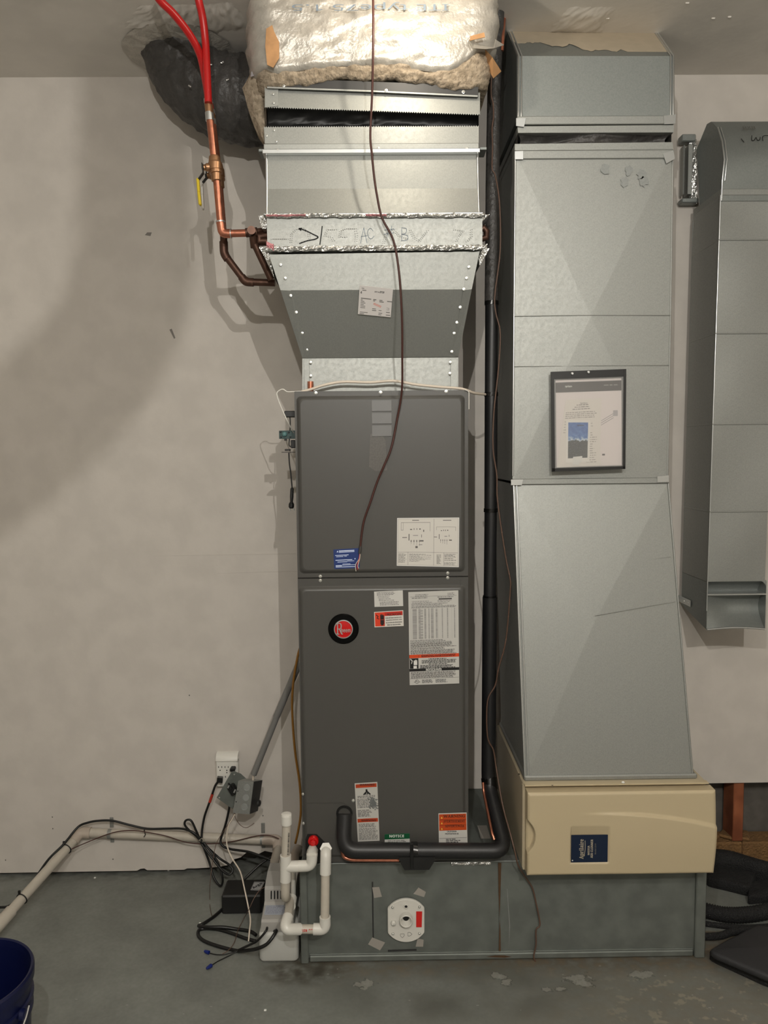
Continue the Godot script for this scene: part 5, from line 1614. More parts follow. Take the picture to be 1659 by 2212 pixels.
# clear document pouch with papers, hung on the duct
func pouch() -> void:
	var t := thing("document_pouch", "clear document pouch with black binding hung on the return duct by two round magnets", "pouch", Vector3(0.6614, 1.5572, 0.48))
	var q := [Vector3(0.5442, 1.8594, 0.478), Vector3(0.7739, 1.8661, 0.478), Vector3(0.7744, 1.5619, 0.478), Vector3(0.5496, 1.5553, 0.478)]
	var st := flat()
	hexa(st, [q[0], q[1], q[2], q[3]], back_of(q, 0.4755))
	var bk := put("back_sheet", st, M.clear_vinyl, t)
	var edges := [[[Vector3(0.5424, 1.86, 0.486), Vector3(0.7712, 1.8666, 0.486), Vector3(0.7716, 1.8442, 0.486), Vector3(0.5426, 1.8376, 0.486)], "header"], [[Vector3(0.5407, 1.8599, 0.487), Vector3(0.5493, 1.8598, 0.487), Vector3(0.5547, 1.5555, 0.487), Vector3(0.5461, 1.5542, 0.487)], "binding"], [[Vector3(0.7638, 1.8652, 0.487), Vector3(0.7709, 1.8665, 0.487), Vector3(0.7729, 1.5607, 0.487), Vector3(0.7657, 1.5607, 0.487)], "binding"], [[Vector3(0.546, 1.5642, 0.487), Vector3(0.7714, 1.5693, 0.487), Vector3(0.7715, 1.5607, 0.487), Vector3(0.5461, 1.5542, 0.487)], "binding"]]
	for e in edges:
		st = flat()
		hexa(st, e[0], back_of(e[0], 0.476))
		put(e[1], st, M.black_plastic, t)
	st = flat()
	hexa(st, [Vector3(0.5499, 1.8376, 0.485), Vector3(0.7648, 1.8443, 0.485), Vector3(0.7677, 1.5678, 0.485), Vector3(0.5537, 1.5626, 0.485)], back_of([Vector3(0.5499, 1.8376, 0.485), Vector3(0.7648, 1.8443, 0.485), Vector3(0.7677, 1.5678, 0.485), Vector3(0.5537, 1.5626, 0.485)], 0.4846))
	put("front_sheet", st, M.clear_vinyl, t)
	for p in [Vector3(0.6047, 1.8538, 0.487), Vector3(0.6544, 1.8576, 0.487)]:
		st = flat()
		turned(st, [Vector2(0.0042, 0), Vector2(0.0042, 0.003), Vector2(0.003, 0.004), Vector2(0, 0.004)], p, Vector3.BACK, 16)
		put("magnet", st, M.steel_bright, t)
	# the papers inside
	var im := page(280, 330, Color(0.84, 0.80, 0.79))
	im.fill_rect(Rect2i(0, 8, 280, 38), Color(0.19, 0.165, 0.16))
	print_lines(im, 205, 22, 66, 1, 8, 4, Color(0.5, 0.48, 0.47), 0.05)
	for k in 56:
		for o in [0, 8, 16]: im.fill_rect(Rect2i(190 + k, 158 - k / 2 + o, 2, 2), Color(0.6, 0.58, 0.58))
	im.fill_rect(Rect2i(244, 120, 20, 22), Color(0.66, 0.64, 0.64))
	im.fill_rect(Rect2i(18, 240, 16, 5), Color(0.55, 0.5, 0.5))
	im.fill_rect(Rect2i(196, 284, 12, 6), Color(0.3, 0.28, 0.28))
	var m := picture(im, 0.4)
	var pb := flat()
	var d := sheet("manual_sheet", [Vector3(0.5554, 1.8338, 0.48), Vector3(0.7579, 1.8392, 0.48), Vector3(0.7635, 1.5721, 0.48), Vector3(0.5606, 1.5668, 0.48)], m, self)
	tag(d, "large white manual sheet with a dark heading band, in the pouch", "paper")
	words("heading_lettering", "Aprilaire", Vector3(0.5953, 1.8151, 0.481), Vector3.RIGHT, Vector3.UP, 0.022, 0.007, M.print_white, d, true, true)
	im = page(240, 300, Color(0.83, 0.80, 0.77))
	for y in 3: print_lines(im, 78 - 12 * y, 24 + y * 9, 80 + 24 * y, 1, 8, 3, Color(0.4, 0.38, 0.37), 0.1)
	print_lines(im, 12, 56, 210, 4, 8, 3, Color(0.5, 0.48, 0.46), 0.1)
	print_lines(im, 12, 96, 200, 5, 12, 3, Color(0.6, 0.58, 0.56), 0.5)
	print_lines(im, 160, 150, 60, 14, 10, 3, Color(0.55, 0.53, 0.5), 0.5)
	d = sheet("instruction_leaf", [Vector3(0.587, 1.7742, 0.4815), Vector3(0.6969, 1.779, 0.4815), Vector3(0.6968, 1.5713, 0.4815), Vector3(0.5617, 1.5668, 0.4815)], picture(im, 0.4), self)
	tag(d, "middle leaf of white paper covered in form lines, in the pouch", "paper")
	words("heading_lettering", "Aprilaire", Vector3(0.6426, 1.7638, 0.4822), Vector3.RIGHT, Vector3.UP, 0.023, 0.006, M.ink_grey, d, false, true)
	im = page(160, 280, Color(0.85, 0.83, 0.80))
	for j in range(14, 250):
		for i in range(14, 146):
			var v := (j - 14) / 236.0
			var n := noise.get_noise_2d(i * 0.03, j * 0.03)
			var c := Color(0.22, 0.38, 0.62).lerp(Color(0.32, 0.48, 0.70), v * 1.5 + n)
			var ridge := 0.5 + 0.06 * noise.get_noise_2d(i * 0.05, 7.0) + 0.03 * noise.get_noise_2d(i * 0.2, 1.0)
			if v > ridge - 0.12: c = c.lerp(Color(0.72, 0.76, 0.80), clampf((v - ridge + 0.12) * 9.0 + n, 0, 1))
			if v > ridge: c = Color(0.13, 0.15, 0.16).lerp(Color(0.4, 0.42, 0.43), clampf(noise.get_noise_2d(i * 0.09, j * 0.12) * 1.4, 0, 1))
			im.set_pixel(i, j, c)
	d = sheet("booklet", [Vector3(0.5886, 1.7119, 0.483), Vector3(0.663, 1.7112, 0.483), Vector3(0.6617, 1.5831, 0.483), Vector3(0.5885, 1.5809, 0.483)], picture(im, 0.35), self)
	tag(d, "small booklet with a blue sky and dark mountain cover, in front in the pouch", "booklet")
	words("heading_lettering", "Aprilaire", Vector3(0.6329, 1.6958, 0.4838), Vector3.RIGHT, Vector3.UP, 0.022, 0.006, M.ink, d, true, true)
	st = flat()
	prism(st, [Vector3(0.6098, 1.575, 0.4843), Vector3(0.6109, 1.5993, 0.4843), Vector3(0.6396, 1.6019, 0.4843), Vector3(0.6384, 1.5862, 0.4843), Vector3(0.6256, 1.5734, 0.4843)], Vector3(0, 0, -0.0004))
	tag(put("sealing_sticker", st, M.paper, d), "torn pale sticker")


func air_cleaner() -> void:
	var t := thing("air_cleaner", "cream coloured air cleaner box with a curved front door and a dark blue badge", "air cleaner", Vector3(0.73, 0.33, 0.35))
	var x0: float = Vector3(0.4454, 0.5919, 0.632).x
	var x1: float = Vector3(1.0186, 0.4914, 0.632).x
	var y0: float = Vector3(0.4483, 0.3357, 0.632).y
	var y1: float = Vector3(0.4468, 0.5947, 0.632).y
	var st := flat()
	span(st, Vector3(x0 - 0.004, 0.3295, 0.085), Vector3(x1 - 0.016, 0.6075, 0.588), 0.003)
	put("cabinet", st, M.cream_side, t)
	st = flat()
	span(st, Vector3(x0 - 0.002, 0.604, 0.586), Vector3(x1 - 0.014, 0.6085, 0.606), 0.001)
	put("door_frame", st, M.cream, t)
	# door: a moulded sheet with a raised lower field, finger scoop and badge recess
	var nx := 176
	var ny := 96
	var bl := Vector3(0.5779, 0.3746, 0.64)
	var br := Vector3(0.6924, 0.4915, 0.64)
	var badge_top: float = Vector3(0.577, 0.4615, 0.64).y
	var rows := []
	for j in ny + 1:
		var row := []
		var v := j / float(ny)
		for i in nx + 1:
			var u := pow(i / float(nx), 1.45)
			var bulge := 0.0045 * sin(PI * clampf(v, 0, 1))
			var p := Vector3(lerpf(x0 + 0.002, x1 + bulge - 0.004, u), lerpf(y0, y1, v), 0.632)
			# raised field under a shallow arc that dies out towards the left
			var arc := lerpf(y0, y1, 0.645) + 0.026 - 0.045 * pow(maxf(0.0, u - 0.42) / 0.58, 2.0) - 0.012 * pow(maxf(0.0, 0.42 - u) / 0.4, 2.0)
			var strength := smoothstep(0.25, 0.62, u)
			p.z += 0.009 * strength * smoothstep(arc + 0.005, arc - 0.003, p.y) * smoothstep(y0 - 0.05, y0 + 0.13, p.y)
			# finger scoop on the left edge
			var e := Vector2((p.x - x0 + 0.048) / 0.072, (p.y - lerpf(y0, y1, 0.47)) / 0.068)
			p.z -= 0.024 * smoothstep(1.03, 0.99, e.length())
			# badge recess, ramping in from above
			if p.x > bl.x and p.x < br.x and p.y > bl.y and p.y < br.y:
				p.z -= 0.008 * clampf((br.y - p.y) / (br.y - badge_top), 0, 1)
			# rolled rim
			var rim := minf(minf(u, 1 - u) * (x1 - x0), minf(v, 1 - v) * (y1 - y0))
			p.z -= 0.006 * pow(clampf(1.0 - rim / 0.008, 0, 1), 2.0)
			row.append(p)
		rows.append(row)
	st = flat()
	skin(st, rows)
	st.set_smooth_group(-1)
	for i in nx:
		var a: Vector3 = rows[0][i]
		var b: Vector3 = rows[0][i + 1]
		quad(st, b, a, Vector3(a.x, a.y, 0.589), Vector3(b.x, b.y, 0.589))
		a = rows[ny][i]
		b = rows[ny][i + 1]
		quad(st, a, b, Vector3(b.x, b.y, 0.589), Vector3(a.x, a.y, 0.589))
	for j in ny:
		var a: Vector3 = rows[j][0]
		var b: Vector3 = rows[j + 1][0]
		quad(st, a, b, Vector3(b.x, b.y, 0.589), Vector3(a.x, a.y, 0.589))
		a = rows[j][nx]
		b = rows[j + 1][nx]
		quad(st, b, a, Vector3(a.x, a.y, 0.589), Vector3(b.x, b.y, 0.589))
	var door := put("door", st, M.cream, t)
	st = flat()
	prism(st, [Vector3(bl.x + 0.002, bl.y + 0.002, 0.6305), Vector3(br.x - 0.002, bl.y + 0.002, 0.6305), Vector3(br.x - 0.002, badge_top, 0.6305), Vector3(bl.x + 0.002, badge_top, 0.6305)], Vector3(0, 0, -0.003))
	var bd := put("badge", st, M.navy, door)
	tag(bd, "dark blue badge with silver lettering")
	var mid := (bl.y + badge_top) / 2.0
	words("badge_lettering", "Aprilaire", Vector3(lerpf(bl.x, br.x, 0.30), mid, 0.6306), Vector3.UP, Vector3.LEFT, 0.062, 0.017, M.silver_print, door, true, true)
	words("badge_lettering", "MEDIA", Vector3(lerpf(bl.x, br.x, 0.475), mid - 0.004, 0.6306), Vector3.UP, Vector3.LEFT, 0.029, 0.006, M.silver_print, door)
	words("badge_lettering", "AIR CLEANER", Vector3(lerpf(bl.x, br.x, 0.56), mid + 0.001, 0.6306), Vector3.UP, Vector3.LEFT, 0.058, 0.0072, M.silver_print, door)
	words("badge_lettering", "Model 2210", Vector3(lerpf(bl.x, br.x, 0.655), mid, 0.6306), Vector3.UP, Vector3.LEFT, 0.034, 0.005, M.ink_grey, door)
	st = flat()
	stroke(st, curve([Vector3(lerpf(bl.x, br.x, 0.36), mid - 0.022, 0.6306), Vector3(lerpf(bl.x, br.x, 0.385), mid, 0.6306), Vector3(lerpf(bl.x, br.x, 0.38), mid + 0.026, 0.6306)], 5), 0.0018, Vector3.BACK)
	put("badge_swoosh", st, M.silver_print, door)
	st = flat()
	turned(st, [Vector2(0.002, 0), Vector2(0, 0.0005)], Vector3(bl.x + 0.006, bl.y + 0.008, 0.6306), Vector3.BACK, 10)
	put("badge_dot", st, M.print_white, door)
	# holes, corner plates and a crumb of sealant on the top
	for q in [Vector3(0.5265, 0.6078, 0.6061), Vector3(0.7871, 0.6078, 0.598), Vector3(0.4407, 0.6078, 0.5232)]:
		st = flat()
		turned(st, [Vector2(0.0035, 0.0), Vector2(0.0, 0.0004)], q, Vector3.UP, 12)
		put("screw_hole", st, M.ink, t)
	st = flat()
	box(st, Vector3(0.743, 0.612, 0.6028), Vector3(0.010, 0.007, 0.008), 0.003)
	put("sealant_crumb", st, M.print_white, t)
	st = flat()
	span(st, Vector3(x0 - 0.0055, 0.34, 0.575), Vector3(x0 - 0.0035, 0.60, 0.5885))
	put("edge_trim", st, M.cream_side, t)


# ---------------------------------------------------------------- small duct high on the right

func wall_duct() -> void:
	var t := thing("wall_duct", "narrow galvanized wall duct with a rounded elbow on top at the far right", "duct", Vector3(1.25, 0.99, 0.14))
	var x0 := 1.152
	var x1 := 1.352
	var zb := 0.035
	# elbow
	var prof := [Vector3(1.152, 2.4463, 0.0913), Vector3(1.152, 2.6826, 0.0511), Vector3(1.152, 2.7349, 0.1318), Vector3(1.152, 2.7289, 0.1649), Vector3(1.152, 2.6909, 0.2094), Vector3(1.152, 2.6342, 0.2436), Vector3(1.152, 2.5672, 0.2642), Vector3(1.152, 2.5035, 0.2779), Vector3(1.152, 2.439, 0.2816)]
	# keep the back edge clear of the wall
	for k in prof.size(): prof[k].z = maxf(prof[k].z, 0.02)
	prof[8].z = 0.252
	prof[7].z = 0.252
	var st := flat()
	var side := prof.duplicate()
	for k in side.size() - 1:
		st.set_smooth_group(2 if k >= 3 else 10 + k)
		var a: Vector3 = side[k]
		var b: Vector3 = side[k + 1]
		quad(st, b, a, a + Vector3(0.2, 0, 0), b + Vector3(0.2, 0, 0))
	put("elbow", st, M.galvanized_dull, t)
	st = flat()
	var sp := prof.duplicate()
	sp.reverse()
	prism(st, sp, Vector3(0.0015, 0, 0))
	put("elbow_cheek", st, M.galvanized_dull, t)
	st = flat()
	var far := []
	for p in sp: far.append(p + Vector3(0.2, 0, 0))
	prism(st, far, Vector3(-0.0015, 0, 0))
	put("elbow_cheek", st, M.galvanized_dull, t)
	st = flat()
	var rim := []
	for k in range(4, 9): rim.append(prof[k] + Vector3(0.003, 0, 0.002))
	tube(st, rim, 0.003, 8)
	put("elbow_seam", st, M.steel_bright, t)
	st = flat()
	var rim2 := []
	for k in range(4, 8): rim2.append(prof[k] + Vector3(0.012, 0, 0.002))
	tube(st, rim2, 0.0025, 8)
	put("elbow_seam", st, M.steel_bright, t)
	# straight sections
	var ys := [Vector3(1.219, 2.4586, 0.252).y, Vector3(1.223, 2.3133, 0.252).y, Vector3(1.2316, 2.0066, 0.252).y, Vector3(1.24, 1.7033, 0.252).y, Vector3(1.2483, 1.4055, 0.252).y, Vector3(1.255, 1.162, 0.252).y]
	var xs := [1.152, 1.150, 1.147, 1.144, 1.142, 1.140]
	for k in 5:
		st = flat()
		var f := [Vector3(xs[k], ys[k], 0.25), Vector3(xs[k] + 0.2, ys[k], 0.25), Vector3(xs[k + 1] + 0.2, ys[k + 1] + 0.0015, 0.25), Vector3(xs[k + 1], ys[k + 1] + 0.0015, 0.25)]
		hexa(st, f, back_of(f, zb), false)
		# slightly dished front
		var rows := []
		for i in 7:
			var row := []
			for j in 9:
				var p: Vector3 = f[3].lerp(f[2], j / 8.0).lerp(f[0].lerp(f[1], j / 8.0), i / 6.0)
				p.z += 0.004 * sin(PI * i / 6.0) * sin(PI * j / 8.0) * (-1.0 if k in [0, 3] else 1.0)
				row.append(p)
			rows.append(row)
		skin(st, rows)
		put("duct_section", st, M.galvanized, t)
		if k > 0:
			st = flat()
			span(st, Vector3(xs[k] - 0.001, ys[k] - 0.002, zb), Vector3(xs[k] + 0.201, ys[k] + 0.0025, 0.2535), 0.001)
			put("cross_seam", st, M.galvanized, t)
	st = flat()
	span(st, Vector3(1.151, ys[0] - 0.002, zb), Vector3(1.353, ys[0] + 0.02, 0.2535), 0.002)
	put("collar", st, M.galvanized, t)
	st = flat()
	tube(st, [Vector3(1.152, ys[0], 0.251), Vector3(1.140, ys[5] - 0.1, 0.251)], 0.0022, 8)
	put("corner_seam", st, M.steel_bright, t)
	st = flat()
	tube(st, [Vector3(1.152, ys[0] - 0.02, zb), Vector3(1.141, ys[5] - 0.1, zb)], 0.0022, 8)
	put("corner_seam", st, M.galvanized, t)
	# outlet boot: dark hollow with a rounded top, a lip, and a curved scoop underneath
	var yb: float = Vector3(1.1468, 0.9963, 0.252).y
	var ym: float = Vector3(1.2563, 1.1184, 0.252).y
	st = flat()
	var bx := 1.140
	var wall_l := [Vector3(bx, yb, 0.252), Vector3(bx, ys[5], 0.252), Vector3(bx, ys[5], zb), Vector3(bx, yb + 0.045, zb)]
	prism(st, [wall_l[0], wall_l[1], wall_l[2], wall_l[3]], Vector3(0.0015, 0, 0))
	put("boot_cheek", st, M.galvanized_dull, t)
	st = flat()
	var wall_r := []
	for p in wall_l: wall_r.append(p + Vector3(0.205, 0, 0))
	prism(st, wall_r, Vector3(-0.0015, 0, 0))
	put("boot_cheek", st, M.galvanized_dull, t)
	st = flat()
	var corner := []
	for k in 7:
		var a := PI / 2 * k / 6.0
		corner.append(Vector3(1.345 - 0.028 + sin(a) * 0.028, ys[5] + 0.004 - 0.028 + cos(a) * 0.028, 0.251))
	corner.append(Vector3(1.345, ys[5] + 0.004, 0.251))
	corner.reverse()
	prism(st, corner, Vector3(0, 0, -0.01))
	put("boot_corner", st, M.galvanized, t)
	# hollow: sheet falling back from the top edge to the lip
	var rows2 := []
	for i in 9:
		var v := i / 8.0
		var row := []
		for j in 9:
			row.append(Vector3(lerpf(bx + 0.002, bx + 0.203, j / 8.0), lerpf(ym, ys[5] + 0.003, v), 0.250 - 0.055 * pow(sin(PI * 0.5 * (1.0 - v)), 0.7)))
		rows2.append(row)
	st = flat()
	skin(st, rows2)
	put("boot_throat", st, M.galvanized_dull, t)
	st = flat()
	span(st, Vector3(bx, ym - 0.003, 0.19), Vector3(bx + 0.205, ym + 0.003, 0.254), 0.0015)
	put("boot_lip", st, M.steel_bright, t)
	rows2 = []
	for i in 11:
		var v := i / 10.0
		var row := []
		for j in 11:
			var u := j / 10.0
			row.append(Vector3(lerpf(bx + 0.002, bx + 0.203, u), lerpf(yb + 0.006 * sin(PI * u), ym - 0.003, v), 0.252 - 0.05 * sin(PI * v * 0.8) * (0.4 + 0.6 * smoothstep(0.0, 0.5, u))))
		rows2.append(row)
	st = flat()
	skin(st, rows2)
	put("boot_scoop", st, M.galvanized_dull, t)
	st = flat()
	var lip := []
	for j in 11: lip.append(rows2[0][j] + Vector3(0, 0, 0.001))
	tube(st, lip, 0.0035, 8)
	put("boot_edge", st, M.steel_bright, t)
	# flange frame where the elbow enters the wall
	st = flat()
	span(st, Vector3(1.0992, 2.7106, 0.012), Vector3(1.1496, 2.7354, 0.05), 0.003)
	put("frame_bar", st, M.galvanized_dull, t)
	st = flat()
	span(st, Vector3(1.1037, 2.4983, 0.012), Vector3(1.1646, 2.515, 0.05), 0.003)
	put("frame_bar", st, M.galvanized_dull, t)
	st = flat()
	span(st, Vector3(1.1081, 2.5276, 0.012), Vector3(1.1144, 2.701, 0.045), 0.003)
	put("frame_post", st, M.galvanized, t)
	st = flat()
	span(st, Vector3(1.1384, 2.5274, 0.012), Vector3(1.1232, 2.699, 0.05), 0.001)
	put("frame_post", st, M.galvanized, t)
	st = flat()
	var rows3 := []
	for i in 12:
		var row := []
		for k in 5:
			var p := Vector3(1.1362, 2.5216, 0.03).lerp(Vector3(1.1606, 2.4957, 0.045), k / 4.0).lerp(Vector3(1.1319, 2.7131, 0.03).lerp(Vector3(1.1553, 2.7199, 0.045), k / 4.0), i / 11.0)
			p.z += 0.008 * noise.get_noise_2d(i * 0.9, k * 0.9)
			row.append(p)
		rows3.append(row)
	skin(st, rows3, false)
	put("foil_strip", st, M.foil_tape, t)
	st = flat()
	var hb := Vector3(1.1497, 1.0609, 0.06)
	span(st, Vector3(1.1355, hb.y - 0.012, 0.002), Vector3(1.1378, hb.y + 0.012, 0.125), 0.001)
	span(st, Vector3(1.104, hb.y - 0.012, 0.001), Vector3(1.1378, hb.y + 0.012, 0.003), 0.001)
	put("hanger_bracket", st, M.steel_bright, t)
	for zz in [0.07, 0.105]: screw(t, Vector3(1.1355, hb.y, zz), Vector3.LEFT, 0.003)
	# writing on the elbow
	st = flat()
	var top1 := Vector3(1.2356, 2.6517, 0.232)
	stroke(st, [Vector3(1.2272, 2.6293, 0.2475), Vector3(1.2176, 2.6397, 0.2475)], 0.0025, Vector3.BACK)
	put("marker_writing", st, M.ink, t)
	st = flat()
	stroke(st, curve([Vector3(1.2539, 2.6509, 0.245), Vector3(1.2543, 2.6361, 0.245), Vector3(1.262, 2.636, 0.245), Vector3(1.2679, 2.6449, 0.245), Vector3(1.2728, 2.636, 0.245), Vector3(1.2804, 2.6374, 0.245), Vector3(1.2817, 2.6463, 0.245)], 3), 0.0022, Vector3.BACK)
	put("marker_writing", st, M.ink, t)
	st = flat()
	stroke(st, curve([Vector3(1.2906, 2.6338, 0.2465), Vector3(1.2887, 2.6457, 0.2465), Vector3(1.2962, 2.6501, 0.2465), Vector3(1.307, 2.65, 0.2465)], 3), 0.0022, Vector3.BACK)
	put("marker_writing", st, M.ink, t)
	words("faint_lettering", "8x8", Vector3(1.2521, 2.6829, 0.228), Vector3.LEFT, Vector3(0, -0.8, 0.6), 0.042, 0.016, M.ink_grey, t, false)


func flexible_duct() -> void:
	var t := thing("insulated_flexible_duct", "fat black plastic wrapped flexible duct bending from the plenum up into the ceiling", "duct", Vector3(-0.69, 2.96, 0.17))
	var st := flat()
	var path := curve([Vector3(-0.3451, 2.7963, 0.17), Vector3(-0.4414, 2.8012, 0.17), Vector3(-0.5201, 2.8239, 0.17), Vector3(-0.5948, 2.8705, 0.17), Vector3(-0.6314, 2.9406, 0.17), Vector3(-0.6405, 2.9999, 0.17), Vector3(-0.6408, 3.0398, 0.17)], 10)
	var rr := []
	for k in path.size():
		var u := k / float(path.size() - 1)
		rr.append(0.130 + 0.006 * sin(u * 9.0) - 0.008 * u)
	# wrinkled skin
	var rows := []
	for i in path.size():
		var tg: Vector3 = (path[mini(i + 1, path.size() - 1)] - path[maxi(i - 1, 0)]).normalized()
		var u := tg.cross(Vector3.BACK).normalized()
		var v := tg.cross(u)
		var ring := []
		for k in 48:
			var a := TAU * k / 48.0
			var d := u * cos(a) + v * sin(a)
			var q: Vector3 = path[i] + d * rr[i]
			var w := 0.012 * noise.get_noise_3d(cos(a) * 2.0, sin(a) * 2.0, i * 0.22) + 0.006 * noise.get_noise_3d(cos(a) * 8.0, sin(a) * 8.0, i * 0.12) + 0.004 * absf(noise.get_noise_3d(q.x * 50.0, q.y * 20.0, q.z * 30.0))
			ring.append(q + d * w)
		rows.append(ring)
	skin(st, rows, true, true)
	put("jacket", st, M.black_film, t)
	# silver tape collar against the ceiling
	st = flat()
	rows = []
	for i in 5:
		var ring := []
		for k in 48:
			var a := TAU * k / 48.0
			var r := 0.112 + 0.018 * i + 0.010 * noise.get_noise_2d(cos(a) * 3.0 + i, sin(a) * 3.0)
			ring.append(Vector3(Vector3(-0.6396, 3.028, 0.17).x + cos(a) * r, 2.938 + 0.0045 * i + 0.003 * noise.get_noise_2d(cos(a) * 9.0, sin(a) * 9.0 + i), 0.17 + sin(a) * r))
		rows.append(ring)
	skin(st, rows, false, true)
	put("tape_collar", st, M.foil, t)
	for q in [Vector3(-0.5789, 2.7854, 0.31), Vector3(-0.4579, 2.8047, 0.31), Vector3(-0.4761, 2.8619, 0.3), Vector3(-0.5131, 2.8549, 0.3)]:
		st = flat()
		box(st, q, Vector3(0.005, 0.011, 0.0015), 0.0006, Basis(Vector3.BACK, q.x * 9.0))
		put("foil_scrap", st, M.foil_tape, t)


# ---------------------------------------------------------------- heating pipes on the left

func pipe_part(t: Node, called: String, m: Material, pts: Array, r: float, sides := 14) -> MeshInstance3D:
	var st := flat()
	tube(st, pts, r, sides)
	return put(called, st, m, t)


func ball_valve(t: Node, a: Vector3, b: Vector3, stem: Vector3, lever: Array, grip: Array, grip_mat: Material, grip_label: String) -> void:
	var ax := b - a
	var l := ax.length()
	var st := flat()
	turned(st, [Vector2(0.012, -0.006), Vector2(0.0155, -0.004), Vector2(0.0165, 0.0), Vector2(0.0185, 0.012), Vector2(0.0205, l * 0.25), Vector2(0.0205, l * 0.55), Vector2(0.0185, l * 0.56), Vector2(0.0185, l * 0.62), Vector2(0.0198, l * 0.63), Vector2(0.0198, l * 0.70), Vector2(0.016, l * 0.72), Vector2(0.0155, l + 0.002), Vector2(0.012, l + 0.004)], a, ax, 16)
	var mid := a.lerp(b, 0.42)
	turned(st, [Vector2(0.013, 0.0), Vector2(0.012, 0.026), Vector2(0.009, 0.030), Vector2(0.009, 0.034)], mid, stem - mid, 12)
	put("valve_body", st, M.brass, t)
	st = flat()
	turned(st, [Vector2(0.0075, 0.032), Vector2(0.0075, 0.040), Vector2(0, 0.041)], mid, stem - mid, 6)
	put("stem_nut", st, M.steel_dark, t)
	st = flat()
	var n := Vector3.BACK
	for k in lever.size() - 1:
		var d: Vector3 = (lever[k + 1] - lever[k]).normalized()
		box(st, (lever[k] + lever[k + 1]) / 2.0, Vector3(0.003, lever[k].distance_to(lever[k + 1]) + 0.003, 0.016), 0.001, Basis(d.cross(n).normalized(), d, n))
	put("lever", st, M.steel_dark, t)
	st = flat()
	for k in grip.size() - 1:
		var d: Vector3 = (grip[k + 1] - grip[k]).normalized()
		box(st, (grip[k] + grip[k + 1]) / 2.0, Vector3(0.0075, grip[k].distance_to(grip[k + 1]) + 0.004, 0.018), 0.003, Basis(d.cross(n).normalized(), d, n))
	tag(put("grip", st, grip_mat, t), grip_label)


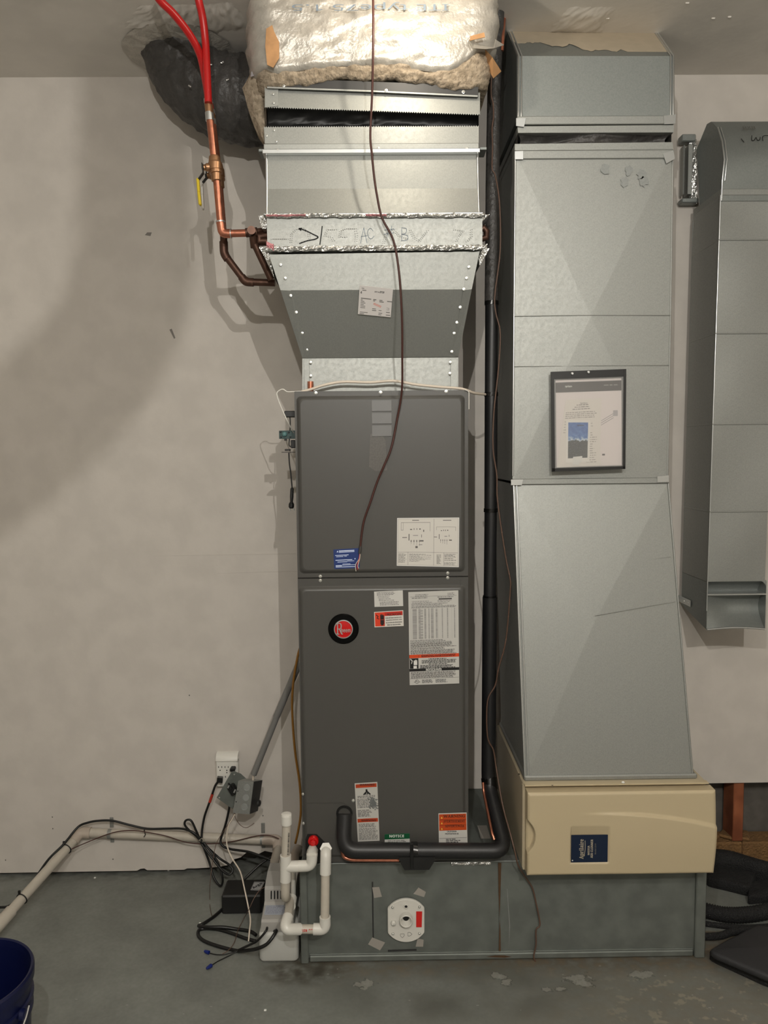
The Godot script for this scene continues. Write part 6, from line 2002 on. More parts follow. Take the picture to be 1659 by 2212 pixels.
func heating_pipes() -> void:
	# front line: red tube, copper, valve, across into the coil
	var t := thing("heating_pipe", "front copper heating pipe with red tubing above and a yellow valve lever", "pipe", Vector3(-0.457, 2.2822, 0.47))
	pipe_part(t, "red_tubing", M.red_tube, curve([Vector3(-0.507, 2.9732, 0.53), Vector3(-0.5008, 2.9337, 0.51), Vector3(-0.4922, 2.8877, 0.5), Vector3(-0.4891, 2.8254, 0.485), Vector3(-0.4871, 2.7494, 0.485), Vector3(-0.4855, 2.6572, 0.485)], 6), 0.0112)
	var st := flat()
	tube(st, [Vector3(-0.4889, 2.6744, 0.47), Vector3(-0.488, 2.6638, 0.47)], 0.0135, 14)
	put("crimp_ring", st, M.steel_bright, t)
	st = flat()
	tube(st, [Vector3(-0.4866, 2.6358, 0.47), Vector3(-0.4852, 2.6118, 0.47)], 0.0126, 14)
	put("crimp_ring", st, M.steel_bright, t)
	pipe_part(t, "adapter", M.brass, [Vector3(-0.4886, 2.6651, 0.47), Vector3(-0.4853, 2.6331, 0.47)], 0.0122)
	pipe_part(t, "copper_tube", M.copper, [Vector3(-0.4855, 2.6238, 0.47), Vector3(-0.4749, 2.5032, 0.47)], 0.0111)
	ball_valve(t, Vector3(-0.4749, 2.5045, 0.47), Vector3(-0.4696, 2.4398, 0.47), Vector3(-0.5037, 2.4746, 0.475), [Vector3(-0.5082, 2.4817, 0.485), Vector3(-0.5061, 2.4549, 0.485), Vector3(-0.5205, 2.4362, 0.485)], [Vector3(-0.5225, 2.4376, 0.485), Vector3(-0.5208, 2.4, 0.485), Vector3(-0.5177, 2.3622, 0.485)], M.yellow, "yellow sleeve")
	pipe_part(t, "copper_tube", M.copper, bends([Vector3(-0.4696, 2.4411, 0.47), Vector3(-0.4615, 2.3217, 0.47), Vector3(-0.4563, 2.2822, 0.47), Vector3(-0.366, 2.2844, 0.47)], 0.03), 0.0111)
	st = flat()
	tube(st, bends([Vector3(-0.4616, 2.319, 0.47), Vector3(-0.4563, 2.2822, 0.47), Vector3(-0.429, 2.2827, 0.47)], 0.028), 0.0132, 14)
	put("elbow", st, M.copper, t)
	st = flat()
	tube(st, [Vector3(-0.4616, 2.319, 0.47), Vector3(-0.4613, 2.3149, 0.47)], 0.0142, 14)
	put("solder_ring", st, M.steel_bright, t)
	st = flat()
	tube(st, [Vector3(-0.4318, 2.2827, 0.47), Vector3(-0.429, 2.2827, 0.47)], 0.0142, 14)
	put("solder_ring", st, M.steel_bright, t)
	st = flat()
	tube(st, [Vector3(-0.3856, 2.2845, 0.47), Vector3(-0.3506, 2.287, 0.47)], 0.0135, 14)
	tube(st, [Vector3(-0.3688, 2.2844, 0.47), Vector3(-0.364, 2.2841, 0.5)], 0.0125, 14)
	tube(st, [Vector3(-0.3646, 2.2843, 0.47), Vector3(-0.3631, 2.2458, 0.45)], 0.0125, 14)
	put("tee", st, M.copper_dark, t)
	pipe_part(t, "copper_tube", M.copper_dark, [Vector3(-0.3577, 2.2912, 0.46), Vector3(-0.3181, 2.3007, 0.44)], 0.0085)
	pipe_part(t, "copper_tube", M.copper_dark, [Vector3(-0.3598, 2.2501, 0.47), Vector3(-0.3155, 2.152, 0.44)], 0.0105)
	# rear line: runs down behind, slants across and enters lower
	t = thing("heating_pipe", "rear copper heating pipe with red tubing curving from upper left and a white lever valve", "pipe", Vector3(-0.4663, 2.2382, 0.4))
	pipe_part(t, "red_tubing", M.red_tube, curve([Vector3(-0.6174, 2.9209, 0.62), Vector3(-0.5898, 2.8834, 0.6), Vector3(-0.5609, 2.8654, 0.565), Vector3(-0.5281, 2.8334, 0.52), Vector3(-0.5074, 2.7966, 0.48), Vector3(-0.5026, 2.7496, 0.44), Vector3(-0.5017, 2.7133, 0.41), Vector3(-0.4953, 2.663, 0.4)], 6), 0.0112)
	st = flat()
	tube(st, [Vector3(-0.4965, 2.6726, 0.4), Vector3(-0.4954, 2.6602, 0.4)], 0.0135, 14)
	put("crimp_ring", st, M.steel_bright, t)
	st = flat()
	tube(st, [Vector3(-0.493, 2.6451, 0.4), Vector3(-0.492, 2.6286, 0.4)], 0.0126, 14)
	put("crimp_ring", st, M.steel_bright, t)
	pipe_part(t, "adapter", M.brass, [Vector3(-0.4954, 2.6616, 0.4), Vector3(-0.4919, 2.6314, 0.4)], 0.0122)
	pipe_part(t, "copper_tube", M.copper, [Vector3(-0.4918, 2.6341, 0.4), Vector3(-0.4795, 2.507, 0.4)], 0.0111)
	ball_valve(t, Vector3(-0.4808, 2.5098, 0.4), Vector3(-0.4754, 2.443, 0.4), Vector3(-0.5093, 2.4749, 0.405), [Vector3(-0.5122, 2.4842, 0.41), Vector3(-0.5112, 2.4676, 0.41), Vector3(-0.5259, 2.451, 0.41)], [Vector3(-0.5272, 2.4552, 0.41), Vector3(-0.5269, 2.415, 0.41), Vector3(-0.5266, 2.3732, 0.41)], M.white_vinyl, "white sleeve")
	pipe_part(t, "copper_tube", M.copper, [Vector3(-0.4753, 2.4458, 0.4), Vector3(-0.4664, 2.2918, 0.4)], 0.0111)
	pipe_part(t, "copper_tube", M.copper_dark, bends([Vector3(-0.4662, 2.2974, 0.4), Vector3(-0.4662, 2.2411, 0.4), Vector3(-0.4019, 2.1543, 0.4), Vector3(-0.3093, 2.1508, 0.4)], 0.025), 0.0111)
	st = flat()
	tube(st, bends([Vector3(-0.4667, 2.2777, 0.4), Vector3(-0.4662, 2.2411, 0.4), Vector3(-0.4551, 2.224, 0.4)], 0.02), 0.0132, 14)
	put("elbow", st, M.copper_dark, t)
	st = flat()
	tube(st, bends([Vector3(-0.4131, 2.17, 0.4), Vector3(-0.4019, 2.1543, 0.4), Vector3(-0.3759, 2.1527, 0.4)], 0.02), 0.0132, 14)
	put("elbow", st, M.copper_dark, t)


# ---------------------------------------------------------------- insulated refrigerant line on the right

func refrigerant_line() -> void:
	var t := thing("refrigerant_line", "black foam covered refrigerant pipe running down beside the cabinet and across its foot", "pipe", Vector3(0.2579, 0.3949, 0.58))
	var top := Vector3(0.3876, 2.965, 0.3873)
	var st := flat()
	tube(st, [top, Vector3(0.3778, 2.7257, 0.39), Vector3(0.3749, 2.4493, 0.385), Vector3(0.3727, 2.0864, 0.385)], 0.021, 16, true, 0.003)
	put("foam_sleeve", st, M.black_film, t)
	st = flat()
	tube(st, [Vector3(0.3727, 2.0864, 0.385), Vector3(0.3718, 1.8001, 0.385)], 0.0205, 16, true)
	put("foam_sleeve", st, M.pipe_foam, t)
	st = flat()
	tube(st, [Vector3(0.3718, 1.8001, 0.385), Vector3(0.3711, 1.429, 0.385)], 0.0208, 16, true)
	put("foam_sleeve", st, M.pipe_foam, t)
	st = flat()
	tube(st, [Vector3(0.3711, 1.429, 0.385), Vector3(0.3686, 1.1441, 0.385)], 0.0202, 16, true)
	put("foam_sleeve", st, M.pipe_foam, t)
	st = flat()
	tube(st, bends([Vector3(0.3686, 1.1441, 0.385), Vector3(0.3652, 0.514, 0.385), Vector3(0.3899, 0.3874, 0.578), Vector3(-0.1105, 0.3964, 0.578), Vector3(-0.1076, 0.497, 0.545)], 0.045, 8), 0.0235, 18, true)
	put("foam_sleeve", st, M.pipe_foam, t)
	for q in [Vector3(0.3727, 2.0864, 0.385), Vector3(0.3718, 1.8001, 0.385), Vector3(0.3711, 1.429, 0.385), Vector3(0.3686, 1.1441, 0.385)]:
		st = flat()
		tube(st, [q + Vector3(0, 0.006, 0), q - Vector3(0, 0.006, 0)], 0.0225, 16)
		put("tape_band", st, M.black_tape, t)
	st = flat()
	tube(st, [Vector3(0.3667, 0.5362, 0.385), Vector3(0.3692, 0.5017, 0.4)], 0.0262, 16)
	put("tape_band", st, M.black_tape, t)
	st = flat()
	tube(st, [Vector3(0.098, 0.3933, 0.578), Vector3(0.118, 0.393, 0.578)], 0.0252, 16)
	put("tape_band", st, M.black_tape, t)
	st = flat()
	span(st, Vector3(0.0936, 0.3482, 0.606), Vector3(0.1041, 0.429, 0.6035), 0.001)
	put("tape_band", st, M.black_tape, t)
	st = flat()
	var sad := [Vector3(0.06, 0.3853, 0.603), Vector3(0.1703, 0.3837, 0.603), Vector3(0.1675, 0.369, 0.603), Vector3(0.1518, 0.3442, 0.603), Vector3(0.0767, 0.3438, 0.603), Vector3(0.0655, 0.3646, 0.603)]
	sad.reverse()
	prism(st, sad, Vector3(0, 0, -0.05))
	put("tape_saddle", st, M.black_fabric, t)
	t = thing("liquid_line", "thin bare copper tube beside the black foam covered pipe", "pipe", Vector3(-0.0281, 0.3625, 0.57))
	pipe_part(t, "copper_tube", M.copper, bends([Vector3(-0.1212, 0.4369, 0.55), Vector3(-0.1115, 0.3654, 0.562), Vector3(-0.0856, 0.3602, 0.567), Vector3(0.0609, 0.358, 0.567)], 0.02), 0.0065, 10)
	pipe_part(t, "copper_tube", M.copper, bends([Vector3(0.4141, 2.962, 0.3575), Vector3(0.4029, 2.8958, 0.4), Vector3(0.4002, 2.8441, 0.4)], 0.02), 0.006, 10)
	pipe_part(t, "copper_tube", M.copper, bends([Vector3(0.3432, 0.5318, 0.41), Vector3(0.3448, 0.5017, 0.42), Vector3(0.3518, 0.4325, 0.555), Vector3(0.3575, 0.4167, 0.565)], 0.02), 0.0045, 10)


# ---------------------------------------------------------------- loose wires on and round the cabinet

func wire(called: String, label: String, pts: Array, r: float, m: Material, category := "cable") -> MeshInstance3D:
	var st := flat()
	tube(st, curve(pts, 5), r, 8)
	var o := put(called, st, m)
	tag(o, label, category)
	return o


func cables_on_cabinet() -> void:
	var t := thing("thermostat_cable", "brown thermostat cable hanging from the ceiling in front of the air handler, its end stripped", "cable", Vector3(-0.0504, 1.3292, 0.55))
	var st := flat()
	tube(st, curve([Vector3(0.004, 2.8866, 0.72), Vector3(0.0057, 2.8143, 0.72), Vector3(0.0045, 2.6969, 0.72), Vector3(0.0008, 2.5919, 0.69), Vector3(-0.0054, 2.4908, 0.67), Vector3(-0.002, 2.4415, 0.67), Vector3(0.0037, 2.3832, 0.66), Vector3(0.0109, 2.3333, 0.66), Vector3(0.0246, 2.2721, 0.655), Vector3(0.0565, 2.2102, 0.65), Vector3(0.0714, 2.1211, 0.65), Vector3(0.0791, 2.0093, 0.63), Vector3(0.0807, 1.8957, 0.6), Vector3(0.0797, 1.7982, 0.57), Vector3(0.0659, 1.7175, 0.555), Vector3(0.0486, 1.6352, 0.555), Vector3(0.026, 1.5801, 0.555), Vector3(0.0048, 1.5316, 0.55), Vector3(-0.0168, 1.4691, 0.55), Vector3(-0.0384, 1.4061, 0.547), Vector3(-0.049, 1.3302, 0.547)], 5), 0.0031, 8)
	put("jacket", st, M.rust_wire, t)
	st = flat()
	tube(st, [Vector3(-0.0483, 1.3358, 0.547), Vector3(-0.0506, 1.3132, 0.547)], 0.0042, 8)
	put("tape_wrap", st, M.cabinet_dark, t)
	for q in [[Vector3(-0.0506, 1.3161, 0.547), Vector3(-0.0536, 1.2963, 0.547), Vector3(-0.0637, 1.2794, 0.547), Vector3(-0.0625, 1.2596, 0.547)], [Vector3(-0.0492, 1.3163, 0.549), Vector3(-0.0508, 1.298, 0.549), Vector3(-0.0566, 1.2768, 0.549), Vector3(-0.0539, 1.2683, 0.549)]]:
		st = flat()
		tube(st, curve(q, 4), 0.0011, 6)
		put("conductor", st, M.cream_wire, t)
	st = flat()
	tube(st, curve([Vector3(-0.0506, 1.3148, 0.548), Vector3(-0.0537, 1.2936, 0.548), Vector3(-0.0595, 1.2767, 0.548), Vector3(-0.0568, 1.2639, 0.548)], 4), 0.001, 6)
	put("conductor", st, M.red_tube, t)
	wire("control_cable", "long thin brown cable beside the black pipe, running over the base to the floor", [Vector3(0.3697, 2.9283, 0.43), Vector3(0.3645, 2.7753, 0.43), Vector3(0.3632, 2.7037, 0.43), Vector3(0.3689, 2.6751, 0.43), Vector3(0.3704, 2.637, 0.43), Vector3(0.3662, 2.6016, 0.43), Vector3(0.3678, 2.5483, 0.43), Vector3(0.3665, 2.4837, 0.43), Vector3(0.3765, 2.4616, 0.43), Vector3(0.3887, 2.3771, 0.435), Vector3(0.3913, 2.2381, 0.435), Vector3(0.3759, 2.1032, 0.43), Vector3(0.379, 2.0481, 0.43), Vector3(0.392, 1.9862, 0.435), Vector3(0.3881, 1.8813, 0.43), Vector3(0.3739, 1.7419, 0.43), Vector3(0.3712, 1.6288, 0.43), Vector3(0.3832, 1.544, 0.43), Vector3(0.3855, 1.4591, 0.435), Vector3(0.4086, 1.2881, 0.45), Vector3(0.4218, 1.2156, 0.46), Vector3(0.4219, 1.1742, 0.46), Vector3(0.411, 1.0184, 0.45), Vector3(0.3892, 0.9239, 0.44), Vector3(0.3804, 0.8647, 0.43), Vector3(0.355, 0.8114, 0.43), Vector3(0.3552, 0.6959, 0.43), Vector3(0.3749, 0.6476, 0.43), Vector3(0.3826, 0.5912, 0.44), Vector3(0.3957, 0.4904, 0.49), Vector3(0.4105, 0.4245, 0.55), Vector3(0.4192, 0.3853, 0.575), Vector3(0.4294, 0.3404, 0.575), Vector3(0.4595, 0.2824, 0.548), Vector3(0.4818, 0.244, 0.54), Vector3(0.4938, 0.1949, 0.54), Vector3(0.506, 0.1334, 0.54), Vector3(0.5047, 0.1165, 0.54), Vector3(0.4945, 0.1044, 0.54), Vector3(0.4948, 0.0566, 0.54), Vector3(0.4877, 0.0165, 0.54), Vector3(0.4937, -0.0021, 0.54)], 0.0024, M.tan_wire)
	wire("flat_cable", "pale cream cable lying along the top edge of the air handler", [Vector3(-0.221, 1.8041, 0.508), Vector3(-0.1929, 1.8108, 0.508), Vector3(-0.1535, 1.823, 0.508), Vector3(-0.0973, 1.8322, 0.508), Vector3(-0.0133, 1.8302, 0.508), Vector3(0.0569, 1.8338, 0.508), Vector3(0.1269, 1.8221, 0.508), Vector3(0.1971, 1.8146, 0.508), Vector3(0.2533, 1.81, 0.508), Vector3(0.2786, 1.8042, 0.508), Vector3(0.3048, 1.7978, 0.48), Vector3(0.3504, 1.7991, 0.4)], 0.0042, M.cream_wire)
	wire("bell_wire", "thin white wire looping off the upper left corner of the air handler", [Vector3(-0.2077, 1.806, 0.5), Vector3(-0.2484, 1.8049, 0.5), Vector3(-0.2667, 1.8051, 0.5), Vector3(-0.2778, 1.8121, 0.5), Vector3(-0.2891, 1.8094, 0.5), Vector3(-0.2977, 1.7998, 0.5), Vector3(-0.2925, 1.7774, 0.5), Vector3(-0.2791, 1.7437, 0.5), Vector3(-0.2656, 1.7128, 0.5), Vector3(-0.2515, 1.6747, 0.44)], 0.0017, M.white_vinyl)
	wire("stub_wire", "short thin white wire stub at the upper right corner of the air handler", [Vector3(0.2698, 1.8034, 0.536), Vector3(0.2809, 1.7978, 0.536), Vector3(0.2823, 1.7841, 0.536), Vector3(0.2822, 1.7455, 0.536)], 0.0012, M.white_vinyl)
	st = flat()
	turned(st, [Vector2(0.0088, 0), Vector2(0.0092, 0.032), Vector2(0.0078, 0.032), Vector2(0.0078, 0.002)], Vector3(-0.1959, 1.8039, 0.49), Vector3.UP, 18)
	tag(put("copper_stub", st, M.copper), "short open copper pipe stub on top of the air handler", "pipe")
	wire("ochre_cable", "yellowish brown cable hanging against the left side of the air handler", [Vector3(-0.2701, 0.9396, 0.22), Vector3(-0.2787, 0.91, 0.22), Vector3(-0.2948, 0.8244, 0.22), Vector3(-0.3015, 0.7248, 0.22), Vector3(-0.2945, 0.5742, 0.22), Vector3(-0.2803, 0.456, 0.22), Vector3(-0.2771, 0.3541, 0.22), Vector3(-0.2866, 0.2861, 0.22), Vector3(-0.2991, 0.2315, 0.22)], 0.0042, M.ochre_wire)
	# little electronics stuck to the left side
	st = flat()
	span(st, Vector3(-0.2813, 1.7302, 0.46), Vector3(-0.2479, 1.7491, 0.42), 0.002)
	tag(put("sensor_hub", st, M.black_plastic), "small black sensor hub stuck high on the left side of the air handler", "electronics")
	wire("hub_lead", "thin black lead hanging from the black sensor hub", [Vector3(-0.2652, 1.7348, 0.45), Vector3(-0.2642, 1.7104, 0.45), Vector3(-0.2662, 1.6818, 0.45), Vector3(-0.268, 1.6603, 0.45), Vector3(-0.2683, 1.6416, 0.45), Vector3(-0.2554, 1.6371, 0.45)], 0.0018, M.black_cord)
	t = thing("circuit_board", "small bluish green circuit board sticking out from the left side of the air handler", "electronics", Vector3(-0.278, 1.6632, 0.45))
	st = flat()
	span(st, Vector3(-0.2994, 1.6634, 0.452), Vector3(-0.2461, 1.6888, 0.448), 0.0005)
	put("board", st, M.circuit_green, t)
	st = flat()
	turned(st, [Vector2(0.0075, 0), Vector2(0.007, 0.006), Vector2(0.003, 0.009), Vector2(0, 0.0092)], Vector3(-0.2818, 1.6776, 0.452), Vector3.BACK, 16)
	put("dial", st, mat("board_pale", Color(0.35, 0.5, 0.5), 0.4), t)
	for q in [Vector3(-0.2934, 1.669, 0.453), Vector3(-0.2687, 1.6832, 0.453), Vector3(-0.2646, 1.6688, 0.453), Vector3(-0.2945, 1.6848, 0.453)]:
		st = flat()
		box(st, q, Vector3(0.006, 0.004, 0.004), 0.0008)
		put("chip", st, M.black_plastic, t)
	st = flat()
	span(st, Vector3(-0.2839, 1.6575, 0.45), Vector3(-0.2756, 1.6633, 0.446), 0.001)
	put("connector", st, M.black_plastic, t)
	st = flat()
	span(st, Vector3(-0.263, 1.6343, 0.46), Vector3(-0.2485, 1.659, 0.43), 0.002)
	put("connector", st, M.black_plastic, t)
	t = thing("usb_adapter", "small flat black adapter below the circuit board, with a lead and plug", "electronics", Vector3(-0.2745, 1.6229, 0.45))
	st = flat()
	span(st, Vector3(-0.2825, 1.6258, 0.455), Vector3(-0.2664, 1.6315, 0.43), 0.001)
	span(st, Vector3(-0.292, 1.6209, 0.46), Vector3(-0.2501, 1.6227, 0.42), 0.0004)
	put("body", st, M.black_plastic, t)
	st = flat()
	tube(st, curve([Vector3(-0.2702, 1.62, 0.45), Vector3(-0.2693, 1.5882, 0.45), Vector3(-0.2656, 1.5564, 0.45), Vector3(-0.2621, 1.51, 0.45)], 5), 0.0022, 8)
	put("lead", st, M.black_cord, t)
	st = flat()
	turned(st, [Vector2(0.003, 0), Vector2(0.0052, 0.004), Vector2(0.0056, 0.03), Vector2(0.0045, 0.045), Vector2(0.0085, 0.052), Vector2(0.0085, 0.062), Vector2(0.006, 0.066), Vector2(0, 0.066)], Vector3(-0.2621, 1.5114, 0.45), Vector3(-0.06, -1, 0), 12)
	put("plug", st, M.black_plastic, t)
	for q in [Vector3(-0.2706, 1.4432, 0.45), Vector3(-0.259, 1.4445, 0.45)]:
		st = flat()
		box(st, q, Vector3(0.003, 0.012, 0.006), 0.0008, Basis(Vector3.BACK, 0.4))
		put("prong", st, M.steel_bright, t)


# ---------------------------------------------------------------- white drain trap

func drain_trap() -> void:
	var t := thing("drain_trap", "white plastic drain trap in front of the air handler's lower left corner", "pipe", Vector3(-0.2274, 0.1714, 0.62))
	var r := 0.0133
	var rf := 0.0168
	var cap := Vector3(-0.2813, 0.4957, 0.6)
	var st := flat()
	turned(st, [Vector2(0.0165, -0.002), Vector2(0.0170, 0.0), Vector2(0.0168, 0.026), Vector2(0.0155, 0.031), Vector2(0.010, 0.0335), Vector2(0, 0.034)], cap, Vector3.UP, 22)
	put("cap", st, M.pvc, t)
	pipe_part(t, "pipe", M.pvc_pipe, [cap, Vector3(-0.2862, 0.3889, 0.6)], r, 20)
	st = flat()
	tube(st, [Vector3(-0.2861, 0.3963, 0.6), Vector3(-0.2876, 0.3138, 0.6)], rf, 20)
	tube(st, [Vector3(-0.2868, 0.3595, 0.6), Vector3(-0.2472, 0.3604, 0.6)], rf, 20)
	put("tee", st, M.pvc, t)
	st = flat()
	tube(st, bends([Vector3(-0.2472, 0.3604, 0.6), Vector3(-0.2076, 0.3612, 0.6), Vector3(-0.2056, 0.398, 0.6)], 0.03, 7), rf, 20)
	put("elbow", st, M.pvc, t)
	st = flat()
	tube(st, [Vector3(-0.2057, 0.3906, 0.6), Vector3(-0.2069, 0.3943, 0.585), Vector3(-0.2089, 0.3816, 0.545)], 0.0175, 6)
	put("hex_nut", st, M.pvc, t)
	pipe_part(t, "pipe", M.pvc_pipe, bends([Vector3(-0.2875, 0.3182, 0.6), Vector3(-0.29, 0.262, 0.6), Vector3(-0.2978, 0.1833, 0.47)], 0.04, 6), r * 1.04, 20)
	# lower loop
	pipe_part(t, "pipe", M.pvc_pipe, [Vector3(-0.2817, 0.2087, 0.53), Vector3(-0.2811, 0.208, 0.625)], r, 20)
	st = flat()
	tube(st, [Vector3(-0.2805, 0.2072, 0.515), Vector3(-0.2811, 0.2012, 0.55)], rf, 18)
	put("coupling", st, M.pvc, t)
	st = flat()
	tube(st, bends([Vector3(-0.2808, 0.209, 0.615), Vector3(-0.287, 0.1971, 0.66), Vector3(-0.2426, 0.1815, 0.635)], 0.034, 7), rf, 20)
	put("elbow", st, M.pvc, t)
	pipe_part(t, "pipe", M.pvc_pipe, [Vector3(-0.2538, 0.1817, 0.635), Vector3(-0.1922, 0.1806, 0.635)], r, 20)
	st = flat()
	tube(st, bends([Vector3(-0.202, 0.1808, 0.635), Vector3(-0.1656, 0.1802, 0.635), Vector3(-0.1664, 0.2199, 0.635)], 0.032, 7), rf, 20)
	put("elbow", st, M.pvc, t)
	pipe_part(t, "pipe", M.pvc_pipe, [Vector3(-0.1665, 0.2125, 0.635), Vector3(-0.1643, 0.3544, 0.615)], r, 20)
	st = flat()
	tube(st, bends([Vector3(-0.1643, 0.3438, 0.617), Vector3(-0.1626, 0.4114, 0.607), Vector3(-0.1659, 0.389, 0.56)], 0.03, 7), rf, 20)
	put("elbow", st, M.pvc, t)
	st = flat()
	tube(st, [Vector3(-0.163, 0.415, 0.6), Vector3(-0.1669, 0.3854, 0.545)], 0.0185, 6)
	put("hex_nut", st, M.pvc, t)
	words("pipe_lettering", "RST", Vector3(-0.2287, 0.1857, 0.6486), Vector3.LEFT, Vector3.DOWN, 0.017, 0.008, M.print_red, t)
	words("pipe_lettering", "sch 40", Vector3(-0.2092, 0.1883, 0.6486), Vector3.LEFT, Vector3.DOWN, 0.011, 0.004, M.print_red, t)
	st = flat()
	for k in 14:
		var q := Vector3(-0.2734, 0.4712, 0.612).lerp(Vector3(-0.2775, 0.4042, 0.612), k / 13.0)
		box(st, q, Vector3(0.0045, 0.0022 + 0.001 * (k % 3), 0.0005))
	tag(put("pipe_print", st, M.ink_grey, t), "grey printed characters up the pipe", "", "", "stuff")
	st = flat()
	tube(st, [Vector3(-0.2817, 0.2566, 0.44), Vector3(-0.2815, 0.1767, 0.47)], 0.007, 12)
	put("vent_tube", st, M.pvc, t)


# ---------------------------------------------------------------- condensate pump and its neighbours

func condensate_pump() -> void:
	var x0: float = Vector3(-0.3864, 0.1014, 0.53).x
	var x1: float = Vector3(-0.26, 0.0314, 0.53).x
	var t := thing("condensate_pump", "white and grey condensate pump with vent slots, standing beside the metal base", "pump", Vector3((x0 + x1) / 2.0, 0, 0.4))
	var st := flat()
	var rows := []
	for s in [[0.0, 0.012], [0.004, 0.004], [0.012, 0.0], [0.088, 0.0], [0.096, 0.001], [0.100, 0.006]]:
		var ring := []
		for p in rrect(x0 + s[1], 0.24 + s[1], x1 - s[1], 0.53 - s[1], 0.014, 0.0): ring.append(Vector3(p.x, s[0], 0.77 - p.y))
		rows.append(ring)
	skin(st, rows, true, true)
	st.set_smooth_group(-1)
	fan(st, rows[5])
	put("tank", st, M.pump_white, t)
	st = flat()
	var xc: float = x1 - 0.008
	var prof := [Vector2(0.098, 0.521), Vector2(0.130, 0.519), Vector2(0.136, 0.512), Vector2(0.138, 0.498), Vector2(0.146, 0.452), Vector2(0.152, 0.445), Vector2(0.154, 0.440), Vector2(0.188, 0.434), Vector2(0.196, 0.426), Vector2(0.210, 0.36), Vector2(0.205, 0.30), Vector2(0.098, 0.26)]
	var outline := []
	for p in prof: outline.append(Vector3(x0 + 0.008, p.x, p.y))
	outline.reverse()
	prism(st, outline, Vector3(xc - x0 - 0.016, 0, 0))
	var cov := put("cover", st, M.pump_grey, t)
	st = flat()
	for k in 4:
		box(st, Vector3(x0 + 0.030 + 0.0105 * k, 0.172, 0.4375), Vector3(0.004, 0.026, 0.004), 0.001, Basis(Vector3.RIGHT, -0.17))
	put("vent_slot", st, M.ink, cov)
	st = flat()
	for k in 5:
		box(st, Vector3(x0 + 0.0085, 0.178 + 0.006 * k, 0.405 - 0.01 * k), Vector3(0.002, 0.002, 0.008), 0.0004)
	put("side_vent", st, M.ink_grey, cov)
	var im := page(160, 80, Color(0.62, 0.64, 0.68))
	print_lines(im, 6, 8, 148, 6, 11, 4, Color(0.42, 0.43, 0.5), 0.1)
	sheet("pump_label", [Vector3(x0 + 0.014, 0.1462, 0.4535), Vector3(xc - 0.022, 0.1462, 0.4535), Vector3(xc - 0.022, 0.1392, 0.4945), Vector3(x0 + 0.014, 0.1392, 0.4945)], picture(im), cov)
	st = flat()
	tube(st, [Vector3(-0.3385, 0.0976, 0.516), Vector3(-0.3288, 0.111, 0.532)], 0.005, 10)
	put("cord_grommet", st, M.black_plastic, t)
	# black power block on the floor
	var b0 := Vector3(-0.5572, 0, 0.268)
	var b1 := Vector3(-0.4167, 0, 0.2715)
	t = thing("power_block", "black box with a silver label on the floor left of the pump", "box", Vector3((b0.x + b1.x) / 2.0, 0, 0.23))
	st = flat()
	span(st, Vector3(b0.x, 0, b0.z - 0.105), Vector3(b1.x, 0.069, b0.z), 0.005)
	put("body", st, M.black_fabric, t)
	im = page(120, 80, Color(0.55, 0.55, 0.55))
	im.fill_rect(Rect2i(4, 4, 112, 72), Color(0.45, 0.45, 0.45))
	im.fill_rect(Rect2i(8, 8, 104, 64), Color(0.62, 0.62, 0.62))
	var lq := [Vector3(-0.4552, 0.0692, 0.1826), Vector3(-0.4165, 0.0692, 0.1836), Vector3(-0.4233, 0.0692, 0.2392), Vector3(-0.46, 0.0692, 0.2353)]
	sheet("block_label", lq, picture(im), t)
	words("block_lettering", "Argo", (lq[0] + lq[1] + lq[2] + lq[3]) / 4.0 + Vector3(0, 0.0012, 0), (lq[1] - lq[3]), (lq[0] - lq[2]), 0.042, 0.016, M.ink, t)


# ---------------------------------------------------------------- outlet, junction box, cords

